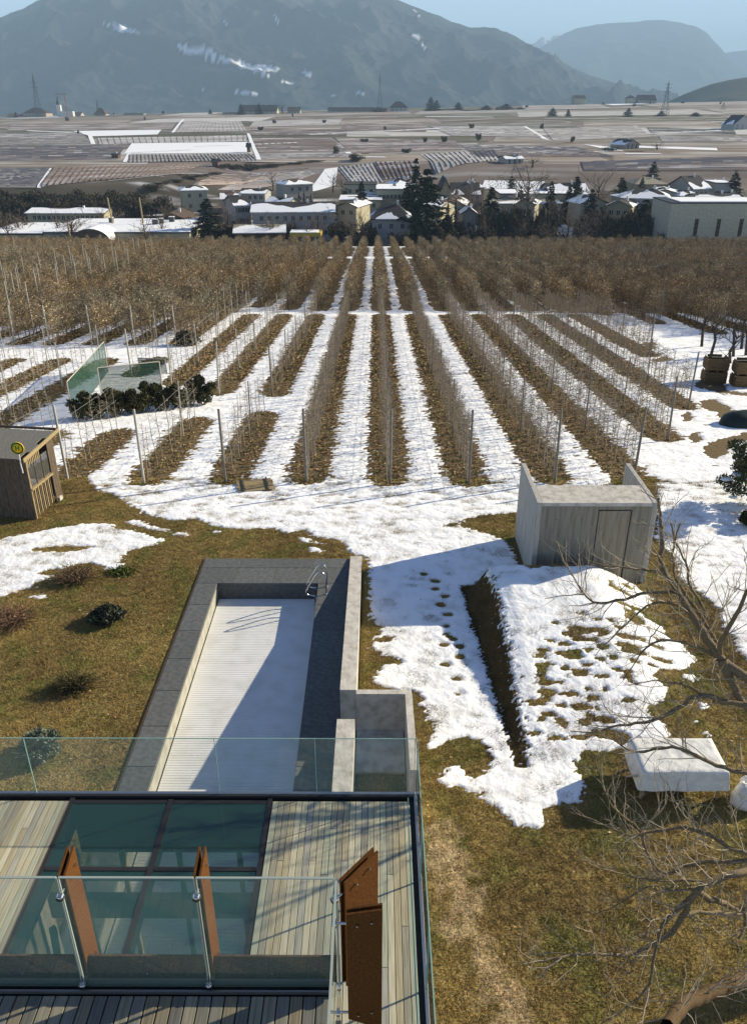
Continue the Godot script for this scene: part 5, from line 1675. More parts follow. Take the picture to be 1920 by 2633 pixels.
	for k in 13:
		var f := k / 12.0
		var px := lerpf(-15.6, -12.7, f)
		var pd := lerpf(57.2, 82.0, f)
		post(W(px, pd, gh(px, pd)), 2.6, 0.03, M.post_pale, "thin fence post along the edge of the dense left orchard, %s from the front" % ordinal(k + 1), "fence posts along the dense left orchard")
	# a few old dark fruit trees by the crates
	for q in [[22.2, 52.8, 3.4], [23.2, 57.0, 3.6], [23.8, 53.0, 3.2], [24.8, 53.4, 3.4], [22.6, 50.6, 2.2], [25.6, 56.0, 3.3]]:
		var t := thing("old_fruit_tree", "dark-trunked old fruit tree %s" % ["leaning, left of the group behind the crates", "with the tallest black trunk of the group behind the crates", "slim, in the middle of the group behind the crates", "right of the group behind the crates", "cut-back stump-like, just left of the crates", "at the right edge behind the crates"][[22.2, 23.2, 23.8, 24.8, 22.6, 25.6].find(q[0])], "tree", W(q[0], q[1], gh(q[0], q[1])), 0.0, "old fruit trees behind the crates")
		var b := MB.new()
		b.smooth = true
		var tips := []
		b.tube(PackedVector3Array([Vector3.ZERO, Vector3(rr(-0.2, 0.2), q[2] * 0.35, 0), Vector3(rr(-0.4, 0.3), q[2] * 0.62, 0)]), 0.11, 0.07, 6)
		part(t, "trunk", b.make(), M.bark_dark)
		b = MB.new()
		b.smooth = true
		for k in 7: twig(b, Vector3(0, q[2] * rr(0.35, 0.62), 0), Vector3(rr(-1, 1), 1.2, rr(-1, 1)).normalized(), rr(0.8, 1.7), 0.035, 2)
		part(t, "branches", b.make(), M.bark_dark)

func post(at: Vector3, tall: float, r: float, m: Material, label: String, group: String) -> void:
	var b := MB.new()
	b.smooth = true
	b.tube(PackedVector3Array([Vector3.ZERO, Vector3(0, tall, 0)]), r, r * 0.85, 6, true)
	var o := part(self, "trellis_post", b.make(), m, at)
	o.rotation = Vector3(rr(-0.02, 0.02), rr(0, 3), rr(-0.025, 0.025))
	tag(o, label, "post", group)

# ---------------------------------------------------------------- fields on the plateau
func build_patchwork() -> void:   # the plateau is cut up into many small vineyards
	var bands: PackedFloat32Array = [378.0, 412.0, 452.0, 500.0, 556.0, 622.0, 700.0, 792.0, 902.0, 1034.0, 1190.0, 1350.0, 1535.0]
	var hues := [Color(0.25, 0.2, 0.155), Color(0.33, 0.275, 0.225), Color(0.40, 0.375, 0.345), Color(0.19, 0.155, 0.115), Color(0.28, 0.235, 0.19), Color(0.58, 0.57, 0.55), Color(0.16, 0.15, 0.09), Color(0.13, 0.12, 0.075)]
	var number := 0
	for k in bands.size() - 1:
		var x: float = -0.62 * bands[k]
		while x < 0.62 * bands[k]:
			var w := rr(70.0, 210.0)
			var x1: float = x + w
			var mid: float = (x + x1) * 0.5
			if bands[k] > table(BANK_AT, mid / bands[k]) - 8.0:
				var b := MB.new()
				b.smooth = true
				b.tinted = true
				var hue: Color = hues[rng.randi() % hues.size()] * rr(0.85, 1.15)
				var lean := rr(-0.12, 0.12) * (bands[k + 1] - bands[k]) + mid * 0.06
				var gap := rr(0.6, 3.2)
				var slant := rr(-9.0, 9.0)
				var ny := 22
				for j in ny + 1:
					var pale := rr(0.25, 0.85) if rng.randf() < 0.22 else 0.0
					for i in 9:
						var u := i / 8.0
						var v := j / float(ny)
						var px := lerpf(x + gap * 0.5, x1 - gap * 0.5, u) + lean * v
						var pd := lerpf(bands[k] + gap, bands[k + 1] - 0.5, v) + slant * (u - 0.5)
						var nz := broad.get_noise_2d(px * 1.5, pd * 1.5)
						b.tint = hue.lerp(Color(0.74, 0.74, 0.76), clampf(pale + nz * pale * 2.5, 0.0, 0.9)) * (1.0 + nz * 0.3)
						b.p(Vector3(px, gh(px, pd) + 0.05 + pd * 0.00015, -pd), Vector3(0, 1, (gh(px, pd + 2.0) - gh(px, pd - 2.0)) / 4.0).normalized())
				for j in ny:
					for i in 8:
						var a := j * 9 + i
						b.ix.append_array([a, a + 9, a + 10, a, a + 10, a + 1])
				number += 1
				struct("vineyard_ground", b.make(), M.ground, "small winter vineyard plot on the plateau")
			x = x1

const FIELDS := [["snow", [-280.2, 824.4, -199.4, 830.8, -182.1, 743.3, -229.2, 717.8], "", 0, "long bright snow field in the upper left plateau"],
	["snow", [-170.1, 617.6, -91.8, 634.0, -73.0, 516.8, -144.6, 506.3], "", 0, "broad bright snow field in the middle left plateau"],
	["thin", [-226.2, 1068.3, -156.7, 1037.3, -114.8, 792.6, -175.2, 775.3], "z", 16, "striped vineyard with snowy lanes near the long skyline house"],
	["pink", [-152.6, 413.7, -84.8, 433.8, -85.5, 386.9, -128.5, 330.8], "z", 24, "brown vineyard with thin straight rows above the left bank"],
	["grey", [-184.7, 405.4, -152.3, 409.5, -129.6, 330.7, -151.1, 328.6], "x", 12, "grey vineyard at the far left above the bank"],
	["grey", [-354.6, 792.6, -260.4, 790.0, -196.0, 608.7, -269.8, 599.5], "x", 12, "grey vineyard in the far left plateau"],
	["soil", [-265.7, 590.1, -168.7, 599.5, -135.8, 461.0, -206.8, 455.8], "x", 14, "brown grey vineyard left of the broad snow field"],
	["thin", [-216.8, 692.5, -104.8, 721.7, -93.7, 643.2, -189.5, 608.6], "z", 22, "narrow vineyard strip above the broad snow field"],
	["grey", [-140.1, 499.5, -72.4, 506.3, -61.4, 458.5, -125.2, 443.3], "z", 30, "pale vineyard strip below the broad snow field"],
	["soil", [-441.3, 1086.6, -225.3, 1015.6, -191.8, 836.9, -353.5, 858.1], "x", 8, "brown vineyard below the left skyline houses"],
	["soil", [-95.1, 682.5, -34.3, 683.1, -15.9, 524.1, -67.1, 509.7], "x", 8, "brown vineyard with snowy stripes in the centre plateau"],
	["thin", [-65.3, 496.2, -14.6, 509.7, -11.7, 483.3, -60.3, 463.0], "x", 3, "snowy strip under the centre plateau vineyard"],
	["pink", [-31.1, 678.0, 57.3, 646.2, 53.1, 547.1, -13.9, 509.7], "x", 9, "pinkish vineyard right of the slanting snow path"],
	["pink", [56.6, 606.9, 128.8, 572.1, 130.6, 483.3, 54.6, 480.2], "x", 10, "wide brown vineyard in the right plateau"],
	["thin", [50.7, 846.1, 136.1, 829.4, 125.6, 677.2, 59.0, 700.7], "x", 8, "pale snowy vineyard right of the centre"],
	["thin", [146.8, 789.1, 238.9, 824.1, 207.0, 672.6, 127.5, 643.7], "x", 9, "pale vineyard left of the two dark strips"],
	["dark", [240.5, 798.9, 298.4, 747.4, 282.3, 701.8, 222.7, 725.4], "x", 4, "dark green strip at the right edge of the plateau"],
	["grey", [217.3, 688.9, 300.1, 675.7, 281.4, 632.1, 203.2, 633.9], "x", 4, "grey strip at the right edge of the plateau"],
	["soil", [103.1, 445.8, 222.5, 496.2, 194.9, 431.4, 100.4, 424.5], "x", 10, "grey brown vineyard above the right part of the village"],
	["thin", [25.0, 502.9, 72.8, 547.1, 65.7, 461.0, 28.6, 420.3], "z", 14, "steep vineyard with snowy lanes above the large fir"],
	["soil", [-1.4, 455.3, 20.6, 453.8, 22.1, 420.0, 3.3, 416.6], "z", 9, "steep brown vineyard beside the beige building"],
	["thin", [-19.9, 440.0, -2.4, 450.8, 3.3, 409.5, -11.1, 400.0], "z", 8, "steep snowy vineyard above the beige building"],
	["snow", [-25.4, 433.9, -19.2, 438.1, -18.5, 394.0, -31.5, 365.2], "", 0, "smooth shaded snow slope left of the steep vineyard"],
	["soil", [-73.4, 421.8, -32.4, 438.2, -59.6, 408.4, -78.1, 365.6], "x", 7, "terraced dark vineyard on the slope above the workshop"],
	["thin", [-61.9, 426.0, -25.3, 431.9, -37.5, 405.7, -68.0, 372.6], "x", 6, "terraced snowy vineyard on the slope above the long white house"],
	["soil", [-115.2, 836.0, -35.7, 766.9, -30.2, 713.9, -104.5, 733.4], "x", 5, "brown strip under the skyline house in the centre"],
	["thin", [-139.1, 1029.8, -40.0, 1064.1, -37.8, 897.8, -123.5, 869.3], "x", 4, "pale strip left of the transmission mast"],
	["soil", [-31.1, 930.9, 50.6, 876.3, 42.1, 756.2, -32.9, 779.1], "x", 6, "brown vineyard below the skyline firs"],
	["snow", [373.2, 1485.8, 429.9, 1488.3, 437.7, 1454.4, 369.0, 1412.7], "", 0, "bright snow field on the right skyline"],
	["grey", [240.2, 1498.7, 367.0, 1491.6, 329.7, 1270.8, 207.6, 1275.3], "x", 6, "hazy vineyard on the right skyline"],
	["path", [-261.1, 805.0, -257.3, 804.3, -192.2, 608.6, -195.4, 608.7], "", 0, "snowy lane by the upper snow field"],
	["path", [-245.1, 1135.2, -241.7, 1133.5, -175.2, 775.3, -178.0, 775.7], "", 0, "snowy lane left of the striped vineyard"],
	["path", [-109.1, 752.3, -106.5, 751.9, -60.3, 463.0, -62.8, 463.0], "", 0, "snowy lane right of the broad snow field"],
	["path", [-36.4, 683.3, -34.3, 683.1, -13.9, 509.7, -17.3, 509.7], "", 0, "slanting snowy lane in the centre plateau"],
	["path", [-152.3, 409.5, -150.7, 409.5, -127.6, 330.5, -129.0, 330.3], "", 0, "snowy lane between the two left vineyards"],
	["path", [-141.9, 502.9, -141.6, 509.7, -126.3, 445.8, -128.3, 445.8], "", 0, "snowy lane at the corner of the broad snow field"],
	["path", [136.1, 829.4, 138.5, 828.9, 125.2, 643.8, 122.6, 660.2], "", 0, "snowy lane right of the pale vineyard"],
	["path", [141.6, 606.5, 151.1, 581.0, 147.9, 531.5, 142.1, 555.2], "", 0, "snowy lane left of the lone plateau house"],
	["path", [174.1, 590.1, 215.9, 563.5, 207.3, 539.2, 167.7, 567.8], "", 0, "long snowy lane right of the lone plateau house"],
	["snow", [50.2, 405.1, 78.4, 405.7, 74.8, 385.3, 46.6, 387.9], "", 0, "snowy lot behind the dark hedge in the village"],
	["snow", [27.7, 285.3, 57.8, 275.5, 54.8, 260.6, 28.8, 269.4], "", 0, "shaded snowy garden in front of the clipped hedge"],
	["snow", [58.2, 281.2, 75.2, 277.1, 75.8, 260.6, 53.8, 258.5], "", 0, "snowy yard with parked cars"],
	["path", [77.9, 285.3, 80.1, 285.3, 83.8, 251.6, 78.0, 251.6], "", 0, "snowy road climbing beside the large hall"],
	["thin", [-47.7, 750.6, -13.5, 778.1, -10.6, 767.1, -49.0, 740.7], "", 0, "thin strip of snow left along a vineyard edge on the plateau"],
	["path", [-15.4, 485.5, 4.1, 482.1, 5.7, 476.6, -16.5, 479.6], "", 0, "thin strip of snow left along a vineyard edge on the plateau"],
	["thin", [-260.0, 638.3, -180.7, 608.5, -176.7, 602.0, -258.7, 630.8], "", 0, "thin strip of snow left along a vineyard edge on the plateau"],
	["path", [-245.8, 789.8, -202.3, 753.6, -197.3, 744.6, -245.0, 780.4], "", 0, "thin strip of snow left along a vineyard edge on the plateau"],
	["thin", [21.6, 539.5, 64.9, 567.2, 66.0, 558.7, 19.9, 531.8], "", 0, "thin strip of snow left along a vineyard edge on the plateau"],
	["path", [-119.0, 583.0, -56.9, 629.1, -54.2, 622.8, -119.2, 576.5], "", 0, "thin strip of snow left along a vineyard edge on the plateau"],
	["thin", [-180.9, 813.8, -133.7, 836.6, -128.9, 823.8, -180.5, 802.3], "", 0, "thin strip of snow left along a vineyard edge on the plateau"],
	["path", [143.8, 509.3, 162.8, 509.5, 162.9, 504.2, 141.0, 504.0], "", 0, "thin strip of snow left along a vineyard edge on the plateau"],
	["thin", [-252.4, 597.9, -168.5, 584.2, -165.1, 579.5, -252.0, 593.1], "", 0, "thin strip of snow left along a vineyard edge on the plateau"],
	["path", [-169.4, 492.0, -114.7, 545.5, -111.8, 540.3, -169.3, 487.7], "", 0, "thin strip of snow left along a vineyard edge on the plateau"],
	["thin", [-193.0, 515.2, -176.2, 515.2, -173.1, 511.3, -193.0, 511.3], "", 0, "thin strip of snow left along a vineyard edge on the plateau"],
	["path", [221.1, 719.2, 285.9, 747.5, 285.8, 740.2, 217.3, 712.7], "", 0, "thin strip of snow left along a vineyard edge on the plateau"],
	["thin", [28.9, 934.5, 129.6, 1000.0, 131.1, 985.0, 26.2, 922.3], "", 0, "thin strip of snow left along a vineyard edge on the plateau"],
	["path", [6.9, 623.9, 35.4, 602.7, 37.3, 597.8, 5.3, 619.1], "", 0, "thin strip of snow left along a vineyard edge on the plateau"],
	["thin", [334.7, 910.9, 446.1, 936.2, 444.3, 925.5, 329.0, 901.5], "", 0, "thin strip of snow left along a vineyard edge on the plateau"],
	["path", [61.4, 1096.2, 133.1, 1044.6, 134.9, 1030.8, 57.9, 1083.3], "", 0, "thin strip of snow left along a vineyard edge on the plateau"],
	["thin", [185.2, 987.4, 245.7, 956.4, 246.2, 945.2, 180.7, 976.6], "", 0, "thin strip of snow left along a vineyard edge on the plateau"],
	["path", [-53.4, 731.8, 56.1, 813.3, 58.3, 803.7, -54.8, 724.0], "", 0, "thin strip of snow left along a vineyard edge on the plateau"],
	["thin", [163.1, 781.9, 224.4, 779.2, 225.6, 773.9, 160.1, 777.0], "", 0, "thin strip of snow left along a vineyard edge on the plateau"],
	["path", [-187.5, 1074.8, -69.9, 953.0, -66.1, 945.5, -188.8, 1066.3], "", 0, "thin strip of snow left along a vineyard edge on the plateau"],
	["thin", [-172.1, 404.1, -118.5, 392.5, -116.0, 388.6, -171.4, 399.9], "", 0, "thin strip of snow left along a vineyard edge on the plateau"],
	["path", [-101.5, 420.0, -69.3, 428.4, -67.9, 429.0, -101.8, 416.7], "", 0, "thin strip of snow left along a vineyard edge on the plateau"],
	["thin", [-86.1, 756.0, 10.1, 716.3, 12.5, 710.1, -87.2, 749.1], "", 0, "thin strip of snow left along a vineyard edge on the plateau"],
	["path", [-117.3, 382.9, -91.2, 371.3, -89.6, 370.0, -117.6, 380.5], "", 0, "thin strip of snow left along a vineyard edge on the plateau"],
	["thin", [-107.8, 352.3, -67.0, 419.0, -65.5, 418.9, -107.6, 348.4], "", 0, "thin strip of snow left along a vineyard edge on the plateau"],
	["path", [-329.7, 847.9, -242.1, 769.0, -236.3, 758.8, -327.3, 836.1], "", 0, "thin strip of snow left along a vineyard edge on the plateau"],
	["thin", [-148.3, 984.9, -60.1, 1056.7, -55.8, 1045.4, -149.8, 977.9], "", 0, "thin strip of snow left along a vineyard edge on the plateau"],
	["path", [6.9, 578.6, 28.6, 570.8, 30.2, 564.3, 5.3, 571.9], "", 0, "thin strip of snow left along a vineyard edge on the plateau"],
	["thin", [135.3, 750.0, 220.8, 708.8, 222.0, 704.5, 132.5, 745.4], "", 0, "thin strip of snow left along a vineyard edge on the plateau"],
	["path", [96.0, 508.9, 149.3, 542.0, 150.0, 537.6, 93.9, 505.0], "", 0, "thin strip of snow left along a vineyard edge on the plateau"]]

func build_fields() -> void:
	var hues := {"snow": Color(0.85, 0.86, 0.88), "thin": Color(0.50, 0.47, 0.46), "soil": Color(0.24, 0.18, 0.15), "pink": Color(0.30, 0.225, 0.195), "grey": Color(0.36, 0.325, 0.305), "dark": Color(0.06, 0.06, 0.04), "path": Color(0.8, 0.81, 0.83)}
	for f in FIELDS:
		var q := pairs(f[1])   # far left, far right, near right, near left
		var hue: Color = hues[f[0]]
		var b := MB.new()
		b.smooth = true
		b.tinted = true
		var nx := 14
		var ny := 26
		for j in ny + 1:
			var pale := 0.0
			if f[2] != "" and rng.randf() < 0.42: pale = rr(0.1, 0.75)
			for i in nx + 1:
				var u := float(i) / nx
				var w := float(j) / ny
				var p := q[3].lerp(q[2], u).lerp(q[0].lerp(q[1], u), w)
				var nz := broad.get_noise_2d(p.x * 1.3, p.y * 1.3)
				b.tint = hue.lerp(Color(0.72, 0.72, 0.74), clampf(pale * (1.0 + nz * 2.0), 0.0, 0.85)) * (1.0 + nz * (0.08 if hue.r > 0.7 else 0.3))
				var sl := gh(p.x, p.y + 2.0) - gh(p.x, p.y - 2.0)
				b.p(Vector3(p.x, gh(p.x, p.y) + 0.12 + p.y * 0.0004, -p.y), Vector3(0, 1, sl / 4.0).normalized())
		for j in ny:
			for i in nx:
				var k := j * (nx + 1) + i
				b.ix.append_array([k, k + nx + 1, k + nx + 2, k, k + nx + 2, k + 1])
		struct({"snow": "snow_field", "path": "snow_path"}.get(f[0], "vineyard_ground"), b.make(), M.ground if f[0] != "snow" and f[0] != "path" else M.snow_far, f[4])
		if f[2] == "": continue
		b = MB.new()
		b.tinted = true
		var rows := int(f[3] * (1.1 if f[2] == "z" else 1.8))
		for r in rows:
			var u0 := (r + 0.5) / rows
			var segs := 18
			var from := Vector2.ZERO
			for k in segs + 1:
				var e := float(k) / segs
				var p: Vector2 = q[3].lerp(q[2], u0).lerp(q[0].lerp(q[1], u0), e) if f[2] == "z" else q[3].lerp(q[2], e).lerp(q[0].lerp(q[1], e), u0)
				if k > 0 and rng.randf() < 0.93:
					var a := Vector3(from.x, gh(from.x, from.y) + 0.1, -from.y)
					var c := Vector3(p.x, gh(p.x, p.y) + 0.1, -p.y)
					var tall := rr(0.4, 0.65) if f[2] == "z" else rr(0.3, 0.55)
					var across := Vector3(c.z - a.z, 0, a.x - c.x).normalized() * rr(0.04, 0.09)
					b.tint = (Color(0.12, 0.095, 0.08) if f[2] == "z" else Color(0.40, 0.33, 0.30)) * rr(0.85, 1.15)
					b.quad(a - across, c - across, c + Vector3(0, tall, 0), a + Vector3(0, tall, 0))
					b.quad(a + across, c + across, c + Vector3(0, tall, 0), a + Vector3(0, tall, 0))
				from = p
		var o := part(self, "vine_rows", b.make(), M.leaf)
		o.set_meta("kind", "stuff")
		o.set_meta("label", "vine rows of the " + f[4])

# ---------------------------------------------------------------- village
func windows(t: Node3D, n: int, y: float, w: float, h: float, face_z: float, x0: float, x1: float, shutters := false) -> void:
	for k in n:
		var x := lerpf(x0, x1, (k + 0.5) / n)
		var o := bx(t, "window", M.window_dark, Vector3(x, y, face_z), Vector3(w, h, 0.08))
		bx(o, "frame", M.white, Vector3(0, 0, 0.045), Vector3(0.07, h, 0.03))
		if shutters:
			bx(t, "shutter", M.shutter, Vector3(x - w * 0.78, y, face_z + 0.02), Vector3(w * 0.5, h, 0.06))
			bx(t, "shutter", M.shutter, Vector3(x + w * 0.78, y, face_z + 0.02), Vector3(w * 0.5, h, 0.06))

func house(called: String, label: String, x: float, d: float, w: float, deep: float, eave: float, ridge: float, roof: String, wall: Material, cover: Material, turn := 0.0, n := 3, floors := 2, snow := 0.0, low := 0.0) -> Node3D:
	var t := thing(called, label, "building", W(x, d, gh(x, d) + low), turn)
	var b := MB.new()
	b.box(Vector3(0, eave / 2 - 0.5, -deep / 2), Vector3(w, eave + 1.0, deep))
	var o := 0.6
	var hw := w / 2
	if roof == "gable_x":   # ridge along x
		for s in [-hw, hw]: b.tri(Vector3(s, eave, 0), Vector3(s, eave, -deep), Vector3(s, ridge, -deep / 2))
	elif roof == "gable_z":
		for z in [0.0, -deep]: b.tri(Vector3(-hw, eave, z), Vector3(hw, eave, z), Vector3(0, ridge, z))
	part(t, "wall", b.make(), wall)
	b = MB.new()
	var q := []   # roof planes as quads
	if roof == "gable_x":
		q = [[Vector3(-hw - o, eave - 0.25, o), Vector3(hw + o, eave - 0.25, o), Vector3(hw + o, ridge, -deep / 2), Vector3(-hw - o, ridge, -deep / 2)],
			[Vector3(hw + o, eave - 0.25, -deep - o), Vector3(-hw - o, eave - 0.25, -deep - o), Vector3(-hw - o, ridge, -deep / 2), Vector3(hw + o, ridge, -deep / 2)]]
	elif roof == "gable_z":
		q = [[Vector3(-hw - o, eave - 0.25, -deep - o), Vector3(-hw - o, eave - 0.25, o), Vector3(0, ridge, o), Vector3(0, ridge, -deep - o)],
			[Vector3(hw + o, eave - 0.25, o), Vector3(hw + o, eave - 0.25, -deep - o), Vector3(0, ridge, -deep - o), Vector3(0, ridge, o)]]
	elif roof == "hip":
		var e := minf(hw * 0.7, deep * 0.45)
		q = [[Vector3(-hw - o, eave, o), Vector3(hw + o, eave, o), Vector3(hw - e, ridge, -deep / 2), Vector3(-hw + e, ridge, -deep / 2)],
			[Vector3(hw + o, eave, -deep - o), Vector3(-hw - o, eave, -deep - o), Vector3(-hw + e, ridge, -deep / 2), Vector3(hw - e, ridge, -deep / 2)],
			[Vector3(-hw - o, eave, -deep - o), Vector3(-hw - o, eave, o), Vector3(-hw + e, ridge, -deep / 2), Vector3(-hw + e, ridge, -deep / 2)],
			[Vector3(hw + o, eave, o), Vector3(hw + o, eave, -deep - o), Vector3(hw - e, ridge, -deep / 2), Vector3(hw - e, ridge, -deep / 2)]]
	else:
		b.box(Vector3(0, eave + 0.12, -deep / 2), Vector3(w + 0.5, 0.25, deep + 0.5))
	for p in q:
		var up := Vector3(0, 0.16, 0)
		b.quad(p[0] + up, p[1] + up, p[2] + up, p[3] + up)
		b.quad(p[0], p[3], p[2], p[1])
		for k in 4: b.quad(p[k], p[(k + 1) % 4], p[(k + 1) % 4] + up, p[k] + up)
	var rf := part(t, "roof", b.make(), cover)
	if snow > 0.0:
		b = MB.new()
		if roof == "flat":
			b.cbox(Vector3(0, eave + 0.34, -deep / 2), Vector3(w + 0.2, 0.18, deep + 0.2), 0.06)
		else:
			for p in q:
				var up := Vector3(0, 0.30, 0)
				var cols := 16
				var tops := []
				for k in cols + 1: tops.append(clampf(snow + 0.2 * sin(k * 0.55 + x) + rr(-0.07, 0.07), 0.0, 0.97))
				for k in cols:
					var a0 := float(k) / cols
					var a1 := float(k + 1) / cols
					if maxf(tops[k], tops[k + 1]) < 0.1: continue
					var l0: Vector3 = p[0].lerp(p[1], a0)
					var l1: Vector3 = p[0].lerp(p[1], a1)
					var h0: Vector3 = l0.lerp(p[3].lerp(p[2], a0), tops[k])
					var h1: Vector3 = l1.lerp(p[3].lerp(p[2], a1), tops[k + 1])
					b.quad(l0 + up, l1 + up, h1 + up, h0 + up)
					b.quad(l0, l1, l1 + up, l0 + up)
		part(rf, "snow_cover", b.make(), M.snow_far).set_meta("kind", "stuff")
	if roof != "flat":
		bx(rf, "chimney", M.white, Vector3(hw * 0.35, ridge + 0.3, -deep * 0.45), Vector3(0.6, 1.3, 0.6))
	for f in floors:
		var y := eave / floors * (f + 0.55)
		windows(t, n, y, 0.95, 1.25, 0.03, -hw * 0.88, hw * 0.88)
	return t

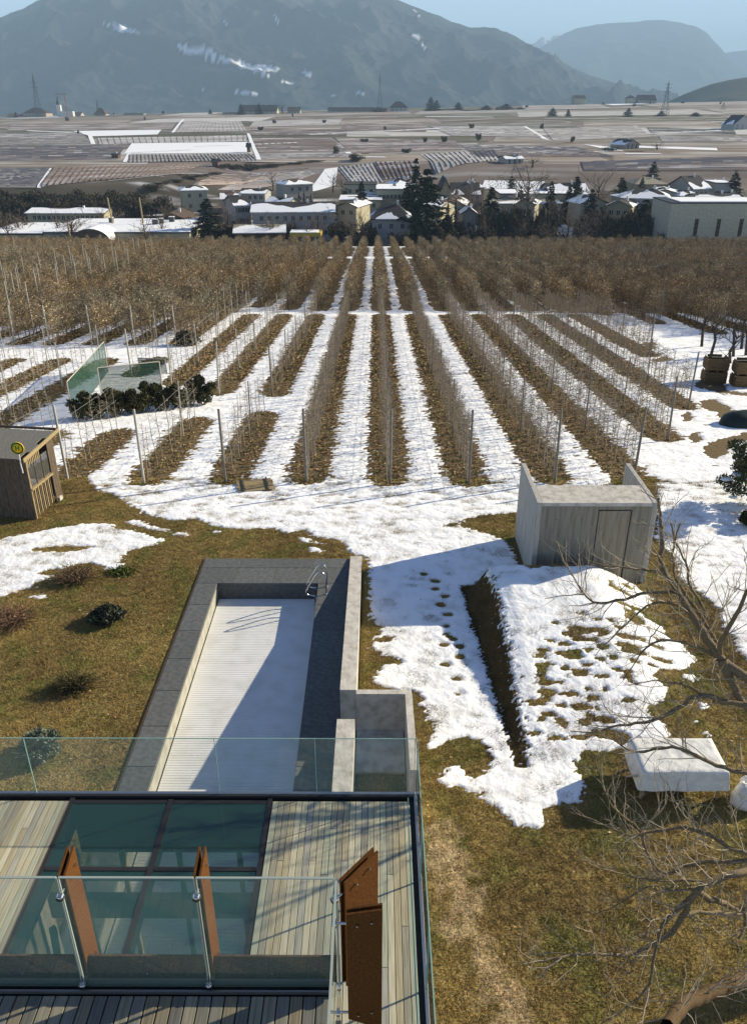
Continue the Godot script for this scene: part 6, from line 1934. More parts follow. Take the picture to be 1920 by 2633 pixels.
const HOUSES := [["workshop", "long flat-roofed workshop with a bright snow roof at the left of the village", -71.6, 234.0, 40.3, 30.0, 4.7, 5.0, "flat", "beige", "dark", 0.0, 6, 1, 1.0],
	["workshop_annex", "low snow-roofed annex left of the workshop at the left edge", -101.7, 238.0, 16.6, 24.0, 4.3, 4.6, "flat", "beige", "dark", 0.0, 3, 1, 1.0],
	["long_shed", "long shed with a slim snowy roof behind the workshop", -105.2, 290.0, 26.0, 14.0, 3.3, 4.1, "gable_x", "beige", "brown", 0.0, 14, 1, 0.9],
	["wooden_barn", "dark wooden gabled barn behind the round fir", -62.8, 262.0, 8.1, 14.0, 5.5, 7.0, "gable_z", "brown", "brown", 0.0, 2, 1, 0.0],
	["white_gabled_house", "white three-storey house with a sunlit gable and dark roof left of the long white house", -40.6, 262.0, 4.7, 16.0, 9.3, 11.4, "gable_x", "white", "dark", 0.35, 4, 3, 0.35],
	["long_white_house", "long white two-storey house under a shaded snow roof", -24.8, 256.0, 24.2, 15.0, 8.2, 10.2, "gable_x", "white", "dark", 0.05, 9, 2, 0.62],
	["wooden_cabin", "low brown cabin with a pale snow-dusted roof near the road", -32.4, 236.0, 13.6, 12.0, 5.0, 6.3, "gable_x", "brown", "pale", 0.1, 3, 1, 0.7],
	["beige_factory", "beige flat-roofed building with a bright snow roof and red lettering", 6.0, 300.0, 12.0, 20.0, 9.5, 9.8, "flat", "beige", "dark", 0.0, 8, 2, 1.0],
	["factory_side_block", "lower left wing of the beige building under a shaded snow roof", -5.3, 292.0, 13.5, 16.0, 7.1, 7.4, "hip", "beige", "dark", 0.0, 4, 2, 0.7],
	["rear_factory_block", "rear block of the beige building with a dark flat roof", -5.7, 316.0, 11.7, 14.0, 9.3, 9.6, "flat", "beige", "dark", 0.0, 4, 2, 0.0],
	["dormer_house", "white house with a dark mansard roof and balcony left of the tall fir", 4.3, 243.0, 10.9, 12.0, 7.8, 11.5, "hip", "white", "dark", 0.0, 3, 2, 0.22],
	["fir_house", "beige gabled house half hidden behind the tall fir", 22.9, 288.0, 3.1, 14.0, 10.4, 14.3, "gable_z", "ochre", "dark", 0.0, 2, 2, 0.0],
	["dark_gable_house", "house with a dark roof left of the bare oaks", 31.1, 300.0, 9.1, 14.0, 8.1, 11.3, "gable_x", "rose", "dark", 0.0, 3, 2, 0.15],
	["garden_hut", "small garden hut with two snowy roof slopes", 28.4, 262.0, 4.2, 6.0, 6.9, 8.5, "gable_z", "grey", "dark", 0.0, 1, 1, 0.9],
	["snow_roof_hall", "long low hall with a bright flat snow roof behind the bare trees", 55.0, 298.0, 24.8, 16.0, 8.3, 8.6, "flat", "beige", "dark", 0.0, 8, 1, 1.0],
	["low_depot", "low pale depot in front of the long snow-roofed hall", 48.4, 280.0, 23.0, 12.0, 7.7, 8.0, "gable_x", "beige", "pale", 0.06, 5, 1, 0.5],
	["dark_cottage", "white cottage between the dark firs", 68.2, 305.0, 14.1, 12.0, 7.5, 10.8, "gable_x", "white", "dark", 0.2, 3, 2, 0.7],
	["striped_roof_house", "white house whose dark roof carries stripes of snow", 84.8, 272.0, 14.4, 14.0, 9.9, 12.5, "hip", "white", "dark", -0.25, 5, 2, 0.55],
	["pale_hip_house", "yellowish house with a wide pale hip roof behind the striped roof", 104.1, 330.0, 11.7, 14.0, 7.9, 9.8, "hip", "ochre", "pale", 0.0, 4, 1, 0.0],
	["ochre_annex", "ochre annex at the left side of the large hall", 87.7, 262.0, 4.1, 10.0, 9.1, 9.4, "flat", "ochre", "dark", 0.0, 2, 2, 0.0],
	["right_dark_house", "house with a steep dark roof and a patch of snow above the hall", 119.7, 320.0, 7.6, 14.0, 7.6, 11.5, "gable_x", "grey", "dark", 0.4, 3, 2, 0.3],
	["right_snow_house", "low house with a bright snow roof at the right edge above the hall", 129.7, 325.0, 6.4, 12.0, 8.8, 9.3, "flat", "grey", "dark", 0.0, 3, 1, 1.0],
	["hall_rear_block", "low block with patchy snow roof behind the large hall", 106.2, 268.0, 12.9, 10.0, 10.6, 11.5, "gable_x", "grey", "dark", 0.0, 4, 1, 0.5],
	["slope_house", "white house with a snowy roof on the slope above the village", 69.0, 440.0, 9.1, 12.0, 2.2, 3.4, "gable_x", "white", "dark", 0.2, 3, 2, 0.6],
	["plateau_house", "lone tall stone house among fruit trees on the right plateau", 161.2, 560.0, 10.3, 16.0, 2.4, 5.3, "gable_z", "rose", "dark", 0.35, 3, 3, 0.5],
	["skyline_barn", "long dark-roofed barn on the skyline left of the fir pair", -174.3, 1340.0, 53.3, 30.0, 4.1, 12.4, "gable_x", "beige", "dark", 0.0, 6, 2, 0.0],
	["skyline_long_house", "white skyline house right of the bare tree", -122.4, 1340.0, 18.6, 20.0, 3.2, 8.9, "gable_x", "white", "brown", 0.0, 4, 2, 0.0],
	["skyline_low_house", "long low house with a dark roof on the centre skyline", -37.5, 1340.0, 68.3, 20.0, 2.2, 6.8, "gable_x", "white", "dark", 0.0, 8, 1, 0.0],
	["skyline_farmhouse", "big white farmhouse with a dark half-hipped roof beside the mast", 33.1, 1340.0, 27.2, 25.0, 5.0, 13.4, "hip", "white", "dark", 0.0, 4, 3, 0.0],
	["skyline_villa", "villa among the firs on the centre right skyline", 107.7, 1340.0, 20.4, 14.0, 2.2, 2.5, "gable_x", "white", "dark", 0.0, 4, 1, 0.0],
	["left_manor", "large manor with a dark hipped roof on the left skyline", -553.4, 1460.0, 36.8, 30.0, 5.8, 13.7, "hip", "rose", "dark", 0.0, 6, 2, 0.0],
	["left_gable_house", "house with a pale gable at the far left skyline", -585.5, 1460.0, 25.5, 20.0, 2.2, 5.8, "gable_x", "white", "tile", 0.0, 4, 1, 0.0],
	["left_row_house", "long low white house right of the church tower", -494.2, 1460.0, 30.5, 20.0, 2.2, 6.3, "gable_x", "white", "brown", 0.0, 4, 1, 0.0],
	["left_chapel_house", "tall house with a pyramid roof on the left skyline", -448.1, 1460.0, 19.2, 20.0, 2.2, 11.1, "hip", "beige", "brown", 0.0, 3, 2, 0.0],
	["left_low_barn", "low dark barn on the left skyline with a patch of snow", -392.9, 1460.0, 31.8, 20.0, 2.2, 2.7, "gable_x", "grey", "dark", 0.0, 3, 1, 0.0],
	["mid_low_house", "low house with a dark roof left of the skyline barn", -217.2, 1340.0, 22.2, 14.0, 2.2, 3.3, "gable_x", "white", "dark", 0.0, 3, 1, 0.0],
	["ridge_house", "house with a wide roof on the right skyline", 333.6, 1490.0, 18.1, 24.0, 9.8, 14.5, "gable_x", "beige", "dark", 0.0, 4, 2, 0.0],
	["ridge_villa", "small villa on the right skyline", 417.8, 1490.0, 11.8, 16.0, 8.2, 12.8, "hip", "beige", "dark", 0.0, 2, 2, 0.0],
	["ridge_farm", "farm with a long dark roof on the right skyline", 441.4, 1480.0, 28.2, 24.0, 5.0, 13.1, "gable_x", "grey", "dark", 0.0, 5, 1, 0.0],
	["right_edge_house", "steep-roofed white house at the right edge of the plateau", 309.9, 760.0, 17.1, 18.0, 4.0, 11.0, "gable_z", "white", "dark", 0.2, 3, 2, 0.2],
	["field_hut", "small dark field hut at the corner of the broad snow field", -75.0, 520.0, 1.7, 4.0, 3.2, 5.2, "gable_x", "brown", "dark", 0.0, 1, 1, 0.0],
	["field_shed", "small brown field shed beside the snowy lane", -139.2, 470.0, 3.4, 5.0, 2.2, 2.5, "gable_x", "brown", "dark", 0.0, 1, 1, 0.0],
	["bank_hut", "small hut on the crest of the left bank", -77.9, 425.0, 2.6, 5.0, 2.2, 3.5, "gable_x", "brown", "dark", 0.0, 1, 1, 0.0],
	["village_house", "small village house with a dark half-snowy roof, first from the left", -66.4, 317.08, 9.0, 11.0, 7.2, 8.6, "hip", "beige", "dark", 0.29, 2, 2, 0.5],
	["village_house", "small village house with a dark half-snowy roof, second from the left", -49.7, 293.54, 5.8, 13.0, 7.4, 9.2, "gable_x", "grey", "tile", 0.12, 2, 2, 0.5],
	["village_house", "small village house with a dark half-snowy roof, third from the left", -45.3, 317.45, 9.1, 13.0, 6.3, 7.4, "gable_x", "white", "dark", -0.05, 4, 2, 0.5],
	["village_house", "small village house with a dark half-snowy roof, fourth from the left", -31.3, 268.6, 7.6, 9.0, 8.7, 10.4, "gable_x", "beige", "dark", -0.38, 3, 2, 0.75],
	["village_house", "small village house with a dark half-snowy roof, fifth from the left", -29.7, 338.09, 11.0, 11.0, 6.9, 8.6, "hip", "grey", "brown", 0.49, 3, 2, 0.5],
	["village_house", "small village house with a dark half-snowy roof, sixth from the left", -16.8, 263.39, 7.7, 11.0, 8.1, 9.4, "gable_x", "rose", "dark", 0.07, 3, 2, 0.0],
	["village_house", "small village house with a dark half-snowy roof, seventh from the left", -9.2, 270.31, 6.2, 13.0, 7.9, 9.0, "gable_z", "beige", "dark", -0.33, 2, 2, 0.75],
	["village_house", "small village house with a dark half-snowy roof, eighth from the left", 0.8, 316.5, 9.2, 11.0, 6.4, 8.6, "gable_x", "rose", "dark", 0.38, 3, 2, 0.75],
	["village_house", "small village house with a dark half-snowy roof, ninth from the left", 11.5, 339.27, 7.4, 11.0, 6.6, 8.4, "hip", "grey", "dark", 0.34, 2, 2, 0.5],
	["village_house", "small village house with a dark half-snowy roof, tenth from the left", 16.5, 258.13, 5.5, 13.0, 9.3, 10.8, "gable_x", "beige", "tile", -0.45, 2, 2, 0.75],
	["village_house", "small village house with a dark half-snowy roof, eleventh from the left", 23.7, 274.09, 8.6, 13.0, 8.0, 9.6, "gable_z", "grey", "tile", -0.19, 4, 2, 0.5],
	["village_house", "small village house with a dark half-snowy roof, twelfth from the left", 36.3, 319.87, 7.7, 11.0, 7.8, 9.7, "hip", "ochre", "dark", 0.35, 4, 2, 0.75],
	["village_house", "small village house with a dark half-snowy roof, thirteenth from the left", 44.1, 291.5, 9.8, 9.0, 7.2, 8.4, "gable_z", "white", "dark", -0.47, 3, 2, 0.25],
	["village_house", "small village house with a dark half-snowy roof, fourteenth from the left", 45.7, 265.72, 5.8, 11.0, 9.1, 10.8, "gable_z", "beige", "dark", -0.32, 3, 2, 0.25],
	["village_house", "small village house with a dark half-snowy roof, fifteenth from the left", 64.4, 304.5, 5.5, 9.0, 7.1, 9.2, "gable_x", "grey", "tile", 0.36, 3, 2, 0.25],
	["village_house", "small village house with a dark half-snowy roof, sixteenth from the left", 69.7, 276.0, 9.3, 9.0, 8.2, 9.9, "gable_z", "beige", "brown", 0.23, 3, 2, 0.75],
	["village_house", "small village house with a dark half-snowy roof, seventeenth from the left", 74.3, 263.87, 7.2, 13.0, 8.9, 10.3, "gable_z", "ochre", "dark", -0.44, 3, 2, 0.25],
	["village_house", "small village house with a dark half-snowy roof, eighteenth from the left", 85.6, 283.63, 9.7, 9.0, 8.8, 9.9, "hip", "grey", "dark", 0.18, 4, 2, 0.75],
	["village_house", "small village house with a dark half-snowy roof, nineteenth from the left", 100.0, 301.17, 9.7, 13.0, 8.4, 9.4, "gable_z", "white", "dark", -0.22, 4, 2, 0.75],
	["village_house", "small village house with a dark half-snowy roof, twentieth from the left", 107.1, 296.04, 6.3, 13.0, 7.9, 9.4, "hip", "white", "dark", -0.02, 3, 2, 0.5],
	["village_house", "small village house with a dark half-snowy roof, twenty-first from the left", 132.0, 335.14, 10.3, 13.0, 6.5, 8.6, "hip", "rose", "brown", -0.25, 3, 2, 0.75],
	["village_house", "small village house with a dark half-snowy roof, twenty-second from the left", 120.4, 289.37, 7.6, 9.0, 7.6, 9.5, "gable_z", "beige", "brown", 0.38, 4, 2, 0.25]]

func build_village() -> void:
	M.window_dark = mat(lin(0.025, 0.028, 0.03), 0.25)
	M.shutter = mat(lin(0.05, 0.1, 0.08), 0.7)
	M.snow_far = mat(lin(0.86, 0.87, 0.89), 0.8)
	M.bark_dark = mat(lin(0.055, 0.045, 0.035), 0.95)
	var walls := {"white": mat(lin(0.36, 0.35, 0.335)), "beige": mat(lin(0.42, 0.385, 0.28)), "ochre": mat(lin(0.33, 0.28, 0.18)), "grey": mat(lin(0.3, 0.29, 0.27)), "brown": mat(lin(0.11, 0.065, 0.04)), "rose": mat(lin(0.33, 0.27, 0.23))}
	var covers := {"dark": mat(lin(0.045, 0.042, 0.042)), "brown": mat(lin(0.09, 0.065, 0.05)), "tile": mat(lin(0.14, 0.09, 0.07)), "pale": mat(lin(0.3, 0.27, 0.2))}
	for h in HOUSES:
		house(h[0], h[1], h[2], h[3], h[4], h[5], h[6], h[7], h[8], walls[h[9]], covers[h[10]], h[11], h[12], h[13], h[14])
	extra_village()

func conifer(tall: float, wide: float, layers: int, per: int, cols: Array, dense := 26) -> Array:
	var b := MB.new()
	b.smooth = true
	b.tube(PackedVector3Array([Vector3.ZERO, Vector3(0, tall * 0.97, 0)]), tall * 0.018, 0.02, 6)
	var tr := b.make()
	b = MB.new()
	b.tinted = true
	for l in layers:
		var f := (l + rng.randf() * 0.6) / layers
		var h := lerpf(0.06, 0.98, f) * tall
		var r := wide * pow(1.0 - f, 0.8) * rr(0.8, 1.15) + 0.15
		for k in per:
			var a := rr(0, TAU)
			var reach := r * rr(0.6, 1.15)
			var tip := Vector3(cos(a) * reach, h - reach * rr(0.1, 0.4), sin(a) * reach)
			var root := Vector3(0, h, 0)
			for q in int(dense * (0.35 + 0.65 * (1.0 - f))):
				var e := sqrt(rng.randf())
				var c := root.lerp(tip, e) + Vector3(rr(-1, 1), rr(-0.6, 0.2), rr(-1, 1)) * 0.09 * reach * 1.6
				var s := rr(0.16, 0.34)
				var t := Basis.from_euler(Vector3(rr(-0.9, 0.9), rr(0, TAU), rr(-0.9, 0.9)))
				b.tint = cols[rng.randi() % cols.size()] * rr(0.65, 1.35)
				b.quad(c + t * Vector3(-s, 0, 0), c + t * Vector3(0, 0, s * 0.5), c + t * Vector3(s, -s * 0.3, 0), c + t * Vector3(0, 0, -s * 0.5))
	return [tr, b.make()]

func bare(tall: float, wide: float, limbs: int) -> Array:
	var b := MB.new()
	b.smooth = true
	b.tube(PackedVector3Array([Vector3.ZERO, Vector3(rr(-0.2, 0.2), tall * 0.4, 0), Vector3(rr(-0.3, 0.3), tall * 0.75, 0)]), tall * 0.022, tall * 0.008, 6)
	var tr := b.make()
	b = MB.new()
	b.smooth = true
	for k in limbs:
		var a := rr(0, TAU)
		var h := rr(0.22, 0.75)
		twig(b, Vector3(0, tall * h, 0), Vector3(cos(a) * wide / tall * 2.0, rr(0.5, 1.3), sin(a) * wide / tall * 2.0).normalized(), tall * rr(0.25, 0.5) * (1.1 - h * 0.4), tall * 0.007, 2)
	return [tr, b.make()]

const CONIFERS := [["big round dark fir at the right end of the workshop", -47.4, 241.0, 1.42, 2.25],
	["tallest fir of the village, layered, beside the dormer house", 14.1, 240.0, 2.23, 3.06],
	["slim fir just behind the tallest one, at its left", 12.2, 268.0, 2.29, 1.41],
	["broad dark conifer in the middle of the village gardens", 34.4, 258.0, 1.55, 1.73],
	["pointed fir left of the striped-roof house", 65.9, 286.0, 1.58, 1.76],
	["small fir on the field edge above the village", 121.5, 385.0, 1.21, 1.57],
	["fir at the right edge above the hall", 133.3, 325.0, 1.39, 1.72],
	["dark fir in front of the striped-roof house", 78.8, 252.0, 1.27, 2.4],
	["narrow cypress left of the garden hut", 21.2, 254.0, 1.3, 0.35],
	["second narrow cypress left of the garden hut", 23.4, 254.0, 1.26, 0.4],
	["young fir above the long white house, left", -26.8, 300.0, 0.91, 0.41],
	["young fir above the long white house, middle", -25.1, 300.0, 0.96, 0.41],
	["young fir above the long white house, right", -22.7, 300.0, 0.88, 0.36],
	["wide yew under the tallest fir", 19.6, 236.0, 1.01, 1.65],
	["dark shrubby conifer right of the dormer house base", 16.2, 232.0, 0.66, 2.45],
	["tall skyline fir, first of the centre group", 80.2, 1330.0, 1.92, 3.72],
	["skyline fir, second of the centre group", 88.6, 1335.0, 1.49, 2.86],
	["skyline pine at the right of the centre group", 121.2, 1340.0, 1.12, 3.32],
	["round skyline tree over the villa", 160.4, 1320.0, 0.68, 4.36],
	["round dark skyline tree right of the villa", 189.4, 1325.0, 0.82, 5.47],
	["dark skyline tree, right end of the centre group", 208.9, 1320.0, 0.29, 4.37],
	["slim fir at the left end of the skyline barn", -197.7, 1320.0, 1.51, 2.4],
	["slim fir in front of the skyline barn", -172.2, 1325.0, 1.56, 2.19],
	["lone small fir on the left skyline", -257.8, 1400.0, 0.75, 1.39],
	["round tree on the right plateau, first", 202.6, 1040.0, 0.95, 2.58],
	["dark column tree on the right plateau", 218.5, 1030.0, 0.8, 1.53],
	["pointed fir on the right plateau", 278.6, 1000.0, 0.95, 2.32],
	["fir beside the right pylon", 315.7, 1000.0, 0.59, 2.32],
	["tree right of the right pylon", 349.9, 990.0, 0.43, 2.95],
	["small dark fir on the far left skyline", -576.3, 1440.0, 0.94, 1.19],
	["dark conifer behind the cottage roofs", 84.5, 300.0, 1.41, 1.8],
	["dark conifer between the village roofs, first from the left", -11.0, 316.57, 0.98, 1.03],
	["dark conifer between the village roofs, second from the left", -5.0, 293.1, 1.36, 1.38],
	["dark conifer between the village roofs, third from the left", 6.5, 311.92, 1.07, 1.37],
	["dark conifer between the village roofs, fourth from the left", 11.0, 298.52, 1.37, 1.47],
	["dark conifer between the village roofs, fifth from the left", 20.2, 329.96, 1.13, 1.46],
	["dark conifer between the village roofs, sixth from the left", 27.3, 295.58, 1.1, 0.88],
	["dark conifer between the village roofs, seventh from the left", 38.2, 337.95, 0.85, 1.05],
	["dark conifer between the village roofs, eighth from the left", 52.8, 340.58, 1.02, 1.31],
	["dark conifer between the village roofs, ninth from the left", 47.9, 287.94, 1.26, 0.95],
	["dark conifer between the village roofs, tenth from the left", 53.7, 266.26, 1.63, 1.26],
	["dark conifer between the village roofs, eleventh from the left", 66.2, 296.76, 1.2, 1.18],
	["dark conifer between the village roofs, twelfth from the left", 65.9, 264.53, 1.43, 1.35],
	["dark conifer between the village roofs, thirteenth from the left", 90.2, 317.08, 1.11, 1.18],
	["dark conifer between the village roofs, fourteenth from the left", 96.9, 317.92, 1.22, 1.09],
	["dark conifer between the village roofs, fifteenth from the left", 99.3, 304.44, 1.03, 1.23],
	["dark conifer between the village roofs, sixteenth from the left", 114.0, 330.27, 0.96, 1.34]]
const BARES := [["bare tree right of the big round fir", -42.3, 243.0, 1.4, 1.31],
	["bare brown oak left of the striped-roof house", 71.9, 280.0, 1.71, 2.49],
	["tall bare tree before the long snow-roofed hall", 46.1, 262.0, 2.16, 2.08],
	["bare tree left of the broad dark conifer", 30.1, 272.0, 1.49, 1.7],
	["second bare tree left of the broad dark conifer", 26.5, 278.0, 1.35, 1.49],
	["bare tree before the long white house", -29.1, 240.0, 1.0, 1.31],
	["bare tree at the right end of the long white house", -16.5, 240.0, 1.08, 1.52],
	["reddish bare tree left of the dormer house", -6.7, 238.0, 0.88, 1.3],
	["bare tree before the low depot", 40.7, 256.0, 1.2, 1.61],
	["bare tree right of the low depot", 54.5, 262.0, 1.24, 1.41],
	["bare tree by the parked cars", 57.7, 238.0, 0.88, 1.52],
	["bare tree left of the cabin", -50.5, 238.0, 0.88, 1.52],
	["bare tree on the left bank crest", -88.0, 246.0, 0.79, 1.79],
	["bare tree at the far left before the annex", -105.0, 250.0, 0.95, 2.04],
	["bare birch above the terraced vineyard", -45.0, 380.0, 0.8, 1.35],
	["bare tree on the snow slope", -18.5, 372.0, 0.77, 1.65],
	["bare tree right of the snow slope", -13.9, 360.0, 0.74, 1.28],
	["bare skyline tree by the barn", -138.2, 1330.0, 1.29, 4.57],
	["bare fruit tree left of the lone plateau house", 149.1, 548.0, 0.3, 1.92],
	["bare fruit tree right of the lone plateau house", 173.3, 548.0, 0.43, 2.4],
	["bare tree above the garden hut", 29.7, 290.0, 0.92, 1.56],
	["bare tree by the slope house", 76.4, 430.0, 0.44, 2.27],
	["bare shrubby tree before the hall", 64.1, 245.0, 1.01, 1.78],
	["bare tree over the barn", -64.6, 262.0, 1.02, 1.18],
	["leafless tree among the village houses, first from the left", -101.4, 233.63, 0.98, 0.96],
	["leafless tree among the village houses, second from the left", -105.3, 255.72, 0.7, 1.58],
	["leafless tree among the village houses, third from the left", -90.8, 242.42, 0.95, 1.09],
	["leafless tree among the village houses, fourth from the left", -83.8, 233.86, 1.04, 1.54],
	["leafless tree among the village houses, fifth from the left", -91.9, 285.69, 0.54, 1.21],
	["leafless tree among the village houses, sixth from the left", -83.1, 272.4, 0.66, 1.72],
	["leafless tree among the village houses, seventh from the left", -63.1, 232.42, 0.9, 1.34],
	["leafless tree among the village houses, eighth from the left", -60.2, 239.16, 0.99, 0.94],
	["leafless tree among the village houses, ninth from the left", -63.3, 290.05, 0.63, 1.32],
	["leafless tree among the village houses, tenth from the left", -52.1, 268.36, 0.62, 1.7],
	["leafless tree among the village houses, eleventh from the left", -45.0, 256.63, 0.82, 1.28],
	["leafless tree among the village houses, twelfth from the left", -38.8, 248.58, 0.8, 0.94],
	["leafless tree among the village houses, thirteenth from the left", -35.8, 272.35, 0.84, 1.44],
	["leafless tree among the village houses, fourteenth from the left", -25.2, 251.37, 0.71, 1.07],
	["leafless tree among the village houses, fifteenth from the left", -18.2, 241.0, 0.92, 1.09],
	["leafless tree among the village houses, sixteenth from the left", -14.2, 281.27, 0.77, 1.51],
	["leafless tree among the village houses, seventeenth from the left", -3.9, 233.47, 1.1, 1.01],
	["leafless tree among the village houses, eighteenth from the left", 1.8, 271.54, 0.86, 1.26],
	["leafless tree among the village houses, nineteenth from the left", 5.8, 259.97, 1.01, 1.51],
	["leafless tree among the village houses, twentieth from the left", 17.6, 296.65, 0.51, 1.97],
	["leafless tree among the village houses, twenty-first from the left", 17.5, 247.39, 0.75, 1.51],
	["leafless tree among the village houses, twenty-second from the left", 30.1, 295.8, 0.56, 1.83],
	["leafless tree among the village houses, twenty-third from the left", 30.2, 240.16, 1.0, 0.98],
	["leafless tree among the village houses, twenty-fourth from the left", 45.1, 297.17, 0.68, 1.08],
	["leafless tree among the village houses, twenty-fifth from the left", 41.3, 238.55, 0.87, 1.14],
	["leafless tree among the village houses, twenty-sixth from the left", 47.3, 233.19, 0.77, 1.17],
	["leafless tree among the village houses, twenty-seventh from the left", 52.0, 230.39, 1.08, 0.96],
	["leafless tree among the village houses, twenty-eighth from the left", 61.3, 237.07, 1.13, 1.23],
	["leafless tree among the village houses, twenty-ninth from the left", 82.5, 299.83, 0.76, 1.58],
	["leafless tree among the village houses, thirtieth from the left", 80.0, 256.29, 0.67, 1.32],
	["leafless tree among the village houses, thirty-first from the left", 83.8, 256.39, 1.04, 1.27],
	["leafless tree among the village houses, thirty-second from the left", 102.9, 291.81, 0.49, 1.52],
	["leafless tree among the village houses, thirty-third from the left", 91.8, 244.83, 1.04, 1.05],
	["leafless tree among the village houses, thirty-fourth from the left", 116.5, 290.36, 0.8, 1.09]]
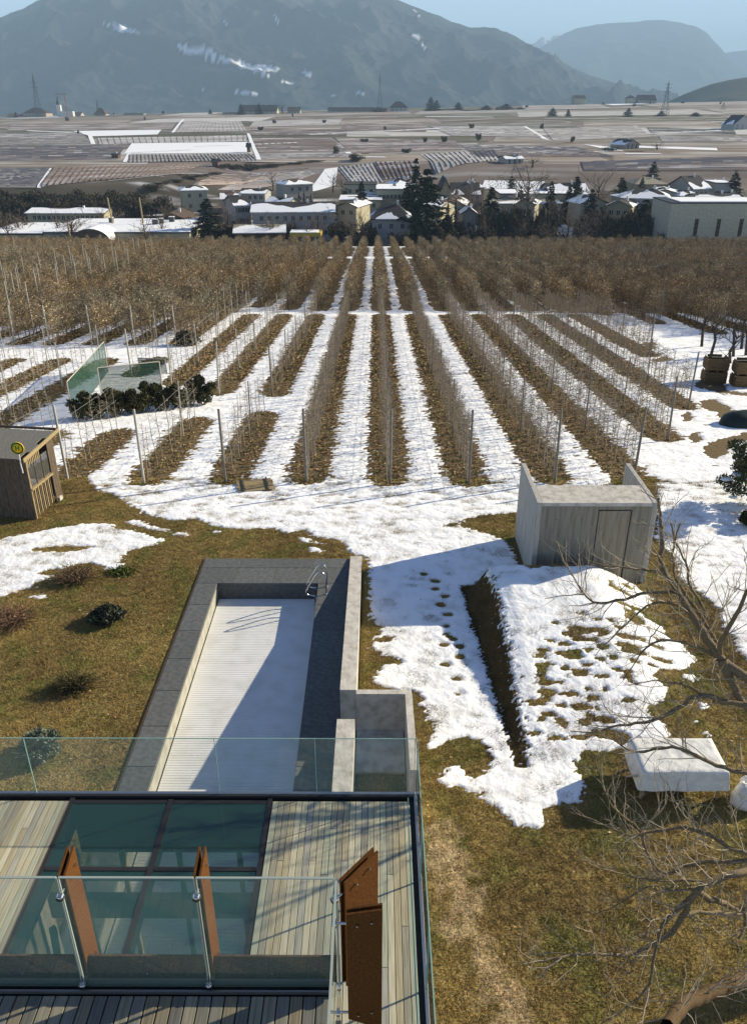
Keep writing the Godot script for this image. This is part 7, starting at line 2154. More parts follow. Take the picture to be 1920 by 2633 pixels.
const BUSHES := [["thicket on the dark left bank, first from the left edge", -139.3, 318.0, 1.28, 2.07],
	["thicket on the dark left bank, second from the left edge", -134.8, 318.0, 1.1, 2.08],
	["thicket on the dark left bank, third from the left edge", -130.2, 318.0, 0.92, 2.08],
	["thicket on the dark left bank, fourth from the left edge", -125.2, 318.0, 1.5, 2.07],
	["thicket on the dark left bank, fifth from the left edge", -120.6, 318.0, 1.31, 2.08],
	["thicket on the dark left bank, sixth from the left edge", -116.1, 318.0, 1.12, 2.08],
	["thicket on the dark left bank, seventh from the left edge", -111.1, 318.0, 1.69, 2.07],
	["thicket on the dark left bank, eighth from the left edge", -106.5, 318.0, 1.49, 2.08],
	["thicket on the dark left bank, ninth from the left edge", -101.9, 318.0, 1.3, 2.08],
	["thicket on the dark left bank, tenth from the left edge", -97.0, 318.0, 1.85, 2.07],
	["thicket on the dark left bank, eleventh from the left edge", -92.4, 318.0, 1.93, 2.08],
	["thicket on the dark left bank, twelfth from the left edge", -91.2, 331.0, 0.96, 2.16],
	["thicket on the dark left bank, thirteenth from the left edge", -89.3, 344.0, 0.55, 2.24],
	["thicket on the dark left bank, fourteenth from the left edge", -87.4, 357.0, 0.15, 2.32],
	["thicket on the dark left bank, fifteenth from the left edge", -85.1, 370.0, 0.15, 2.4],
	["thicket on the dark left bank, sixteenth from the left edge", -82.1, 383.0, 0.32, 2.48],
	["thicket on the dark left bank, seventeenth from the left edge", -79.1, 396.0, 0.15, 2.56],
	["thicket on the dark left bank, eighteenth from the left edge", -75.6, 409.0, 0.15, 2.64],
	["lower thicket under the left bank, first from the left edge", -129.9, 305.0, 2.09, 2.0],
	["lower thicket under the left bank, second from the left edge", -125.6, 305.0, 1.81, 2.0],
	["lower thicket under the left bank, third from the left edge", -121.2, 305.0, 1.53, 2.0],
	["lower thicket under the left bank, fourth from the left edge", -116.3, 305.0, 2.09, 2.0],
	["lower thicket under the left bank, fifth from the left edge", -112.0, 305.0, 1.81, 2.0],
	["lower thicket under the left bank, sixth from the left edge", -107.6, 305.0, 1.53, 2.0],
	["lower thicket under the left bank, seventh from the left edge", -102.8, 305.0, 2.09, 2.0],
	["lower thicket under the left bank, eighth from the left edge", -98.4, 305.0, 1.81, 2.0],
	["lower thicket under the left bank, ninth from the left edge", -94.0, 305.0, 1.53, 2.0],
	["lower thicket under the left bank, tenth from the left edge", -89.2, 305.0, 2.09, 2.0],
	["lower thicket under the left bank, eleventh from the left edge", -84.8, 305.0, 1.81, 2.0],
	["lower thicket under the left bank, twelfth from the left edge", -80.3, 305.0, 1.53, 2.0],
	["lower thicket under the left bank, thirteenth from the left edge", -75.6, 305.0, 2.09, 2.0],
	["low thicket of the dark strip under the centre fields, first from its left end", -74.2, 428.0, 0.54, 2.06],
	["low thicket of the dark strip under the centre fields, second from its left end", -69.2, 432.0, 0.63, 2.09],
	["low thicket of the dark strip under the centre fields, third from its left end", -64.0, 436.0, 0.87, 2.1],
	["low thicket of the dark strip under the centre fields, fourth from its left end", -58.8, 440.0, 0.49, 2.12],
	["low thicket of the dark strip under the centre fields, fifth from its left end", -53.4, 444.0, 0.36, 2.14],
	["low thicket of the dark strip under the centre fields, sixth from its left end", -48.0, 448.0, 0.15, 2.16],
	["low thicket of the dark strip under the centre fields, seventh from its left end", -42.4, 452.0, 0.15, 2.18],
	["low thicket of the dark strip under the centre fields, eighth from its left end", -36.7, 456.0, 0.15, 2.2],
	["low thicket of the dark strip under the centre fields, ninth from its left end", -30.9, 460.0, 0.15, 2.22],
	["garden thicket behind the clipped hedge, first from the left", 32.8, 252.0, 3.05, 1.08],
	["garden thicket behind the clipped hedge, second from the left", 35.5, 252.0, 2.79, 1.08],
	["garden thicket behind the clipped hedge, third from the left", 38.2, 252.0, 2.52, 1.08],
	["garden thicket behind the clipped hedge, fourth from the left", 40.7, 252.0, 3.05, 1.08],
	["garden thicket behind the clipped hedge, fifth from the left", 43.4, 252.0, 2.79, 1.08],
	["garden thicket behind the clipped hedge, sixth from the left", 46.1, 252.0, 2.52, 1.08],
	["garden thicket behind the clipped hedge, seventh from the left", 48.6, 252.0, 3.05, 1.08],
	["garden thicket behind the clipped hedge, eighth from the left", 51.3, 252.0, 2.79, 1.08],
	["thicket on the slope below the striped-roof house, first from the left", 66.1, 246.0, 2.97, 1.22],
	["thicket on the slope below the striped-roof house, second from the left", 68.9, 246.0, 2.67, 1.22],
	["thicket on the slope below the striped-roof house, third from the left", 71.7, 246.0, 2.37, 1.22],
	["thicket on the slope below the striped-roof house, fourth from the left", 74.2, 246.0, 2.97, 1.22],
	["thicket on the slope below the striped-roof house, fifth from the left", 77.0, 246.0, 2.67, 1.22],
	["thicket on the slope below the striped-roof house, sixth from the left", 79.8, 246.0, 2.37, 1.22],
	["dark garden thicket among the village houses, first from the left", -53.4, 255.95, 1.67, 0.95],
	["dark garden thicket among the village houses, second from the left", -50.2, 250.54, 1.76, 1.28],
	["dark garden thicket among the village houses, third from the left", -44.6, 254.18, 1.79, 1.33],
	["dark garden thicket among the village houses, fourth from the left", -36.6, 242.08, 1.86, 1.19],
	["dark garden thicket among the village houses, fifth from the left", -34.3, 246.82, 1.68, 0.92],
	["dark garden thicket among the village houses, sixth from the left", -27.9, 251.31, 1.59, 0.99],
	["dark garden thicket among the village houses, seventh from the left", -25.7, 255.21, 1.55, 1.08],
	["dark garden thicket among the village houses, eighth from the left", -19.1, 234.7, 1.73, 0.9],
	["dark garden thicket among the village houses, ninth from the left", -12.4, 248.01, 1.9, 1.2],
	["dark garden thicket among the village houses, tenth from the left", -10.0, 259.71, 1.45, 1.15],
	["dark garden thicket among the village houses, eleventh from the left", -3.8, 251.73, 1.6, 1.45],
	["dark garden thicket among the village houses, twelfth from the left", -0.9, 240.29, 1.87, 0.93],
	["dark garden thicket among the village houses, thirteenth from the left", 5.5, 231.05, 1.56, 1.04],
	["dark garden thicket among the village houses, fourteenth from the left", 9.2, 250.53, 1.82, 0.89],
	["dark garden thicket among the village houses, fifteenth from the left", 14.3, 232.7, 1.85, 1.27],
	["dark garden thicket among the village houses, sixteenth from the left", 19.3, 228.43, 1.54, 0.7],
	["dark garden thicket among the village houses, seventeenth from the left", 25.5, 258.75, 1.58, 0.99],
	["dark garden thicket among the village houses, eighteenth from the left", 28.7, 241.23, 2.04, 1.4],
	["dark garden thicket among the village houses, nineteenth from the left", 32.5, 242.38, 1.78, 1.0],
	["dark garden thicket among the village houses, twentieth from the left", 39.4, 236.34, 1.68, 1.31],
	["dark garden thicket among the village houses, twenty-first from the left", 46.8, 258.24, 1.66, 1.37],
	["dark garden thicket among the village houses, twenty-second from the left", 49.9, 245.57, 1.83, 1.22],
	["dark garden thicket among the village houses, twenty-third from the left", 50.4, 230.92, 1.6, 0.87],
	["dark garden thicket among the village houses, twenty-fourth from the left", 60.5, 254.66, 1.82, 0.77],
	["dark garden thicket among the village houses, twenty-fifth from the left", 62.7, 248.04, 1.84, 0.92],
	["dark garden thicket among the village houses, twenty-sixth from the left", 71.7, 259.54, 1.72, 1.07],
	["dark garden thicket among the village houses, twenty-seventh from the left", 75.2, 248.81, 1.86, 1.08],
	["dark garden thicket among the village houses, twenty-eighth from the left", 73.9, 232.83, 1.79, 0.9],
	["dark garden thicket among the village houses, twenty-ninth from the left", 81.6, 239.0, 1.84, 1.37],
	["dark garden thicket among the village houses, thirtieth from the left", 87.2, 240.79, 1.86, 0.94],
	["lone dark thicket between the plateau vineyards, first from the left", -594.3, 1509.7, 0.82, 1.18],
	["lone dark thicket between the plateau vineyards, second from the left", -560.2, 1527.35, 0.84, 1.02],
	["lone dark thicket between the plateau vineyards, third from the left", -400.7, 1165.96, 1.51, 1.2],
	["lone dark thicket between the plateau vineyards, fourth from the left", -257.6, 772.4, 0.93, 0.59],
	["lone dark thicket between the plateau vineyards, fifth from the left", -440.3, 1511.77, 1.09, 0.64],
	["lone dark thicket between the plateau vineyards, seventh from the left", -296.8, 1153.11, 1.24, 0.64],
	["lone dark thicket between the plateau vineyards, eighth from the left", -352.1, 1489.7, 1.47, 1.03],
	["lone dark thicket between the plateau vineyards, eleventh from the left", -222.7, 1492.48, 0.7, 1.04],
	["lone dark thicket between the plateau vineyards, twelfth from the left", -103.5, 802.2, 1.07, 1.15],
	["lone dark thicket between the plateau vineyards, thirteenth from the left", -108.0, 954.12, 1.2, 1.18],
	["lone dark thicket between the plateau vineyards, fourteenth from the left", -107.9, 1161.48, 1.51, 0.63],
	["lone dark thicket between the plateau vineyards, fifteenth from the left", -54.4, 944.36, 1.1, 0.9],
	["lone dark thicket between the plateau vineyards, sixteenth from the left", -23.2, 510.89, 1.22, 0.76],
	["lone dark thicket between the plateau vineyards, seventeenth from the left", -8.5, 631.56, 0.72, 1.29],
	["lone dark thicket between the plateau vineyards, eighteenth from the left", 7.9, 793.98, 0.99, 0.63],
	["lone dark thicket between the plateau vineyards, nineteenth from the left", 17.3, 514.79, 0.81, 1.14],
	["lone dark thicket between the plateau vineyards, twentieth from the left", 34.3, 623.17, 1.14, 0.6],
	["lone dark thicket between the plateau vineyards, twenty-first from the left", 47.6, 626.68, 1.33, 0.95],
	["lone dark thicket between the plateau vineyards, twenty-second from the left", 85.2, 803.63, 1.3, 1.1],
	["lone dark thicket between the plateau vineyards, twenty-third from the left", 73.7, 645.03, 1.56, 0.99],
	["lone dark thicket between the plateau vineyards, twenty-fourth from the left", 180.3, 1351.58, 0.98, 0.85],
	["lone dark thicket between the plateau vineyards, twenty-fifth from the left", 231.6, 1396.9, 1.16, 1.19],
	["lone dark thicket between the plateau vineyards, twenty-sixth from the left", 145.8, 791.78, 1.39, 0.85],
	["lone dark thicket between the plateau vineyards, twenty-seventh from the left", 138.0, 626.05, 1.23, 0.86],
	["lone dark thicket between the plateau vineyards, twenty-ninth from the left", 370.6, 1482.01, 1.02, 0.59],
	["lone dark thicket between the plateau vineyards, thirtieth from the left", 384.3, 1354.16, 1.2, 1.24],
	["lone dark thicket between the plateau vineyards, thirty-first from the left", 440.1, 1460.8, 1.21, 0.61],
	["lone dark thicket between the plateau vineyards, thirty-second from the left", 493.8, 1464.0, 0.81, 1.28],
	["lone dark thicket between the plateau vineyards, thirty-fourth from the left", 524.4, 1383.52, 0.96, 0.89],
	["big dark thicket beside the slanting snow lane", -9.9, 460.0, 1.04, 2.21],
	["dark thicket on the far left edge of the village", -114.7, 262.0, 2.48, 1.73],
	["dark thicket left of the long shed", -109.4, 262.0, 1.6, 1.73],
	["dark thicket between the annex and long shed", -97.5, 262.0, 1.43, 1.74],
	["low skyline thicket by the mast", 4.6, 1330.0, 1.96, 5.2],
	["skyline thicket under the centre firs", 137.0, 1310.0, 0.42, 8.2],
	["skyline thicket at the villa", 179.4, 1310.0, 0.15, 8.21],
	["thicket by the lone plateau house", 140.5, 540.0, 0.53, 2.58],
	["thicket under the lone plateau house", 155.9, 535.0, 0.15, 2.99],
	["thicket in the yard before the dormer house", -4.0, 236.0, 1.5, 0.98],
	["thicket left of the white cottage", 48.4, 246.0, 2.47, 1.22],
	["dark thicket at the hall corner", 77.8, 230.0, 1.49, 0.69]]

func plant_all(list: Array, called: String, protos: Array, mats: Array, group: String, category: String, top: String) -> void:
	var first := {}
	for q in list:
		var which := int(absf(q[1] * 7.0 + q[2])) % protos.size()
		var o: Node3D
		if first.has(which):
			o = first[which].duplicate()
			o.name = numbered(called)
			add_child(o)
		else:
			o = thing(called, "", category)
			part(o, "trunk", protos[which][0], mats[0])
			part(o, top, protos[which][1], mats[1])
			first[which] = o
		o.position = W(q[1], q[2], gh(q[1], q[2]) - 0.1)
		o.rotation.y = rr(0, TAU)
		o.scale = Vector3(q[4], q[3], q[4])
		tag(o, q[0], category, group)

func build_trees() -> void:
	var greens := [Color(0.022, 0.03, 0.016), Color(0.034, 0.042, 0.022), Color(0.05, 0.052, 0.028), Color(0.018, 0.024, 0.014)]
	var fir := []
	for k in 3: fir.append(conifer(10.0, 3.0, 24, 9, greens))
	plant_all(CONIFERS, "conifer", fir, [M.bark_dark, M.leaf], "conifers of the village and plateau", "tree", "crown")
	var wood := []
	for k in 4: wood.append(bare(10.0, 3.5, 26))
	plant_all(BARES, "bare_village_tree", wood, [M.bark_dark, M.twig_far], "leafless trees of the village", "tree", "crown")
	var bush := []
	for k in 3:
		var b := MB.new()
		b.tinted = true
		for c in 9: leaf_cloud(b, Vector3(rr(-2.2, 2.2), rr(0.6, 2.6), rr(-1.2, 1.2)), Vector3(1.5, 1.1, 1.3), 130, 0.32, [Color(0.05, 0.045, 0.025), Color(0.07, 0.055, 0.035), Color(0.035, 0.04, 0.02), Color(0.09, 0.065, 0.04)], 0.3)
		var st := MB.new()
		st.tube(PackedVector3Array([Vector3.ZERO, Vector3(0, 1.5, 0)]), 0.1, 0.05, 5)
		bush.append([st.make(), b.make()])
	plant_all(BUSHES, "thicket", bush, [M.bark_dark, M.leaf], "thickets on the banks between village and fields", "bush", "foliage")

func car(label: String, x: float, d: float, turn: float, paint_m: Material, van := false) -> void:
	var t := thing("parked_car" if not van else "parked_van", label, "van" if van else "car", W(x, d, gh(x, d)), turn, "")
	var b := MB.new()
	b.cbox(Vector3(0, 0.62, 0), Vector3(4.2, 0.62, 1.7), 0.12)
	if van: b.cbox(Vector3(0.2, 1.35, 0), Vector3(3.7, 1.3, 1.65), 0.15)
	else: b.cbox(Vector3(0.15, 1.12, 0), Vector3(2.3, 0.55, 1.5), 0.2)
	part(t, "body", b.make(), paint_m)
	bx(t, "window", M.window_dark, Vector3(0.15, 1.2 if not van else 1.55, 0), Vector3(2.0, 0.34, 1.67 if van else 1.53), 0.05)
	for q in [[-1.3, 0.82], [1.3, 0.82], [-1.3, -0.82], [1.3, -0.82]]:
		b = MB.new()
		b.smooth = true
		b.tube(PackedVector3Array([Vector3(q[0], 0.32, q[1] - 0.1), Vector3(q[0], 0.32, q[1] + 0.1)]), 0.32, 0.32, 10, true)
		part(t, "wheel", b.make(), M.gap)

func lattice(called: String, label: String, x: float, d: float, tall: float, base: float, arms: int, low := 0.0) -> void:
	var t := thing(called, label, "pylon", W(x, d, gh(x, d) + low))
	var b := MB.new()
	var r := tall * 0.006 + 0.1
	for s in [[-1, -1], [1, -1], [1, 1], [-1, 1]]:
		b.tube(PackedVector3Array([Vector3(s[0] * base, 0, s[1] * base), Vector3(s[0] * base * 0.35, tall * 0.55, s[1] * base * 0.35), Vector3(0, tall, 0)]), r, r * 0.6, 3)
	part(t, "legs", b.make(), M.pylon)
	b = MB.new()
	for k in 9:
		var h0 := tall * k / 10.0
		var w0 := base * lerpf(1.0, 0.25, k / 9.0)
		var w1 := base * lerpf(1.0, 0.25, (k + 1) / 9.0)
		b.tube(PackedVector3Array([Vector3(-w0, h0, w0), Vector3(w1, h0 + tall * 0.1, w1)]), r * 0.5, r * 0.5, 3)
		b.tube(PackedVector3Array([Vector3(w0, h0, -w0), Vector3(-w1, h0 + tall * 0.1, -w1)]), r * 0.5, r * 0.5, 3)
	part(t, "bracing", b.make(), M.pylon)
	for k in arms:
		b = MB.new()
		b.tube(PackedVector3Array([Vector3(-tall * 0.11, tall * (0.68 + 0.11 * k), 0), Vector3(tall * 0.11, tall * (0.68 + 0.11 * k), 0)]), r * 0.7, r * 0.7, 3)
		part(t, "cross_arm", b.make(), M.pylon)

const SPOTS := {"hall": [79.31, 232.0, 27.64, 14.61], "slits": [7.6, 13.62, 19.75], "canopy": [-19.37, 232.0, 5.22, 8.52], "sign": [6.75, 299.9, -16.06], "masts": [["reddish wooden mast leaning left over the workshop", -77.45, 252.0, 12.66, -0.91], ["pale wooden mast with a short prop over the workshop", -68.6, 252.0, 12.66, -0.45], ["thin tan mast before the snow-roofed workshop", -83.08, 230.0, 7.28, -0.1]], "barrel": [-76.82, 228.0, 10.45, 7.34], "vents": [["dark vent box on the workshop roof, left of the pair", -64.65, 250.0, -18.23, 1.6], ["dark vent box on the workshop roof, right of the pair", -63.29, 252.0, -18.23, 1.2], ["taller vent at the right end of the workshop roof", -61.18, 256.0, -18.23, 1.5], ["small vent in the middle of the workshop roof", -78.74, 254.0, -18.23, 1.2]], "hedges": [["long dark clipped hedge in front of the village gardens", 30.16, 250.0, 48.75, 252.0, 6.82], ["straight dark hedge above the snowy lot", 42.68, 330.0, 63.89, 332.0, 11.76], ["dark hedge bank left of the parked cars", 46.95, 240.0, 53.42, 242.0, 6.15]], "cars": [["small white car peeking over the orchard by the cabin", -31.52, 217.0, 0.1, 0, false], ["white car parked in front of the cabin", -26.59, 232.0, 0.3, 0, false], ["white van in the snowy yard", 59.88, 272.0, 1.4, 0, true], ["dark car parked right of the white van", 65.34, 276.0, 1.2, 1, false], ["dark car at the near side of the snowy yard", 69.11, 262.0, 1.4, 1, false], ["grey car in the middle of the snowy yard", 56.73, 246.0, 0.4, 1, false], ["dark car below the tallest fir", 23.58, 228.0, 0.1, 1, false]], "pylons": [["transmission_mast", "tall slim transmission mast on the centre skyline", 5.06, 1330.0, 50.53, 4.0, 0], ["power_pylon", "lattice power pylon with cross arms on the right skyline", 321.88, 1010.0, 35.13, 4.0, 3], ["power_pylon", "smaller power pylon at the far right skyline", 439.89, 1150.0, 9.43, 3.0, 2], ["power_pylon", "tall faint pylon on the far left skyline", -542.61, 1450.0, 62.41, 5.0, 2], ["power_pylon", "low faint pylon right of the left skyline houses", -447.18, 1450.0, 23.46, 2.0, 1]], "church": [-505.19, 1440.0, 30.93], "crane": [-490.35, 1430.0, 33.15]}

func extra_village() -> void:
	M.pylon = mat(lin(0.09, 0.1, 0.1), 0.8)
	M.twig_far = mat(lin(0.12, 0.09, 0.07), 0.95)
	M.red = mat(lin(0.3, 0.05, 0.04), 0.8)
	M.hedge = mat(lin(0.03, 0.034, 0.018), 1.0)
	var q: Array = SPOTS.hall
	# the big windowless hall on the right
	var t := thing("village_hall", "large plain beige hall with three tall slit windows at the right edge of the village", "building", W(q[0], q[1], -24), 0.0)
	bx(t, "wall", M.hall, Vector3(q[2] / 2, q[3] / 2 + 0.2, -8), Vector3(q[2], q[3] - 3.0, 16), 0.03)
	bx(t, "stone_base", M.hall_base, Vector3(q[2] / 2, 0.5, -8), Vector3(q[2] + 0.16, 4.0, 16.16))
	bx(t, "roof", M.dark_frame, Vector3(q[2] / 2, q[3] - 1.2, -8), Vector3(q[2] + 0.3, 0.25, 16.3))
	bx(t, "snow_cover", M.snow_far, Vector3(q[2] * 0.5, q[3] - 0.95, -7), Vector3(q[2] * 0.8, 0.2, 12))
	for w in SPOTS.slits:
		var o := bx(t, "window", M.window_dark, Vector3(w, q[3] * 0.5 - 0.2, 0.02), Vector3(1.0, 4.6, 0.1))
		for k in 4: bx(o, "pane", M.red_brown, Vector3(0, -1.7 + k * 1.15, 0.06), Vector3(0.8, 0.95, 0.03))
	# filling station canopy
	q = SPOTS.canopy
	t = thing("filling_station_canopy", "flat yellow-edged canopy on a single pillar in front of the long white house", "canopy", W(q[0], q[1], -24))
	bx(t, "roof", M.canopy, Vector3(0, q[2], -3), Vector3(q[3], 1.0, 6), 0.03)
	bx(t, "snow_cover", M.snow_far, Vector3(-0.4, q[2] + 0.58, -3), Vector3(q[3] - 0.8, 0.14, 5.6))
	bx(t, "pillar", M.post_pale, Vector3(q[3] * 0.3, q[2] / 2 - 0.2, -2), Vector3(0.4, q[2], 0.4))
	bx(t, "pillar", M.post_pale, Vector3(-q[3] * 0.3, q[2] / 2 - 0.2, -4), Vector3(0.4, q[2], 0.4))
	# lettering on the beige factory
	q = SPOTS.sign
	t = thing("wall_lettering", "small dark red letters on the wall of the beige flat-roofed building", "sign", W(q[0], q[1], q[2]))
	var letters := "TIELLI"
	for k in 6:
		var tm := TextMesh.new()
		tm.text = letters[k]
		tm.font_size = 64
		tm.pixel_size = 0.021
		tm.depth = 0.08
		part(t, "letter", tm, M.red, Vector3((k - 2.5) * 1.15, 0, 0.06))
	# chimney posts of the workshop on the left
	for c in SPOTS.masts:
		t = thing("wooden_mast", c[0], "mast", W(c[1], c[2], gh(c[1], c[2])))
		var b := MB.new()
		b.tube(PackedVector3Array([Vector3.ZERO, Vector3(c[4], c[3], 0)]), 0.28, 0.22, 6, true)
		part(t, "shaft", b.make(), M.old_wood_pale)
	# dome-roofed shed with snow
	q = SPOTS.barrel
	t = thing("barrel_roof_shed", "wooden shed under a rounded roof with shaded snow at the far left of the village", "building", W(q[0], q[1], -24))
	var w2: float = q[2] / 2
	var b2 := MB.new()
	b2.smooth = true
	for k in 13:
		for z in [0.4, -9.0]:
			var a := PI * k / 12
			b2.p(Vector3(-cos(a) * w2, q[3] - 3.4 + sin(a) * 3.4, z), Vector3(-cos(a), sin(a), 0))
	for k in 12:
		b2.ix.append_array([k * 2, k * 2 + 1, k * 2 + 3, k * 2, k * 2 + 3, k * 2 + 2])
	part(t, "roof", b2.make(), M.snow_far)
	b2 = MB.new()
	for k in 12:
		b2.tri(Vector3(0, q[3] - 3.4, 0.3), Vector3(-cos(PI * k / 12) * w2, q[3] - 3.4 + sin(PI * k / 12) * 3.4, 0.3), Vector3(-cos(PI * (k + 1) / 12) * w2, q[3] - 3.4 + sin(PI * (k + 1) / 12) * 3.4, 0.3))
	b2.box(Vector3(0, (q[3] - 3.4) / 2, -4.3), Vector3(q[2] * 0.98, q[3] - 3.4, 9.0))
	part(t, "wall", b2.make(), M.old_wood)
	# vents on the flat workshop roof
	for v in SPOTS.vents:
		t = thing("roof_vent", v[0], "roof vent", W(v[1], v[2], v[3]))
		bx(t, "box", M.pylon, Vector3(0, 0.7, 0), Vector3(v[4], 1.4, 1.2), 0.05)
		bx(t, "cap", M.snow_far, Vector3(0, 1.46, 0), Vector3(v[4] + 0.1, 0.12, 1.3), 0.03)
	# hedges
	for h in SPOTS.hedges:
		t = thing("clipped_hedge", h[0], "hedge", W((h[1] + h[3]) / 2, (h[2] + h[4]) / 2, gh((h[1] + h[3]) / 2, (h[2] + h[4]) / 2)))
		b2 = MB.new()
		b2.tinted = true
		var long := Vector2(h[3] - h[1], h[4] - h[2])
		for k in int(long.length() / 0.9):
			var f := k / maxf(1.0, floor(long.length() / 0.9)) - 0.5
			leaf_cloud(b2, Vector3(long.x * f, h[5] * 0.5, -long.y * f), Vector3(0.8, h[5] * 0.62, 0.8), 90, 0.3, [Color(0.03, 0.035, 0.016), Color(0.045, 0.048, 0.022), Color(0.02, 0.024, 0.012)], 0.3)
		part(t, "foliage", b2.make(), M.leaf)
	for c in SPOTS.cars:
		car(c[0], c[1], c[2], c[3], M.white if c[4] == 0 else (M.pylon if c[4] == 1 else M.red), c[5])
	for p in SPOTS.pylons: lattice(p[0], p[1], p[2], p[3], p[4], p[5], p[6])
	# church
	q = SPOTS.church
	t = thing("church", "small white village church tower with a dark onion spire on the left skyline", "church", W(q[0], q[1], gh(q[0], q[1])))
	bx(t, "tower", M.church_white, Vector3(0, q[2] * 0.28, 0), Vector3(q[2] * 0.2, q[2] * 0.56, q[2] * 0.2))
	bx(t, "nave", M.church_white, Vector3(q[2] * 0.42, q[2] * 0.13, 0), Vector3(q[2] * 0.6, q[2] * 0.26, q[2] * 0.3))
	b2 = MB.new()
	b2.smooth = true
	var prof := [[0.56, 0.13], [0.6, 0.09], [0.65, 0.12], [0.71, 0.1], [0.78, 0.045], [0.84, 0.06], [0.9, 0.025], [1.0, 0.006]]
	for k in prof.size():
		for s in 12: b2.p(Vector3(cos(TAU * s / 12) * prof[k][1] * q[2], prof[k][0] * q[2], sin(TAU * s / 12) * prof[k][1] * q[2]), Vector3(cos(TAU * s / 12), 0.5, sin(TAU * s / 12)).normalized())
	for k in prof.size() - 1:
		for s in 12:
			var i0 := k * 12 + s
			var i1 := k * 12 + (s + 1) % 12
			b2.ix.append_array([i0, i1, i1 + 12, i0, i1 + 12, i0 + 12])
	part(t, "spire", b2.make(), M.pylon)
	# tower crane
	q = SPOTS.crane
	t = thing("tower_crane", "thin reddish tower crane beside the church tower on the left skyline", "crane", W(q[0], q[1], gh(q[0], q[1])))
	b2 = MB.new()
	b2.tube(PackedVector3Array([Vector3.ZERO, Vector3(0, q[2], 0)]), 0.55, 0.5, 4)
	part(t, "mast", b2.make(), M.red)
	b2 = MB.new()
	b2.tube(PackedVector3Array([Vector3(-q[2] * 0.45, q[2] * 0.97, 0), Vector3(q[2] * 0.12, q[2] * 0.97, 0)]), 0.45, 0.35, 4)
	part(t, "jib", b2.make(), M.red)

# ---------------------------------------------------------------- mountains
const RANGES := [["mountain", "huge forested mountain slope with snowy clearings filling the left and centre", 3600.0, 5600.0, 480, [-0.6147, 0.0529, -0.5062, 0.0674, -0.4236, 0.0835, -0.3982, 0.087, -0.3806, 0.0923, -0.3652, 0.0979, -0.3541, 0.1027, -0.3321, 0.1114, -0.2896, 0.1233, -0.2276, 0.1351, -0.1671, 0.1385, -0.1075, 0.1301, -0.0474, 0.1182, -0.011, 0.1124, 0.0216, 0.1027, 0.034, 0.0979, 0.0484, 0.094, 0.0629, 0.0888, 0.0797, 0.0824, 0.1006, 0.0774, 0.1254, 0.0774, 0.1381, 0.0731, 0.1553, 0.0656, 0.1662, 0.0602, 0.1902, 0.0492, 0.2255, 0.0345, 0.2695, 0.0213, 0.3225, 0.01], 0.9, 135.0, Color(0.045, 0.050, 0.048), 9.0],
	["mesa", "flat-topped hazy mountain on the right", 9000.0, 11500.0, 170, [0.0785, 0.0073, 0.1202, 0.027, 0.1527, 0.0456, 0.1667, 0.0536, 0.1767, 0.0594, 0.1886, 0.066, 0.2004, 0.0724, 0.2124, 0.0767, 0.2326, 0.0803, 0.249, 0.0817, 0.2695, 0.0824, 0.2858, 0.0842, 0.3022, 0.0845, 0.3233, 0.0817, 0.3404, 0.0781, 0.3518, 0.0724, 0.3616, 0.0645, 0.3714, 0.0565, 0.3839, 0.0463, 0.3985, 0.0363, 0.422, 0.0251, 0.4644, 0.0073], 0.8, 110.0, Color(0.05, 0.058, 0.048), 9.0],
	["far", "faint mountain shoulder at the right edge", 11500.0, 13000.0, 60, [0.3106, 0.0307, 0.3504, 0.0456, 0.3699, 0.0536, 0.3862, 0.0558, 0.4028, 0.0565, 0.4313, 0.0602, 0.5138, 0.0638, 0.6436, 0.0492], 0.9, 100.0, Color(0.05, 0.058, 0.05), 9.0],
	["peak", "distant snowy rock peaks in the gap between the mountains", 13000.0, 14500.0, 90, [0.1193, 0.0419, 0.1478, 0.0547, 0.158, 0.0584, 0.1647, 0.0627, 0.1701, 0.0634, 0.1751, 0.0678, 0.1799, 0.0692, 0.1845, 0.0649, 0.1882, 0.0699, 0.193, 0.0717, 0.1985, 0.0703, 0.2096, 0.0638, 0.2452, 0.0456], 0.9, 220.0, Color(0.8, 0.8, 0.82), 0.1],
	["hill", "near wooded hill at the right edge behind the plateau", 2000.0, 2500.0, 90, [0.2983, -0.0004, 0.3208, 0.0073, 0.3347, 0.0134, 0.3508, 0.0195, 0.3668, 0.0247, 0.3831, 0.0285, 0.3996, 0.0307, 0.4205, 0.0322, 0.4581, 0.0345, 0.5628, 0.0382], 0.8, 30.0, Color(0.07, 0.075, 0.045), 9.0]]
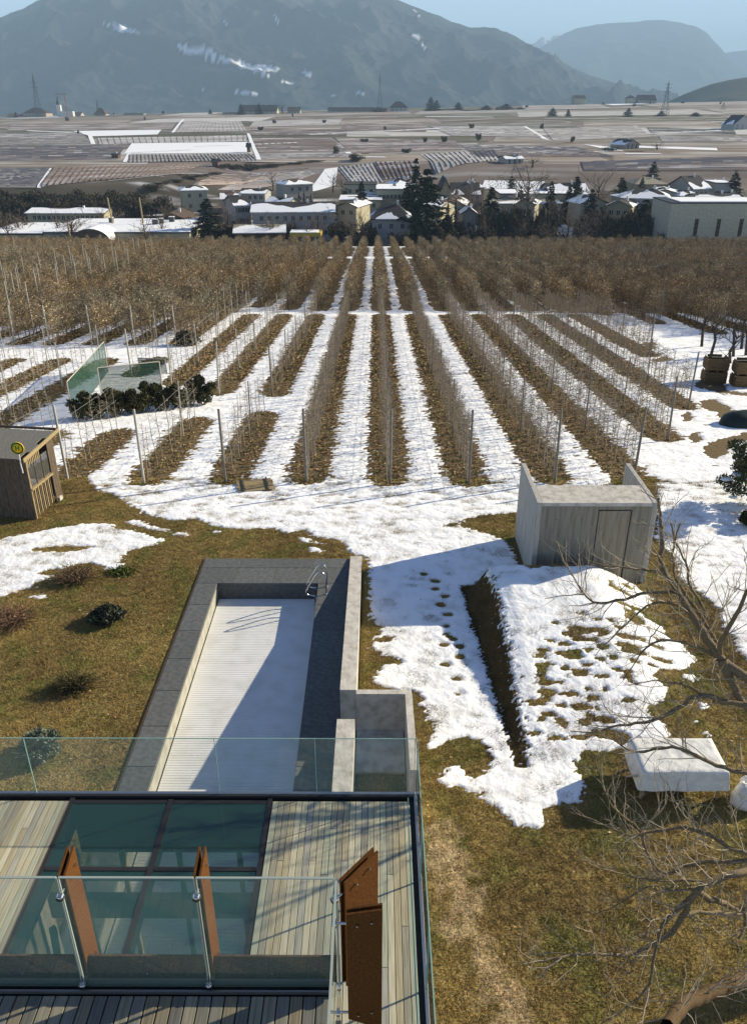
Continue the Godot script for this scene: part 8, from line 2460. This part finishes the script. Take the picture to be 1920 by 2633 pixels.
const CLEARINGS := [-0.27046, 0.07669, 0.02162, 0.00303, -0.242, -0.20416, 0.05799, 0.01185, 0.00303, -0.201, -0.18186, 0.05508, 0.01231, 0.0026, -0.1934, -0.16662, 0.0496, 0.01331, 0.00216, -0.2679, -0.14194, 0.04261, 0.01337, 0.00216, -0.2984, -0.12189, 0.04003, 0.01696, 0.0026, -0.0696, -0.1773, 0.04777, 0.00717, 0.00173, -0.2381, -0.11939, 0.03259, 0.00724, 0.0013, -0.2989, -0.09646, 0.02549, 0.00734, 0.0013, -0.1185, -0.14386, 0.01624, 0.01371, 0.00216, -0.1044, -0.07484, 0.0352, 0.0052, 0.00173, -0.1771, -0.04789, 0.01301, 0.0074, 0.0013, -0.0594, -0.02113, 0.01586, 0.00847, 0.00173, -0.0762, 0.01842, 0.0092, 0.00529, 0.0013, -0.089, -0.10547, 0.08556, 0.0052, 0.00173, -1.4283, -0.18949, 0.01908, 0.00416, 0.00087, -0.1196, -0.25921, 0.06053, 0.00346, 0.00087, -0.1475, -0.16071, 0.08292, 0.00199, 0.0013, -0.5381, 0.04233, 0.09086, 0.0031, 0.0013, -1.0029, 0.04237, 0.06991, 0.00478, 0.0013, -0.475, 0.05028, 0.06126, 0.00209, 0.0013, -1.6613]

func build_mountains() -> void:
	var m := mat(Color.WHITE, 1.0)
	m.vertex_color_use_as_albedo = true
	m.metallic_specular = 0.1
	var rn := FastNoiseLite.new()
	rn.noise_type = FastNoiseLite.TYPE_SIMPLEX_SMOOTH
	rn.fractal_type = FastNoiseLite.FRACTAL_RIDGED
	rn.fractal_octaves = 5
	rn.frequency = 0.0011
	rn.seed = 8
	for g in RANGES:
		var tab: Array = g[5]
		var d0: float = g[2]
		var d1: float = g[3]
		var nx: int = g[4]
		var ny := int(nx / 3.0)
		var s0: float = tab[0]
		var s1: float = tab[tab.size() - 2]
		var ps := PackedVector3Array()
		for j in ny + 4:
			for i in nx + 1:
				var s := lerpf(s0, s1, float(i) / nx)
				var f := minf(1.0, float(j) / ny)
				var d := lerpf(d0, d1, f)
				var back := maxf(0, j - ny)
				d += back * (d1 - d0) * 0.15
				var x := s * lerpf(d, d1, 0.25)
				var top := table(tab, s) * d1 + 12.0
				var wig := rn.get_noise_2d(x, d * 1.3)
				var h := lerpf(-140.0, top, pow(f, g[6])) * (1.0 - back * 0.2)
				h += wig * g[7] * sin(PI * clampf(f, 0.0, 1.0)) + rn.get_noise_2d(x * 4.0, d * 4.0) * g[7] * 0.06 * f
				ps.append(Vector3(x, h, -d))
		var b := MB.new()
		b.smooth = true
		b.tinted = true
		for j in ny + 4:
			for i in nx + 1:
				var k := j * (nx + 1) + i
				var a := ps[k + 1 if i < nx else k] - ps[k - 1 if i > 0 else k]
				var c := ps[k + nx + 1 if j < ny + 3 else k] - ps[k - nx - 1 if j > 0 else k]
				var nn := a.cross(c).normalized()
				if nn.y < 0: nn = -nn
				var p := ps[k]
				var z := broad.get_noise_2d(p.x * 0.05, p.y * 0.12)
				var z2 := fine.get_noise_2d(p.x * 0.06, p.y * 0.15)
				var col: Color = g[8] * (1.0 + z * 0.4 + z2 * 0.35)
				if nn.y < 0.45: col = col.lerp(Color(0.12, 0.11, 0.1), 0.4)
				if z2 + z * 0.5 > g[9]: col = col.lerp(Color(0.6, 0.6, 0.62), 0.75)
				if g[0] == "mountain":
					var bear := p.x / -p.z
					var rise := (p.y - 12.0) / -p.z
					for q in range(0, CLEARINGS.size(), 5):
						var dx: float = bear - CLEARINGS[q]
						if absf(dx) > CLEARINGS[q + 2]: continue
						var dy: float = rise - CLEARINGS[q + 1] - dx * CLEARINGS[q + 4]
						var half: float = CLEARINGS[q + 3] * (1.0 - 0.7 * absf(dx) / CLEARINGS[q + 2])
						if absf(dy + z2 * 0.0012) < half * (1.0 + z2 * 1.2): col = Color(0.9, 0.9, 0.92)
				b.tint = col
				b.p(p, nn)
		for j in ny + 3:
			for i in nx:
				var k := j * (nx + 1) + i
				b.ix.append_array([k, k + nx + 1, k + nx + 2, k, k + nx + 2, k + 1])
		struct("mountain" if g[0] != "hill" else "hill", b.make(), m, g[1])

# ---------------------------------------------------------------- everything
func _ready() -> void:
	var cam := Camera3D.new()
	cam.name = "camera"
	cam.position = Vector3(0, 12, 0)
	cam.rotation = Vector3(deg_to_rad(-26.466), deg_to_rad(0.18), 0)
	cam.fov = 64.66
	cam.near = 0.1
	cam.far = 40000
	add_child(cam)
	cam.current = true
	var env := Environment.new()
	env.background_mode = Environment.BG_SKY
	var sky := Sky.new()
	var ps := ProceduralSkyMaterial.new()
	ps.sky_top_color = Color(0.13, 0.19, 0.325)
	ps.sky_horizon_color = Color(0.79, 0.905, 0.975)
	ps.sky_curve = 0.08
	ps.ground_bottom_color = Color(0.35, 0.33, 0.3)
	ps.ground_horizon_color = Color(0.6, 0.66, 0.7)
	ps.sun_angle_max = 12.0
	ps.sun_curve = 0.12
	sky.sky_material = ps
	env.sky = sky
	env.background_energy_multiplier = 1.6
	env.tonemap_mode = Environment.TONE_MAPPER_LINEAR
	env.tonemap_exposure = 2.15
	env.sdfgi_enabled = true
	env.ssao_enabled = true
	env.ssil_enabled = true
	env.fog_enabled = true
	env.fog_density = 0.00016
	env.fog_light_color = Color(0.73, 0.87, 1.0)
	var we := WorldEnvironment.new()
	we.name = "world"
	we.environment = env
	add_child(we)
	var sun := DirectionalLight3D.new()
	sun.name = "sun"
	sun.light_energy = 1.6
	sun.light_color = Color(1.0, 0.95, 0.84)
	sun.light_angular_distance = 0.5
	sun.shadow_enabled = true
	add_child(sun)
	sun.look_at_from_position(Vector3.ZERO, -Vector3(0.838, 0.407, -0.365), Vector3.UP)

	rng.seed = 20240
	fine.noise_type = FastNoiseLite.TYPE_SIMPLEX_SMOOTH
	fine.frequency = 0.05
	fine.fractal_octaves = 3
	fine.seed = 11
	broad.noise_type = FastNoiseLite.TYPE_SIMPLEX_SMOOTH
	broad.frequency = 0.02
	broad.fractal_octaves = 3
	broad.seed = 5
	pits.noise_type = FastNoiseLite.TYPE_CELLULAR
	pits.frequency = 0.08
	pits.cellular_return_type = FastNoiseLite.RETURN_DISTANCE
	pits.fractal_type = FastNoiseLite.FRACTAL_NONE
	pits.seed = 3
	prepare_materials()
	M.hall = tex_mat(noise_tex(0.02, [lin(0.47, 0.435, 0.32), lin(0.54, 0.50, 0.385)], [0.3, 0.7], 4, 71), Vector3(0.1, 0.1, 0.1), 0.95)
	M.hall_base = mat(lin(0.2, 0.205, 0.2), 0.95)
	M.canopy = mat(lin(0.5, 0.36, 0.05), 0.6)
	M.church_white = mat(lin(0.6, 0.57, 0.52), 0.9)
	M.red_brown = mat(lin(0.10, 0.06, 0.045), 0.5)
	index_rows()
	prepare_snow()
	build_ground()
	build_snow()
	build_mountains()
	build_village()
	build_patchwork()
	build_fields()
	build_pool()
	build_house()
	build_shelter()
	build_yard()
	build_shrubs()
	build_orchard()
	build_trees()
	build_tree()
	build_grass()
